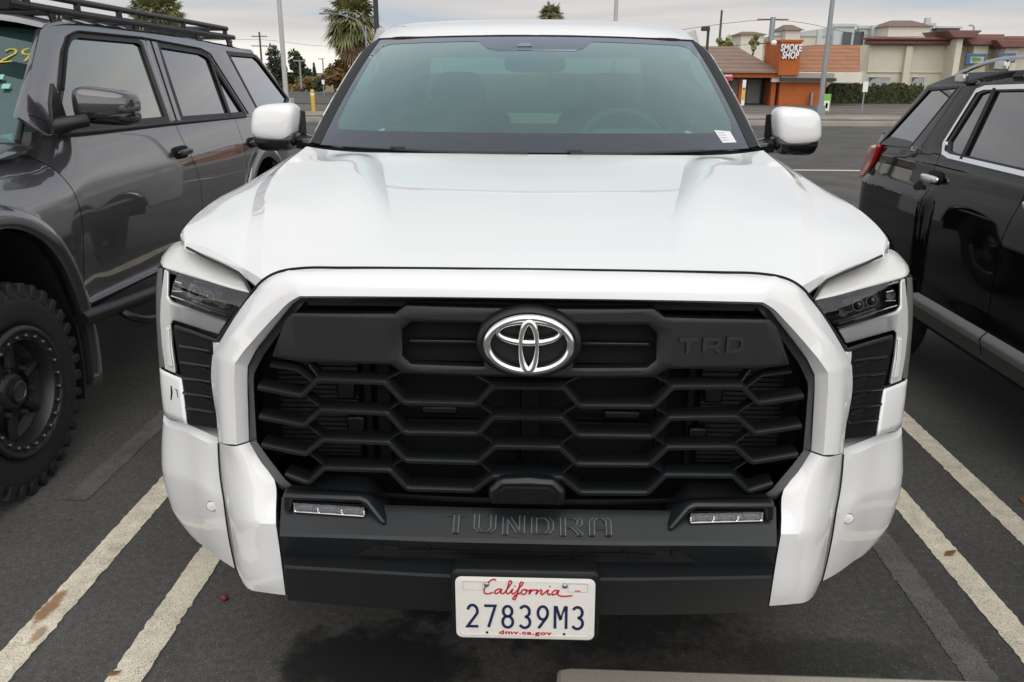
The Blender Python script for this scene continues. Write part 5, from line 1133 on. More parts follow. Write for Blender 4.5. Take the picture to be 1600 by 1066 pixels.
    V, F = rbox((c[0] + .004, c[1] + .006, c[2] - .040), (.235, .155, .085), .6, 8, squash=lambda a, b, q: (a, b + .30 * a, q * (1 + .2 * a / .12))); mesh('mirror_lower', V, F, 'gloss_black', mc, sharp=80)
    V, F = slabvf([(-1.93, 2.311, 1.5), (-1.91, 2.433, 1.518), (-1.89, 2.48, 1.534), (-1.89, 2.484, 1.522), (-1.91, 2.422, 1.504), (-1.93, 2.321, 1.491)], (-.02, .02, 0)); mesh('turn_lamp', V, F, 'lamp_white', mc, bev=.002)
    V, F = tubevf([(-2.12, 2.168, 1.461), (-2.06, 2.167, 1.473), (-2.02, 2.22, 1.481)], [.045, .032, .03], 10); mesh('mirror_arm', V, F, 'satin_black', mc)
    V, F = slabvf([(-2.118, 2.123, 1.428), (-2.118, 2.137, 1.561), (-2.135, 2.207, 1.641), (-2.125, 2.231, 1.572), (-2.118, 2.261, 1.427)], (-.02, 0, 0)); mesh('mirror_sail', V, F, 'satin_black', mc, bev=.003)
    # fuel-side reflections need a real seam on the fender top
    V, F = tubevf(spl([(-2.2, 2.046, 1.516), (-2.165, 2.073, 1.502), (-2.14, 2.115, 1.473), (-2.125, 2.106, 1.432)], 4), .0035, 6); mesh('cowl_gap', V, F, 'deep_black', suv)
left_suv()
def rack():
    xo = -2.37; xi = -6.10 - xo
    root = empty('roof_rack', (-3.05, 3.8, 1.95), 'flat black tubular roof rack bolted on top of the dark grey SUV', 'roof rack')
    zt = lambda y: interp(y, [(2.3, 2.045), (2.58, 2.035), (5.15, 2.00)]); zb = lambda y: zt(y) - .058
    for x in (xo, xi):
        V, F = tubevf([(x, y, zt(y)) for y in (2.35, 3.0, 3.7, 4.4, 5.12)], .017, 10); mesh('top_rail', V, F, 'satin_black', root)
        V, F = tubevf([(x, y, zb(y)) for y in (2.35, 3.0, 3.7, 4.4, 5.26)], .018, 10); mesh('lower_rail', V, F, 'satin_black', root)
        for y in (2.50, 2.95, 3.40, 3.85, 4.30, 4.72, 5.08):
            V, F = tubevf([(x, y, zb(y)), (x, y, zt(y))], .018, 8); mesh('rail_post', V, F, 'satin_black', root)
        for y in (2.72, 3.62, 4.55, 5.15):
            V, F = slabvf([(x, y - .05, zb(y)), (x, y + .05, zb(y)), (x, y + .09, zb(y) - .085), (x, y - .01, zb(y) - .085)], (-.012 if x > -3 else .012, 0, 0)); ft = mesh('rack_foot', V, F, 'satin_black', root, bev=.002)
            for dy in (-.01, .03):
                V, F = lathevf([(.0001, .008), (.009, .007), (.009, 0)], (x, y + dy + .02, zb(y) - .03), 'x', 10, 1 if x > -3 else -1); mesh('foot_bolt', V, F, 'steel', ft)
    for y in [2.55 + .235 * i for i in range(12)]:
        V, F = boxvf(((xo + xi) / 2, y, zb(y) - .01), (xo - xi, .05, .022)); mesh('cross_slat', V, F, 'satin_black', root, bev=.004)
    for x in (xo, xi): pass
    V, F = tubevf([(xo, 5.12, zt(5.12)), (xi, 5.12, zt(5.12))], .016, 8); mesh('end_rail', V, F, 'satin_black', root)
    V, F = slabvf([(xo + .015, 2.40, 2.075), (xo + .02, 2.32, 1.955), (xi - .02, 2.32, 1.955), (xi - .015, 2.40, 2.075)], (0, .006, -.004)); wf = mesh('wind_fairing', V, F, 'matt_black', root, bev=.002)
    V, F = lathevf([(.0001, .006), (.008, .005), (.008, 0)], (xo - .05, 2.365, 2.03), 'y', 10, -1); mesh('fairing_bolt', V, F, 'steel', wf)
    return root
rack()
def mud_wheel(c, sgn, parent, detail):
    x, y, z = c; r, w = .445, .30
    V, F = lathevf([(.262, -.03), (.272, -.006), (.30, .006), (.36, .010), (.400, .0), (.420, -.015), (.428, -.04), (.428, -w + .04), (.40, -w), (.27, -w)], c, 'x', 64, sgn)
    t = mesh('wheel', V, F, 'rubber', parent, sharp=50)
    V, F = lathevf([(.272, -.002), (.272, .012), (.264, .020), (.252, .020), (.246, .012), (.214, .008), (.208, -.002), (.200, -.05), (.170, -.075), (.085, -.055), (.070, -.03), (.060, -.025), (.0005, -.025)], c, 'x', 64, sgn)
    rim = mesh('rim', V, F, 'rim_dark', t, sharp=35)
    if not detail: return
    V, F = lathevf([(.266, .021), (.2595, .0235), (.2535, .021)], c, 'x', 64, sgn); mesh('rim_lip', V, F, 'rim_bolt', rim)
    # beadlock bolts
    V0, F0 = lathevf([(.0001, .020), (.008, .019), (.0105, .014), (.0105, 0)], (0, 0, 0), 'x', 10, sgn); me = None
    for i in range(24):
        q = 2 * math.pi * i / 24
        if me is None: o = mesh('beadlock_bolt', V0, F0, 'rim_bolt', rim); me = o.data
        else: o = bpy.data.objects.new('beadlock_bolt', me); COL.objects.link(o); attach(o, rim)
        o.location = (x + sgn * .008, y + .230 * math.cos(q), z + .230 * math.sin(q))
    for i in range(6):
        q = 2 * math.pi * (i + .3) / 6; a = (y + .10 * math.cos(q), z + .10 * math.sin(q)); b = (y + .200 * math.cos(q), z + .200 * math.sin(q))
        V, F = tubevf([(x - sgn * .055, *a), (x - sgn * .052, *b)], [.026, .020], 8); mesh('spoke', V, F, 'rim_dark', rim)
        V, F = lathevf([(.0001, .02), (.010, .018), (.014, .0)], (x - sgn * .035, y + .105 * math.cos(q + .5), z + .105 * math.sin(q + .5)), 'x', 8, sgn); mesh('lug_nut', V, F, 'rim_bolt', rim)
    V, F = lathevf([(.048, -.026), (.046, -.008), (.040, -.004), (.030, -.004), (.028, -.007), (.0005, -.007)], c, 'x', 32, sgn); mesh('centre_cap', V, F, 'rim_bolt', rim)
    # tread blocks
    n = 34; shared = {}
    for i in range(n):
        q = 2 * math.pi * i / n
        for key, (rr, ox, sx, sy, sz, dq) in {'shoulder': (.412, -.020, .055, .050 if i % 2 else .040, .062, 0), 'block': (.430, -.105, .075, .052, .036, .09), 'block2': (.430, -.190, .075, .052, .036, 0), 'inner': (.412, -.275, .055, .048, .062, .09)}.items():
            k2 = (key, i % 2)
            if k2 not in shared:
                V, F = boxvf((0, 0, 0), (sx, sy, sz), taper=.86); o = mesh('tread_block', V, F, 'rubber', t, bev=.006, seg=1); shared[k2] = o
            else:
                o = shared[k2].copy(); COL.objects.link(o)
            o.location = (x + sgn * ox, y + rr * math.cos(q + dq), z + rr * math.sin(q + dq)); o.rotation_euler = (q + dq - math.pi / 2, 0, .18 if key.startswith('block') else 0)
for sx, det in ((-2.07, True), (-4.03, False)):
    for yy in (HUB[0], 4.88): mud_wheel((sx, yy, HUB[1]), 1 if sx > -3 else -1, suv, det and yy < 2)

# ============================================================ black SUV on the right
mat('dusty_black', (.004, .0045, .005), .3, coat=1, spec=0)
mat('dull_silver', (.20, .20, .20), .42, metal=.6)
mat('cladding', (.030, .030, .032), .5)
bsv = empty('black_suv', (3.08, 2.0, 0), 'glossy black SUV with chrome window trim and red tail lamp, right of the pickup', 'SUV')
def rx(y, z):
    x = interp(z, [(.30, 2.20), (.42, 2.165), (.52, 2.150), (.62, 2.158), (.8, 2.150), (.95, 2.146), (1.08, 2.150), (1.18, 2.165), (1.23, 2.168), (1.29, 2.185), (1.34, 2.21)])
    x += .16 * sstep(3.72, 4.25, y) ** 2
    k = sstep(2.93, 3.05, y) * sstep(4.1, 3.92, y) * sstep(1.10, 1.05, z); x -= .030 * k
    k = sstep(.0, .12, y) * sstep(1.18, 1.06, y) * sstep(1.06, 1.01, z); x -= .030 * k
    return x
def right_suv():
    RH = 3.50; FH = .62
    belt = lambda y: interp(y, [(-.3, 1.10), (.6, 1.17), (1.2, 1.245), (2.2, 1.278), (2.95, 1.298), (3.5, 1.33), (4.2, 1.34)])
    low = lambda y: max(arch(y, RH, .43, .44, .36, .40), arch(y, FH, .43, .44, .36, .40))
    sm = lambda z: .10 * sstep(1.28, .9, z) + .02
    side2('front_fender', -.28, 1.10, belt, low, rx, 'dusty_black', bsv, -1, (50, 26))
    side2('front_door', 1.106, 2.11, belt, lambda y: .40, rx, 'dusty_black', bsv, -1, (20, 26), sb=sm)
    side2('rear_door', 2.117, 3.02, belt, lambda y: max(.40, arch(y, RH, .43, .44, .36, .40)), rx, 'dusty_black', bsv, -1, (30, 26), sa=sm)
    side2('rear_quarter', 3.026, 4.25, belt, low, rx, 'dusty_black', bsv, -1, (60, 40))
    side2('far_side', -.28, 4.25, belt, low, lambda y, z: 6.16 - rx(y, z), 'dusty_black', bsv, 1, (50, 10))
    side2('inner_body', -.2, 4.1, lambda y: 1.2, low, lambda y, z: rx(y, z) + .012, 'deep_black', bsv, -1, (60, 4), solid=0)
    gx = lambda z: 2.19 + .30 * (z - 1.30)
    gf = lambda u, v, d: (gx(v) + d, u, v); yz = lambda P: [(p[1], p[2]) for p in P]
    out = yz([(2.175, 3.897, 1.248), (2.239, 3.701, 1.464), (2.292, 3.546, 1.641), (2.298, 3.459, 1.66), (2.313, 3.22, 1.71), (2.317, 2.61, 1.725)]) + [(1.6, 1.70), (1.0, 1.60), (.25, 1.25), (.30, 1.20), (1.2, 1.22)] + yz([(2.177, 2.19, 1.256), (2.178, 2.989, 1.259), (2.179, 3.394, 1.262)])
    q = yz([(2.291, 3.17, 1.637), (2.285, 3.496, 1.617), (2.183, 3.846, 1.276), (2.188, 3.418, 1.293)])
    w = yz([(2.292, 2.882, 1.639), (2.287, 2.95, 1.622), (2.207, 3.036, 1.356), (2.192, 2.999, 1.306), (2.188, 2.921, 1.293), (2.185, 2.215, 1.284)]) + [(1.15, 1.275), (.75, 1.27), (1.15, 1.56), (1.7, 1.645)] + yz([(2.295, 2.543, 1.65)])
    plateobj('side_frame', [out, q, w], gf, .03, .004, 'dusty_black', bsv, sharp=50)
    for pane, gm in ((q, 'privacy_glass'), (w, 'privacy_glass')):
        V, F = slabvf([gf(u, v, .008) for u, v in pane], (.004, 0, 0)); mesh('side_window', V, F, gm, bsv, smooth=False)
    V, F = ribbonvf([list(w) + [w[0]]], .022, lambda u, v, d: gf(u, v, d - .007), .014); mesh('chrome_window_trim', V, F, 'chrome', bsv, sharp=30)
    win = [(p[0] * .96 + .04 * 2.0, p[1] * .95 + .05 * 1.46) for p in w]; V, F = ribbonvf([win + [win[0]]], .020, lambda u, v, d: gf(u, v, d - .003), .014); mesh('window_seal', V, F, 'seal_rubber', bsv, sharp=30)
    V, F = ribbonvf([list(q) + [q[0]]], .010, lambda u, v, d: gf(u, v, d - .002), .008); mesh('window_seal', V, F, 'seal_rubber', bsv, sharp=30)
    V, F = tubevf([gf(p[1], p[2], -.002) for p in ((2.291, 2.782, 1.637), (2.187, 2.787, 1.289))], .012, 8); mesh('window_divider', V, F, 'seal_rubber', bsv)
    V, F = tubevf([gf(1.62, 1.64, -.002), gf(1.62, 1.28, -.002)], .03, 8); mesh('door_post', V, F, 'gloss_black', bsv)
    # far side frame, roof, tail
    plateobj('far_side_frame', [out, q, w], lambda u, v, d: (6.16 - gf(u, v, d)[0], u, v), .03, .004, 'dusty_black', bsv, sharp=50)
    top = [(1.05, 1.60), (1.5, 1.69), (2.2, 1.725), (2.7, 1.720), (3.1, 1.695), (3.38, 1.645)]
    net = [[(3.08 + sg * w_, y, z + dz) for sg, w_, dz in ((-1, .765, -.008), (-1, .66, .012), (0, 0, .03), (1, .66, .012), (1, .765, -.008))] for y, z in top]
    V, F = gridvf(bip(net, 5, 4)); mesh('roof', V, F, 'dusty_black', bsv, sharp=60)
    V, F = rbox((3.08, 3.40, 1.65), (1.50, .20, .05), .4, 6); mesh('spoiler', V, F, 'dusty_black', bsv)
    tg = [[(3.08 + u * w_, y - .10 * u * u, z) for u in (-1, -.6, 0, .6, 1)] for w_, y, z in ((.86, 4.28, .45), (.84, 4.30, .75), (.80, 4.28, 1.0), (.80, 4.20, 1.3))]
    V, F = gridvf(bip(tg, 4, 4)); mesh('tailgate', V, F, 'dusty_black', bsv, flip=True)
    V, F = slabvf([(2.30, 4.05, 1.31), (3.86, 4.05, 1.31), (3.80, 3.45, 1.64), (2.36, 3.45, 1.64)], (0, .004, .004)); mesh('rear_window', V, F, 'privacy_glass', bsv, smooth=False)
    net = [[(2.33, 1.05, 1.59), (3.08, .98, 1.62), (3.83, 1.05, 1.59)], [(2.22, .3, 1.23), (3.08, .18, 1.23), (3.94, .3, 1.23)]]
    V, F = gridvf(bip(net, 4, 4)); mesh('windshield', V, F, 'windshield_glass', bsv)
    net = [[(2.24, .28, 1.19), (3.08, .20, 1.23), (3.92, .28, 1.19)], [(2.22, -.2, 1.10), (3.08, -.28, 1.14), (3.94, -.2, 1.10)], [(2.26, -.36, .95), (3.08, -.44, .98), (3.90, -.36, .95)], [(2.26, -.38, .4), (3.08, -.46, .4), (3.90, -.38, .4)]]
    V, F = gridvf(bip(net, 4, 4)); mesh('hood', V, F, 'dusty_black', bsv, sharp=60)
    # roof rail
    P = spl([(2.27, 3.155, 1.7), (2.27, 3.003, 1.735), (2.27, 2.811, 1.767), (2.27, 2.544, 1.781), (2.27, 1.9, 1.795), (2.27, 1.45, 1.74)], 6)
    for sg in (0, 1):
        Q = [A_((6.16 - p[0], p[1], p[2])) if sg else p for p in P]
        rows = [[p + A_((dx, 0, dz)) for dx, dz in ((-.012, -.008), (-.014, .002), (-.006, .009), (.006, .009), (.012, .002), (.011, -.008))] for p in Q]
        V, F = gridvf(rows, close=True); rr = mesh('roof_rail', V, F, 'satin_silver', bsv, sharp=60)
        for i in (2, 14):
            p = Q[i]; V, F = boxvf((p[0], p[1], p[2] - .03), (.03, .10, .05)); mesh('rail_foot', V, F, 'satin_silver', rr, bev=.01)
    # tail lamp wraps the corner
    net = [[(2.165, 3.781, 1.282), (2.19, 3.913, 1.267), (2.23, 4.085, 1.245)], [(2.168, 3.811, 1.2), (2.19, 3.946, 1.183), (2.23, 4.131, 1.157)], [(2.172, 3.887, 1.12), (2.19, 4.003, 1.099), (2.23, 4.168, 1.073)], [(2.176, 3.977, 1.069), (2.19, 4.053, 1.052), (2.23, 4.201, 1.035)]]
    net = [[(p[0] - .022, p[1], p[2]) for p in r] for r in net]
    V, F = gridvf(bip(net, 4, 4)); mesh('tail_lamp', V, F, 'red_lens', bsv, solid=.03, sharp=60)
    # door handles
    for c in ((2.14, 2.986, 1.168), (2.14, 1.98, 1.165)):
        V, F = rbox((c[0] + .022, c[1], c[2] + .004), (.03, .17, .075), .7, 6); cup = mesh('handle_cup', V, F, 'deep_black', bsv)
        V, F = rbox((c[0] - .004, c[1] + .01, c[2]), (.032, .20, .040), .6, 8); mesh('door_handle', V, F, 'chrome', cup)
    # lower cladding with a silver strip
    for ya, yb in ((1.12, 2.20), (2.21, 3.06)):
        rows = [[A_((x, y, z)) for y in np.linspace(ya, yb, 8)] for x, z in ((2.150, .545), (2.128, .520), (2.122, .500), (2.132, .480), (2.150, .405))]
        V, F = gridvf(rows[:4]); mesh('sill_strip', V, F, 'dull_silver', bsv, sharp=60)
        V, F = gridvf(rows[3:]); mesh('sill_cladding', V, F, 'cladding', bsv)
    V, F = merge([boxvf((3.08, 2.0, .38), (1.6, 3.9, .14))]); mesh('chassis', V, F, 'deep_black', bsv)
    for hub in (RH, FH):
        for x, sg in ((2.135, -1), (4.02, 1)):
            V, F = lathevf([(.22, -.02), (.24, 0), (.32, .008), (.35, -.02), (.36, -.05), (.36, -.2), (.3, -.22)], (x, hub, .36), 'x', 40, sg); t = mesh('wheel', V, F, 'rubber', bsv)
            V, F = lathevf([(.225, -.005), (.21, -.02), (.20, -.08), (.06, -.04), (.0005, -.035)], (x, hub, .36), 'x', 40, sg); rm = mesh('rim', V, F, 'satin_silver', t)
            rows = [[A_((x + .03 + o if sg < 0 else x - .03 - o, hub + .43 * math.cos(R(180 * i / 20)), .36 + .44 * math.sin(R(180 * i / 20)))) for o in (0, .4)] for i in range(21)]
            V, F = gridvf(rows); mesh('wheel_well', V, F, 'deep_black', bsv)
    # badge letters
    c = (2.172, 3.313, 1.295)
    g = {'S': [[(1, .9), (.1, .9), (.1, .5), (.9, .5), (.9, .1), (0, .1)]], 'L': [[(.1, 1), (.1, .1), (1, .1)]], 'T': [[(0, .9), (1, .9)], [(.5, .9), (.5, 0)]]}
    L_ = []
    for i, ch in enumerate('SLT'):
        for ln in g[ch]: L_.append([((i * 1.35 + a) * .020 + b * .004, b * .022) for a, b in ln])
    V, F = ribbonvf(L_, .005, lambda u, v, d: (c[0] - .004 + d, c[1] + .04 - u, c[2] - .01 + v), .004); mesh('trim_badge', V, F, 'chrome', bsv)
    for sg in (-1, 1):
        for yy in (1.6, 2.6):
            V, F = rbox((3.08 + sg * .38, yy, 1.05), (.5, .2, .72), .45, 5, squash=lambda a, b, c_: (a, b + .22 * c_, c_)); s_ = mesh('seat', V, F, 'interior', bsv)
            V, F = rbox((3.08 + sg * .38, yy + .1, 1.45), (.25, .1, .16), .55, 5); mesh('headrest', V, F, 'interior', s_)
right_suv()

# rain drops left on the roof edge and the belt of the black SUV
mat('water_drop', (.05, .052, .055), .08, coat=1)
def drops():
    rnd = random.Random(17); P = []
    for i in range(900):
        y = rnd.uniform(1.7, 3.9); f = rnd.random(); r = rnd.uniform(.0009, .0022)
        if f < .5: z = 1.17 + .13 * rnd.random() ** .7; x = rx(y, z); n = A_((-.93, 0, .36))
        else: z = rnd.uniform(1.655, 1.70); x = 2.19 + .30 * (z - 1.30); n = A_((-.95, 0, .3)); y = rnd.uniform(1.8, 3.1)
        c = A_((x, y, z)); u = A_((0, 1, 0)); v = np.cross(n, u)
        V = [c + n * r * .6] + [c + r * (math.cos(q) * u + math.sin(q) * v) * k + n * h for k, h in ((.7, r * .45), (1, 0)) for q in [2 * math.pi * j / 6 for j in range(6)]]
        F = [(0, 1 + j, 1 + (j + 1) % 6) for j in range(6)] + [(1 + j, 7 + j, 7 + (j + 1) % 6, 1 + (j + 1) % 6) for j in range(6)]
        P.append((V, F))
    V, F = merge(P); mesh('water_drops', V, F, 'water_drop', bsv)['kind'] = 'stuff'
drops()

# ============================================================ street and buildings beyond the lot
tag(mesh('kerb', *boxvf((15, 28.2, .06), (60, .35, .16)), 'pavement_concrete', bev=.02), kind='structure')
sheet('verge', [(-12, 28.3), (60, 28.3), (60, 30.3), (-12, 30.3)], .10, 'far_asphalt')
tag(mesh('kerb', *boxvf((24, 30.6, .07), (72, .55, .16)), 'pavement_concrete', bev=.02), kind='structure')
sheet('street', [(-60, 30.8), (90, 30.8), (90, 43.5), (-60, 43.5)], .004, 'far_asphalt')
tag(mesh('kerb', *boxvf((30, 33.9, .03), (90, .30, .08)), 'pavement_concrete', bev=.02), kind='structure')
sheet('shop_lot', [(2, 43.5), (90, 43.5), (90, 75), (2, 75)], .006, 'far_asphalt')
for i, yy in enumerate((36.4, 38.8, 41.6)): tag(mesh('painted_line', *boxvf((28, yy, .010), (60, .18, .006)), 'pavement_concrete', smooth=False), kind='structure')
def strip(name, P, Q, dz, material):  # left and right edges of a road laid on the land
    G = [[(x0 + (x1 - x0) * t, y, gz(x0 + (x1 - x0) * t, y) + dz) for t in (0, .25, .5, .75, 1)] for x0, x1, y in [(np.interp(y, [43.5, 155], P), np.interp(y, [43.5, 155], Q), y) for y in [43.5, 50, 60] + list(range(64, 156, 6)) + [155]]]
    V, F = gridvf(G); tag(mesh(name, V, F, material, smooth=False), kind='structure')
strip('side_road', (-17.5, -50), (-9.2, -27), .03, 'street_asphalt')
strip('footpath', (-9.1, -26.5), (-7.4, -22), .08, 'pavement_concrete')
mat('orange_stucco', (.43, .115, .028), .85, var=.10, vscale=2.5, bump=.2, bscale=30)
mat('tan_wall', (.36, .33, .27), .9, var=.06, vscale=2)
mat('cream_stucco', (.66, .62, .50), .9, var=.06, vscale=1.2, bump=.15, bscale=20)
mat('grey_stucco', (.52, .57, .57), .9, var=.05, vscale=.8)
mat('pale_stucco', (.70, .67, .58), .9, var=.05, vscale=.8)
mat('maroon_trim', (.19, .085, .075), .7, var=.1, vscale=3)
mat('far_roof', (.20, .14, .115), .85, var=.12, vscale=2)
mat('dark_glass', (.03, .035, .04), .15, coat=.5)
mat('shop_glass', (.10, .12, .125), .12, coat=.6)
mat('poster_window', (.42, .43, .43), .35, var=.2, vscale=1.2)
mat('poster_dark', (.05, .05, .07), .5)
mat('poster_blue', (.05, .06, .16), .5)
mat('sign_white', (.85, .85, .85), .5)
mat('sign_green', (.22, .48, .10), .5)
mat('sign_yellow', (.75, .48, .04), .5)
mat('sign_red', (.52, .04, .06), .5)
mat('sign_blue', (.06, .12, .24), .5)
mat('galvanised', (.30, .32, .34), .45, metal=.5)
mat('pole_pale', (.46, .46, .45), .5)
mat('pole_dark', (.035, .033, .035), .5)
mat('wood_pole', (.11, .085, .07), .9)
mat('bollard_yellow', (.62, .42, .06), .6)
def roof_mat(name, a, b):
    m = mat(name, a, .9, var=.16, vscale=1.3); t = m.node_tree; bs = t.nodes['Principled BSDF']; lk = t.links.new
    src = bs.inputs['Base Color'].links[0].from_socket; tc = node(t, 'ShaderNodeTexCoord'); sp = node(t, 'ShaderNodeSeparateXYZ'); lk(tc.outputs['Object'], sp.inputs[0])
    wv = node(t, 'ShaderNodeMath', operation='MULTIPLY', inp={1: 4.6}); lk(sp.outputs[2], wv.inputs[0]); fr = node(t, 'ShaderNodeMath', operation='FRACT'); lk(wv.outputs[0], fr.inputs[0])
    mr = node(t, 'ShaderNodeMapRange', inp={1: 0, 2: .35, 3: .62, 4: 1.06}); lk(fr.outputs[0], mr.inputs[0])
    mx = node(t, 'ShaderNodeMixRGB', blend_type='MULTIPLY', inp={0: 1}); lk(src, mx.inputs[1]); lk(mr.outputs[0], mx.inputs[2]); lk(mx.outputs[0], bs.inputs['Base Color'])
roof_mat('brown_shingle', (.24, .165, .125), None); roof_mat('rust_shingle', (.33, .155, .085), None)
def bxyz(name, x0, x1, y0, y1, z0, z1, material, parent, **k):
    return mesh(name, *boxvf(((x0 + x1) / 2, (y0 + y1) / 2, (z0 + z1) / 2), (abs(x1 - x0), abs(y1 - y0), abs(z1 - z0))), material, parent, **k)
def rect(a, b):  # two opposite corners seen on one upright plane
    return min(a[0], b[0]), max(a[0], b[0]), a[1], min(a[2], b[2]), max(a[2], b[2])
# ---- smoke shop
shop = empty('smoke_shop', (15, 48, 0), 'low orange and tan SMOKE SHOP with brown shingle roof across the street', 'shop')
def shop_parts():
    x0, x1, y, z0, z1 = rect((13.32, 46.2, 0.0452), (15.82, 46.2, 1.304)); bxyz('orange_wall', x0, x1, y, y + 8, -.1, z1, 'orange_stucco', shop, bev=.03)
    bxyz('flat_roof_edge', x0 - .1, x1 + .35, y - .45, y + 8, z1, z1 + .16, 'pole_dark', shop)
    bxyz('fascia', x0 - .1, x1 + .25, y - .35, y + 7.9, z1 + .162, z1 + .42, 'tan_wall', shop)
    tx0, tx1 = x0, x1
    x0, x1, y, z0, z1 = rect((8.401, 49.5, -0.1101), (13.7, 49.5, 1.576)); bxyz('tan_wall', x0, tx0 - .02, y, y + 6, -.1, z1, 'tan_wall', shop)
    a, b, yy, c, d = rect((13.28, 49.4, -0.0361), (13.62, 49.4, 1.399)); w = bxyz('glass_door', a, b, yy, yy + .06, c, d, 'shop_glass', shop); bxyz('door_frame', a - .12, a - .001, yy - .02, yy + .08, c, d, 'pole_dark', w)
    for p in (((11.38, 49.4, -0.0855), (11.92, 49.4, 1.353)), ((12.35, 49.4, -0.0426), (13.07, 49.4, 1.324))):
        a, b, yy, c, d = rect(*p); bxyz('roller_shutter', a, b, yy, yy + .06, c, d, 'grey_stucco', shop)
    a, b, yy, c, d = rect((12.92, 46.4, 0.0351), (13.16, 46.4, 1.486)); bxyz('corner_post', a, b, yy, yy + .5, -.1, d, 'orange_stucco', shop)
    a, b, yy, c, d = rect((11.21, 46.6, 0.0158), (11.33, 46.6, 1.473)); bxyz('corner_post', a, b, yy, yy + .4, -.1, d, 'orange_stucco', shop)
    # eave board, soffit and hip roof
    a, b, yy, c, d = rect((7.381, 46, 1.469), (13.06, 46, 1.752)); bxyz('eave_board', a, b, yy, yy + .15, c, d, 'orange_stucco', shop); bxyz('soffit', a, b, yy + .15, yy + 4, c + .02, c + .12, 'pole_dark', shop)
    A, B, C_, D = (6.989, 45.8, 1.715), (13.13, 45.8, 1.851), (11.97, 51.5, 3.238), (7.735, 51.5, 3.216)
    B = (B[0] + .2, B[1], A[2]); C_ = (C_[0], C_[1], D[2])
    bk = (B[0], 57.5, A[2])
    V = [A, B, C_, D, bk, (A[0], 57.5, A[2])]; mesh('hip_roof', V, [(0, 1, 2, 3), (1, 4, 2), (4, 5, 3, 2), (0, 5, 4, 1), (0, 3, 5)], 'brown_shingle', shop, smooth=False)
    # tower
    a, b, yy, c, d = rect((13.02, 45.7, 1.588), (14.1, 45.7, 3.28)); tw = bxyz('sign_tower', a, b, yy, yy + 3.2, c, d, 'orange_stucco', shop, bev=.02)
    bxyz('tower_cap', a - .06, b + .06, yy - .06, yy + 3.26, d, d + .12, 'orange_stucco', shop)
    bxyz('tower_wing', a - .02, b - .1, yy + .02, yy + 3.2, c + .4, d - .03, 'orange_stucco', tw)
    for s, p, k in (('SMOKE', (13.55, 45.6, 2.97), 0), ('SHOP', (13.54, 45.6, 2.599), 0)):
        o = textobj('sign_letters', s, .50, lambda u, v, d_, p=p: (p[0] + u, p[1] + d_, p[2] + v), .10, 'sign_white', tw, shear=.06, offset=.014, spacing=1.04, sx=.68)
        textobj('letter_shadow', s, .50, lambda u, v, d_, p=p: (p[0] + u - .03, p[1] + .06 + d_, p[2] + v - .02), .04, 'pole_dark', tw, shear=.06, offset=.018, spacing=1.04, sx=.68)  # dark offset copy of the letters, drawn in as their shadow
    V, F = rbox((12.59, 45.6, 3.237), (.3, .25, .25), .7, 4); mesh('roof_lamp', V, F, 'sign_white', shop)
    a, b, yy, c, d = rect((14.98, 45.9, 0.0342), (15.07, 45.9, 0.7046)); bxyz('meter_box', a, b, yy, yy + .25, c, d, 'galvanised', shop)
    a, b, yy, c, d = rect((10.09, 46.3, 1.3), (10.68, 46.3, 1.704)); sg = bxyz('red_sign', a, b, yy - .35, yy - .28, c, d, 'sign_red', shop); bxyz('sign_face', a + .06, b - .06, yy - .37, yy - .351, c + .22, d - .10, 'sign_white', sg)
    # rust coloured mansard over the right part
    A, B, C_, D = (14.31, 46.2, 1.792), (17.54, 46.2, 1.877), (19.14, 50.5, 3.353), (16.4, 50.5, 3.304)
    B = (B[0], B[1], A[2]); C_ = (C_[0] - .2, C_[1], D[2]); A2 = (A[0] - 1.5, A[1], A[2])
    V = [A2, B, C_, D, (B[0] + .5, 54, A[2]), (A2[0], 54, A[2]), (C_[0], 54, D[2]), (D[0], 54, D[2])]
    mesh('mansard_roof', V, [(0, 1, 2, 3), (1, 4, 6, 2), (2, 6, 7, 3), (0, 3, 7, 5)], 'rust_shingle', shop, smooth=False)
    bxyz('gutter_board', A2[0], B[0] + .1, 46.1, 46.35, A[2] - .55, A[2] - .02, 'pale_stucco', shop)
shop_parts()
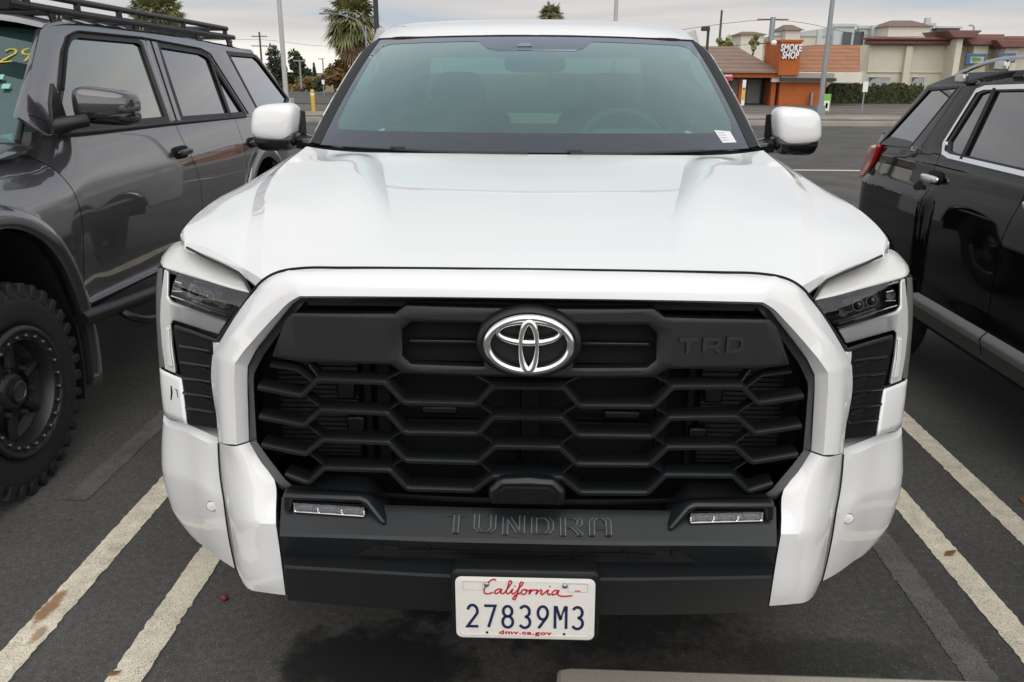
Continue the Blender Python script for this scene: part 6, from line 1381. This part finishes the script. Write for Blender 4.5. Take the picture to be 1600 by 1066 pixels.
# ---- cream building
cream = empty('cream_building', (28, 56, 0), 'cream stucco store with maroon cornice behind the clipped hedge', 'store building')
def cream_parts():
    a, b, y, c, d = rect((16.86, 54, -0.0582), (34.53, 54, 1.875)); bxyz('lower_wall', a, b, y, y + 20, -.1, d, 'cream_stucco', cream)
    a, b, y, c, d = rect((20.81, 54, 1.793), (34.19, 54, 3.422)); bxyz('upper_wall', a, b, y - .08, y + 20, c, d, 'cream_stucco', cream, bev=.02)
    bxyz('wall_joint', a, b, y - .10, y - .081, c, c + .06, 'pale_stucco', cream)
    x0, x1, yy, z0, z1 = rect((22.94, 53.6, 1.156), (23.35, 53.6, 3.355)); bxyz('pilaster', x0, x1, yy, y - .1, z0 - 1.5, z1, 'cream_stucco', cream, bev=.02)
    bxyz('cornice', a - .3, b, y - .65, y + .3, d, d + .28, 'maroon_trim', cream, bev=.08); bxyz('cornice_lip', a - .45, b, y - .85, y + .3, d + .281, d + .42, 'maroon_trim', cream, bev=.03)
    for p, q in (((18.71, 53.9, 0.7772), (19.78, 53.9, 1.48)), ((21.03, 53.9, 0.8311), (22.29, 53.9, 1.495)), ((23.71, 53.9, 0.8485), (24.44, 53.9, 1.508))):
        x0, x1, yy, z0, z1 = rect(p, q); w = bxyz('shop_window', x0, x1, yy, yy + .06, z0, z1, 'poster_window', cream)
        V, F = slabvf([(x0, yy - .02, z1), (x0 + .5 * (x1 - x0), yy - .02, z1), (x0 + .15 * (x1 - x0), yy - .02, z1 - .12 * (z1 - z0)), (x0, yy - .02, z1 - .45 * (z1 - z0))], (0, .018, 0)); mesh('poster_swoosh', V, F, 'poster_blue', w)
        for k, wd in ((.12, .22), (.62, .25)):
            V, F = rbox((x0 + (k + wd / 2) * (x1 - x0), yy - .02, z0 + .28 * (z1 - z0)), (wd * (x1 - x0), .03, .42 * (z1 - z0)), .6, 4); mesh('poster_figure', V, F, 'poster_dark', w)
        bxyz('window_frame', x0 - .06, x1 + .06, yy - .03, yy, z1, z1 + .07, 'pale_stucco', w)
    # gabled bays with flared caps, stepping off to the right
    for p, q, cap in (((25.43, 52.5, 0.0518), (25.8, 52.5, 3.775), 1), ((26.76, 53, 0.0442), (27.65, 53, 3.398), 1), ((28.34, 52.4, 0.0753), (29.13, 52.4, 3.242), 1)):
        x0, x1, yy, z0, z1 = rect(p, q); bxyz('shop_bay', x0, x1, yy, yy + 3, -.1, z1, 'cream_stucco', cream, bev=.03)
        V, F = boxvf(((x0 + x1) / 2, yy + 1.4, z1 + .22), (x1 - x0 + 1.0, 3.6, .44)); V = [(v[0] + (-.35 if v[0] < (x0 + x1) / 2 else .35) * (1 if v[2] > z1 + .22 else -.3), v[1], v[2]) for v in V]; mesh('bay_cap', V, F, 'maroon_trim', cream, bev=.05)
    for p, q in (((30.09, 60, 3.983), (31.94, 60, 4.323)), ((32.19, 60, 3.911), (34.3, 60, 4.211))):
        x0, x1, yy, z0, z1 = rect(p, q); bxyz('rear_bay', x0 + .4, x1 - .4, yy, yy + 3, 2, z0, 'pale_stucco', cream); bxyz('rear_cap', x0, x1, yy - .4, yy + 3.4, z0, z1, 'maroon_trim', cream, bev=.08)
    for p, q, m in (((26.12, 52.6, 2.235), (27.34, 52.6, 2.908), 'sign_blue'), ((27.71, 52, 2.387), (28.78, 52, 2.94), 'sign_blue')):
        x0, x1, yy, z0, z1 = rect(p, q); s = bxyz('store_sign', x0, x1, yy - .15, yy, z0, z1, m, cream, bev=.05)
        if x0 < 30.3: bxyz('sign_panel', x0 + .25, x1 - .15, yy - .17, yy - .151, z0 + .12, z1 - .18, 'poster_window', s)
        L_ = [[(x0 + .35 + (x1 - x0 - .7) * t, z0 + (z1 - z0) * (.5 + .16 * math.sin(t * 26) * (1 - .4 * t))) for t in np.linspace(0, 1, 40)]]
        V, F = ribbonvf(L_, .09, lambda u, v, d_: (u, yy - .19 + d_, v), .02); mesh('sign_script', V, F, 'sign_green' if x0 < 30.3 else 'sign_white', s)
cream_parts()
# ---- long grey building behind
back = empty('storage_building', (45, 112, 0), 'long pale blue-grey building with hip-roofed turrets on the skyline', 'building')
def back_parts():
    for p, q, m, n in (((25.8, 112, 1.867), (32.2, 112, 5.022), 'pale_stucco', 'wall'), ((29.65, 111, 1.89), (37.08, 111, 6.162), 'pale_stucco', 'wall'), ((37.11, 110, 1.934), (39.61, 110, 7.261), 'grey_stucco', 'wall'), ((40.52, 111, 1.955), (44.3, 111, 7.104), 'grey_stucco', 'wall'), ((43.53, 108, 1.972), (48.41, 108, 7.278), 'grey_stucco', 'wall'), ((50.73, 112, 2.016), (53.51, 112, 7.118), 'pale_stucco', 'wall')):
        x0, x1, yy, z0, z1 = rect(p, q); bxyz(n, x0, x1, yy, yy + 25, -.1, z1, m, back); bxyz('parapet', x0 - .2, x1 + .2, yy - .2, yy + .4, z1, z1 + .35, 'grey_stucco', back)
    for p, q in (((25.35, 110, 6.293), (28.97, 110, 6.761)), ((30.59, 109, 6.799), (33.18, 109, 7.553)), ((41.99, 106, 7.151), (47.7, 106, 7.965))):
        x0, x1, yy, z0, z1 = rect(p, q); m = (x1 - x0) * .28
        bxyz('turret', x0 + .4, x1 - .4, yy + .4, yy + 6, 0, z0, 'pale_stucco' if x0 < 45 else 'grey_stucco', back)
        V = [(x0, yy, z0), (x1, yy, z0), (x1, yy + 7, z0), (x0, yy + 7, z0), (x0 + m, yy + 3, z1), (x1 - m, yy + 3, z1)]; mesh('turret_roof', V, [(0, 1, 5, 4), (1, 2, 5), (2, 3, 4, 5), (3, 0, 4), (0, 3, 2, 1)], 'far_roof', back, smooth=False)
    for px in ((38.7, 109.8, 5.824), (40.56, 110.8, 5.944), (42.64, 110.8, 5.879), (43.75, 110.8, 5.96), (43.35, 107.8, 5.85), (44.13, 107.8, 5.854), (44.67, 107.8, 5.857)):
        bxyz('window', px[0] - .55, px[0] + .55, px[1] - .05, px[1], px[2] - .8, px[2] + .8, 'dark_glass', back)
    x0, x1, yy, z0, z1 = rect((48.28, 107, 6.721), (51.13, 107, 7.024)); bxyz('flat_canopy', x0, x1, yy, yy + 4, z0, z1, 'pole_dark', back)
    for p in ((35.1, 109, 6.598), (42.08, 110, 7.123), (47.25, 107, 7.875)):
        bxyz('roof_vent', p[0] - .3, p[0] + .3, p[1], p[1] + .6, p[2] - 2.2, p[2] + .3, 'grey_stucco', back)
back_parts()
# ---- leaves
mat('leaf_young', (.20, .21, .06), .7, var=.3, vscale=2); mat('leaf_dark', (.040, .055, .022), .7, var=.35, vscale=2); mat('leaf_mid', (.070, .085, .030), .7, var=.35, vscale=2)
mat('leaf_hedge', (.050, .062, .020), .7, var=.35, vscale=3); mat('leaf_autumn', (.17, .10, .030), .7, var=.4, vscale=1.5); mat('leaf_dry', (.22, .16, .055), .8, var=.35, vscale=1)
mat('bark', (.10, .075, .055), .9, var=.25, vscale=6); mat('palm_green', (.20, .205, .085), .6, var=.3, vscale=2); mat('palm_dead', (.21, .145, .085), .9, var=.3, vscale=2)
def leaf_cloud(centres, n, size, rnd, shell=.55):
    V, F = [], []
    for i in range(n):
        c, r = rnd.choice(centres)
        while True:
            p = A_((rnd.gauss(0, 1), rnd.gauss(0, 1), rnd.gauss(0, 1))); l = np.linalg.norm(p)
            if l > .01: break
        k = (shell + (1 - shell) * rnd.random()); q = A_(c) + p / l * k * A_(r)
        s = size * rnd.uniform(.6, 1.3); a = A_((rnd.gauss(0, 1), rnd.gauss(0, 1), rnd.gauss(0, .7))); a /= np.linalg.norm(a); b = np.cross(a, p / l); b /= np.linalg.norm(b) + 1e-9; b = b + .5 * p / l
        k0 = len(V); V += [q - a * s, q + b * s * .55, q + a * s, q - b * s * .55]; F.append((k0, k0 + 1, k0 + 2, k0 + 3))
    return V, F
def tree(name, base, h, w, material, label, seed, n=2200, leaf=.35, lobes=9, trunk=.35, cat='tree', group=None, squat=1.0):
    rnd = random.Random(seed); x, y, z = base; root = empty(name, base, label, cat, group)
    th = h * trunk; P = [(x, y, z - .1), (x + rnd.uniform(-.1, .1) * w, y, z + th * .6), (x + rnd.uniform(-.1, .1) * w, y, z + h * .7)]
    V, F = tubevf(spl(P, 4), [w * .05 * (1 - .08 * i) for i in range(9)], 8); parts = [(V, F)]
    C = []
    for i in range(lobes):
        a = rnd.uniform(0, 6.28); rr = rnd.uniform(.1, .36) * w; zz = z + th + (h - th) * rnd.uniform(.18, .85); k = rnd.uniform(.16, .28)
        c = (x + rr * math.cos(a), y + rr * math.sin(a), zz); C.append((c, (w * k, w * k, (h - th) * k * squat)))
        parts.append(tubevf([(x, y, z + th * .8), ((x + c[0]) / 2, (y + c[1]) / 2, (z + th + c[2]) / 2 - .02 * h), c], [w * .025, w * .018, w * .006], 5))
    C.append(((x, y, z + th + (h - th) * .55), (w * .3, w * .3, (h - th) * .42)))
    V, F = merge(parts); mesh('trunk', V, F, 'bark', root)
    V, F = leaf_cloud(C, n, leaf, rnd); mesh('crown', V, F, material, root, smooth=False); return root
hd_ = rect((17.39, 50.5, 0.0636), (22.97, 50.5, 0.8691))
def hedge():
    rnd = random.Random(5); x0, x1, y, z0, z1 = hd_; V, F = [], []
    for i in range(11000):
        x = rnd.uniform(x0, x1); f = rnd.random(); top = z1 + .10 * math.sin(x * 2.1) + .06 * math.sin(x * 5.3)
        q = A_((x, y + rnd.uniform(0, .18), rnd.uniform(.05, top))) if f < .62 else A_((x, y + rnd.uniform(0, 1.3), top + rnd.gauss(0, .06)))
        s = .11 * rnd.uniform(.6, 1.4); a = A_((rnd.gauss(0, 1), rnd.gauss(0, .6), rnd.gauss(0, 1))); a /= np.linalg.norm(a); b = np.cross(a, A_((rnd.gauss(0, .4), 1, rnd.gauss(0, .4)))); b /= np.linalg.norm(b) + 1e-9
        k = len(V); V += [q - a * s, q + b * s * .6, q + a * s, q - b * s * .6]; F.append((k, k + 1, k + 2, k + 3))
    root = empty('hedge', ((x0 + x1) / 2, y + .6, 0), 'long clipped dark green hedge in front of the cream store', 'hedge')
    mesh('foliage', V, F, 'leaf_hedge', root, smooth=False); bxyz('branch_core', x0 + .1, x1 - .1, y + .2, y + 1.2, 0, z1 - .15, 'leaf_dark', root)
hedge()
# trees to the left along the side road
B = [  # foot, top, width
    ('bushy_tree', (-37.96, 125, 0.0569), (-37.8, 125, 4.318), 3.4, 'leaf_dark', 'dark green bushy tree close beside the pale lamp post', 11, 1800, .26),
    ('round_tree', (-35.56, 128, 0.0387), (-35.28, 128, 3.858), 4.2, 'leaf_dark', 'round dark green tree standing alone right of the pale lamp post', 12, 2400, .28),
    ('shrub', (-19.25, 75, -0.1951), (-19.16, 75, 1.055), 1.9, 'leaf_mid', 'low green shrub at the edge of the side road', 13, 1200, .16),
    ('autumn_tree', (-14.65, 62, 0.0904), (-14.47, 62, 2.333), 2.5, 'leaf_autumn', 'yellow and rust coloured small tree beside the fan palm', 14, 1800, .17),
    ('dry_bush', (-31.24, 118, -0.3318), (-31.17, 118, 0.7691), 5.0, 'leaf_dry', 'low dry yellow brush on the far bank', 15, 1200, .2),
    ('dry_bush', (-33.13, 115, -0.9616), (-33.05, 115, 0.0336), 3.6, 'leaf_dry', 'strip of dry yellow grass tufts behind the small white car', 16, 900, .2)]
for nm, p, q, w, m, lb, sd, n, lf in B:
    g0 = gz(p[0], p[1]); tree(nm, (p[0], p[1], g0), (q[2] - g0) * 1.04, w, m, lb, sd, n, lf, trunk=.10 if 'bush' in nm or nm == 'shrub' else .20, cat='bush' if ('dry' in nm or nm == 'shrub') else 'tree')
def conifer():
    p = (-33.74, 130, 0.2141); root = empty('conifer', (p[0], p[1], gz(p[0], p[1])), 'tiny dark pointed conifer far down the side road', 'tree'); rnd = random.Random(3); V, F = [], []
    H_ = ((-33.56, 130, 2.804))[2]
    for i in range(700):
        t = rnd.random(); a = rnd.uniform(0, 6.28); r = (1 - t) * 1.0 * rnd.uniform(.4, 1); q = A_((p[0] + r * math.cos(a), p[1] + r * math.sin(a), .4 + gz(p[0], p[1]) + t * (H_ - .4 - gz(p[0], p[1])))); u = A_((math.cos(a), math.sin(a), -.5)) * .25; v = A_((-math.sin(a), math.cos(a), 0)) * .1
        k = len(V); V += [q - v, q + u, q + v, q + A_((0, 0, .15))]; F.append((k, k + 1, k + 2, k + 3))
    mesh('foliage', V, F, 'leaf_dark', root, smooth=False); V, F = tubevf([(p[0], p[1], gz(p[0], p[1]) - .1), (p[0], p[1], H_ * .9)], [.12, .02], 6); mesh('trunk', V, F, 'bark', root)
conifer()
# yuccas / young trees in front of the far building
for i, (p, h) in enumerate((((15.33, 72, 4.424), 0), ((15.88, 72, 4.775), 0), ((21.16, 85, 5.271), 0))):
    tree('young_tree', (p[0], p[1], 0), p[2], 1.1, 'leaf_young', ('thin light green tree top left of the brown shop roof', 'taller light green tree top above the brown shop roof', 'light green tree against the far left turret')[i], 30 + i, 420, .13, lobes=6, trunk=.72, group='young trees behind the shop')
def palm(name, top, base_z, crown, label, seed, skirt=True, trunk_r=.28):
    rnd = random.Random(seed); x, y, z = top; root = empty(name, (x, y, base_z), label, 'palm tree', 'fan palms on the skyline')
    V, F = tubevf([(x, y, base_z - .1), (x + .05, y, (base_z + z) / 2), (x, y, z)], [trunk_r * 1.3, trunk_r, trunk_r], 10); mesh('trunk', V, F, 'bark', root)
    def fronds(n, e0, e1, ln, droop, w):
        V, F = [], []
        for i in range(n):
            a = rnd.uniform(0, 6.28); e = R(rnd.uniform(e0, e1)); L_ = ln * rnd.uniform(.75, 1.1); d = A_((math.cos(a) * math.cos(e), math.sin(a) * math.cos(e), math.sin(e)))
            o = A_((x, y, z + rnd.uniform(-.3, .2))); hub = o + d * L_ * .5 + A_((0, 0, -droop * L_ * .12)); sd = np.cross(d, A_((0, 0, 1))); sd /= np.linalg.norm(sd) + 1e-9; up = np.cross(sd, d)
            k = len(V); V += [o - sd * .02, o + sd * .02, hub + sd * .03, hub - sd * .03]; F.append((k, k + 1, k + 2, k + 3))
            for j in range(13):
                f = R(-95 + 190 * j / 12); dd = math.cos(f) * d + math.sin(f) * sd + up * .12; tip = hub + dd * L_ * .5 * (1 - .25 * abs(f)); tip = tip + A_((0, 0, -droop * L_ * .22 * rnd.uniform(.6, 1.3)))
                mid = hub + (tip - hub) * .5 + A_((0, 0, droop * .05 * L_)); pr = np.cross(dd, up); pr = pr / (np.linalg.norm(pr) + 1e-9) * w
                k = len(V); V += [hub, mid + pr, tip, mid - pr]; F.append((k, k + 1, k + 2, k + 3))
        return V, F
    V, F = merge([fronds(60, -5, 80, crown, 1.0, .085), fronds(48, -55, 5, crown * .95, 1.3, .085)]); mesh('fronds', V, F, 'palm_green', root, smooth=False)
    if skirt:
        V, F = fronds(70, -88, -55, crown * .95, .6, .09); V2, F2 = fronds(60, -89, -70, crown * 1.3, .4, .08); V, F = merge([(V, F), (V2, F2)]); mesh('dead_skirt', V, F, 'palm_dead', root, smooth=False)
    return root
p = (-13.35, 62, 5.565); palm('fan_palm', p, 0, 2.6, 'tall fan palm with a brown skirt left of the cab roof', 4)
p = (1.875, 120, 9.204); palm('fan_palm', p, 0, 2.3, 'small distant palm crown above the middle of the cab roof', 8)
p = (-38.47, 85, 7.345); palm('fan_palm', p, 0, 2.2, 'palm crown showing behind the roof rack, nearer its front end', 21)
p = (-37.54, 88, 7.67); palm('fan_palm', p, 0, 2.2, 'palm crown showing behind the roof rack, the right one of two', 22)
# ---- poles and lamps
def pole(name, p0, p1, r0, r1, material, label, cat='pole', base=0):
    # upright at p0's foot
    x, y = p1[0], p1[1]; root = empty(name, (x, y, base), label, cat, {'utility_pole': 'utility poles', 'street_lamp': 'street lamps', 'lamp_post': 'tall lamp posts'}.get(name)); V, F = tubevf([(x, y, base - .1), (x, y, p1[2])], [r0, r1], 12); mesh('shaft', V, F, material, root); return root, (x, y)
a = (-10.36, 34, 2.685); r_, _ = pole('lamp_post', None, (a[0], a[1], 9.0), .105, .085, 'pole_pale', 'pale thick lamp post rising behind the grey SUV', 'lamp post')
V, F = merge([boxvf((a[0], a[1], .3), (.5, .5, .6)), boxvf((a[0] + .5, a[1], 9.0), (1.2, .3, .15))]); mesh('lamp_head', V, F, 'pole_pale', r_)
a = (12.29, 36, 2.348); r_, _ = pole('lamp_post', None, (a[0], a[1], 9.5), .115, .075, 'galvanised', 'slim grey steel street pole in front of the smoke shop', 'street pole')
V, F = boxvf((a[0], a[1], .2), (.35, .35, .4)); mesh('pole_base', V, F, 'galvanised', r_)
a = (-3.195, 16, 2.796); r_, _ = pole('dark_pole', None, (a[0], a[1], 5.5), .05, .05, 'pole_dark', 'black straight pole just behind the left edge of the cab roof', 'pole')
V, F = boxvf((a[0], a[1], 5.5), (.4, .3, .12)); mesh('lamp_head', V, F, 'pole_dark', r_)
a = (4.367, 48, 4.976); r_, _ = pole('pale_pole', None, (a[0], a[1], 9.5), .12, .10, 'pole_pale', 'pale pole standing behind the right half of the cab roof', 'pole')
V, F = boxvf((a[0], a[1], 9.5), (.8, .4, .15)); mesh('lamp_head', V, F, 'pole_pale', r_)
a = (8.776, 44, 3.847); r_, _ = pole('flood_light', None, (a[0], a[1], a[2]), .07, .07, 'pole_dark', 'black parking flood lamp on a short post left of the smoke shop', 'lamp post')
V, F = boxvf((a[0] - .15, a[1], a[2]), (.42, .3, .22)); mesh('lamp_head', V, F, 'pole_dark', r_, bev=.03)
a = (15.76, 75, 6.795); pole('utility_pole', None, a, .12, .09, 'wood_pole', 'thin dark utility pole left of the smoke shop tower', 'utility pole')
a = (22.79, 85, 6.847); r_, _ = pole('utility_pole', None, a, .30, .26, 'galvanised', 'thick grey utility pole carrying wires above the smoke shop', 'utility pole')
for dz in (.2, 2.4, 4.6):
    V, F = boxvf((a[0], a[1], a[2] - dz), (3.0, .12, .10)); mesh('cross_arm', V, F, 'wood_pole', r_)
for k, dz in enumerate((.25, 2.4, 4.6)):
    P = [(a[0] - 30, a[1] + 8, a[2] - dz - .8), (a[0] - 14, a[1] + 4, a[2] - dz - 1.4), (a[0], a[1], a[2] - dz), (a[0] + 12, a[1] + 6, a[2] - dz - 1.2), (a[0] + 26, a[1] + 12, a[2] - dz - .4)]
    V, F = tubevf(spl(P, 6), .022, 5); mesh('wire', V, F, 'pole_dark', r_)
a = (-38.51, 120, 6.716); r_, _ = pole('utility_pole', None, a, .16, .12, 'wood_pole', 'distant utility pole with two crossarms left of the pale lamp post', 'utility pole')
for p in ((-38.56, 120, 6.133), (-38.67, 120, 4.875)):
    V, F = boxvf((p[0], p[1], p[2]), (2.2, .12, .12)); mesh('cross_arm', V, F, 'wood_pole', r_)
V, F = tubevf(spl([(a[0] - 12, a[1], a[2] - 1.6), (a[0], a[1], a[2] - 1), (a[0] + 9, a[1], a[2] - 1.8), (a[0] + 16, a[1], a[2] - 1.4)], 5), .02, 5); mesh('wire', V, F, 'pole_dark', r_)
a = (-11.98, 60, 4.697); r_, _ = pole('street_lamp', None, (a[0], a[1], a[2]), .09, .06, 'galvanised', 'street lamp with a long curved arm in front of the fan palm', 'street lamp')
V, F = tubevf(spl([(a[0], a[1], a[2] - 1.2), (-12.46, 60, 4.946), (-13.34, 60, 5.317), (-14.45, 60, 5.478)], 5), .04, 8); mesh('lamp_arm', V, F, 'galvanised', r_)
q = (-14.81, 60, 5.477); V, F = rbox(q, (.8, .3, .14), .6, 5); mesh('lamp_head', V, F, 'galvanised', r_)
a = (-20.06, 80, 2.731); r_, _ = pole('street_lamp', None, a, .08, .06, 'galvanised', 'small far street lamp beside the tiny conifer', 'street lamp')
q = (-20.36, 80, 2.729); V, F = boxvf(((a[0] + q[0]) / 2, a[1], a[2]), (abs(a[0] - q[0]) + .2, .1, .08)); mesh('lamp_arm', V, F, 'galvanised', r_)
a = (-23.61, 85, 2.6); r_, _ = pole('street_lamp', None, a, .10, .09, 'galvanised', 'grey post in front of the round dark tree', 'street lamp')
V, F = boxvf((a[0], a[1], a[2]), (1.2, .2, .12)); mesh('lamp_head', V, F, 'galvanised', r_)
a = (28.97, 58, 4.707); r_, _ = pole('street_lamp', None, a, .08, .06, 'galvanised', 'curved street lamp peeping over the cream store roof', 'street lamp')
V, F = tubevf(spl([(a[0], a[1], a[2] - .2), (28.92, 58, 4.746), (28.62, 58, 4.784)], 4), .05, 6); mesh('lamp_arm', V, F, 'galvanised', r_)
# ---- signs, bollard, far car
def sign_on_post(name, p0, p1, foot_z, material, label, stripe=None, th=.04):
    x0, x1, y, z0, z1 = rect(p0, p1); root = empty(name, ((x0 + x1) / 2, y, 0), label, 'sign')
    V, F = tubevf([((x0 + x1) / 2, y + .05, -.05), ((x0 + x1) / 2, y + .05, z1 - .05)], .035, 8); mesh('post', V, F, 'galvanised', root)
    b = bxyz('sign_face', x0, x1, y - th, y, z0, z1, material, root, bev=.01)
    if stripe:
        for c, t0, t1, s0, s1 in stripe: bxyz('printed_patch', x0 + (x1 - x0) * s0, x0 + (x1 - x0) * s1, y - th - .012, y - th - .001, z0 + (z1 - z0) * t0, z0 + (z1 - z0) * t1, c, b)
    return root
sign_on_post('post_sign', (14.74, 38, 0.9127), (14.97, 38, 1.356), 0, 'sign_white', 'small white street sign on a thin post before the hedge')
sign_on_post('banner_sign', (13.37, 39, -0.0076), (13.71, 39, 0.7981), 0, 'sign_green', 'green and white banner sign at the foot of the steel pole', [('sign_white', .08, .62, .12, .86), ('sign_blue', .2, .5, .35, .65), ('sign_red', .28, .36, .0, .1)])
sign_on_post('banner_sign', (10.75, 44, 0.0754), (10.93, 44, 1.36), 0, 'sign_white', 'narrow white and yellow banner by the shop entrance', [('sign_yellow', .22, .62, .12, .92), ('sign_red', .62, .70, .1, .9)])
a = (-9.401, 34.54, 0); bo = empty('bollard', a, 'yellow bollard at the lot exit left of the windshield', 'bollard')
V, F = lathevf([(.085, 0), (.085, .85), (.07, .92), (.001, .95)], (a[0], a[1], 0), 'z', 16); mesh('post', V, F, 'bollard_yellow', bo)
V, F = lathevf([(.088, .70), (.088, .78)], (a[0], a[1], 0), 'z', 16); mesh('band', V, F, 'sign_white', bo)
sign_on_post('post_sign', (-14.8, 58, 0.778), (-14.61, 58, 1.075), 0, 'sign_white', 'tiny white road sign beside the footpath')
def far_car():
    p = (-39.76, 140, -2.237); x, y = p[0], p[1]; gz0 = gz(x, y) + .03; root = empty('parked_car', (x, y, gz0), 'small white sedan far off on the side road', 'car')
    prof = [(-2.1, .45), (-2.15, .75), (-1.6, .9), (-.8, 1.0), (-.3, 1.42), (.9, 1.45), (1.5, 1.05), (2.1, .98), (2.15, .5)]
    V, F = slabvf([(x - .85, y + a, gz0 + b) for a, b in prof] , (1.7, 0, 0)); mesh('body', V, F, 'white_paint', root, bev=.12, seg=3)
    V, F = slabvf([(x - .62, y - .84, gz0 + 1.02), (x + .62, y - .84, gz0 + 1.02), (x + .52, y - .36, gz0 + 1.38), (x - .52, y - .36, gz0 + 1.38)], (0, .02, -.01)); mesh('windshield', V, F, 'dark_glass', root)
    for sx in (-.78, .78):
        for sy in (-1.35, 1.35): V, F = lathevf([(.001, .0), (.2, .0), (.31, -.02), (.31, -.2)], (x + sx, y + sy, gz0 + .31), 'x', 16, 1 if sx > 0 else -1); mesh('wheel', V, F, 'rubber', root)
    bxyz('bumper', x - .8, x + .8, y - 2.18, y - 2.0, gz0 + .35, gz0 + .55, 'lamp_dark', root)
far_car()
# ---- litter on the asphalt
mat('berry', (.16, .028, .030), .5); mat('dead_leaf', (.22, .11, .04), .8)
p = (-1.018, 0.7673, 0.012); V, F = rbox((p[0], p[1], .012), (.026, .022, .024), .9, 6); tag(mesh('berry', V, F, 'berry', sharp=80), 'dull red berry lying on the asphalt under the left bumper corner', 'berry')
def leaf(p, s, a, label):
    x, y, _ = p; c, s_ = math.cos(a), math.sin(a); P = [(-1, 0, 0), (-.4, .35, .25), (.3, .38, .15), (1, 0, .35), (.3, -.36, .2), (-.4, -.33, .05)]
    V = [(x + s * (u * c - v * s_), y + s * (u * s_ + v * c), .006 + s * w) for u, v, w in P]; V.append((x, y, .005)); F = [(i, (i + 1) % 6, 6) for i in range(6)]
    tag(mesh('dead_leaf', V, F, 'dead_leaf', solid=.001), label, 'leaf', 'dead leaves on the ground')
leaf((1.57, 1.14, 0), .030, .4, 'dark crumpled leaf on the inner right parking line'); leaf((2.069, 1.57, 0), .03, 1.2, 'tan dry leaf near the right picture edge')
leaf((-1.212, 0.3952, 0), .022, .2, 'small dark leaf on the inner left parking line at the bottom edge'); leaf((0.3288, 0.3012, 0.12), .020, .9, 'bit of dark debris on the concrete wheel stop')
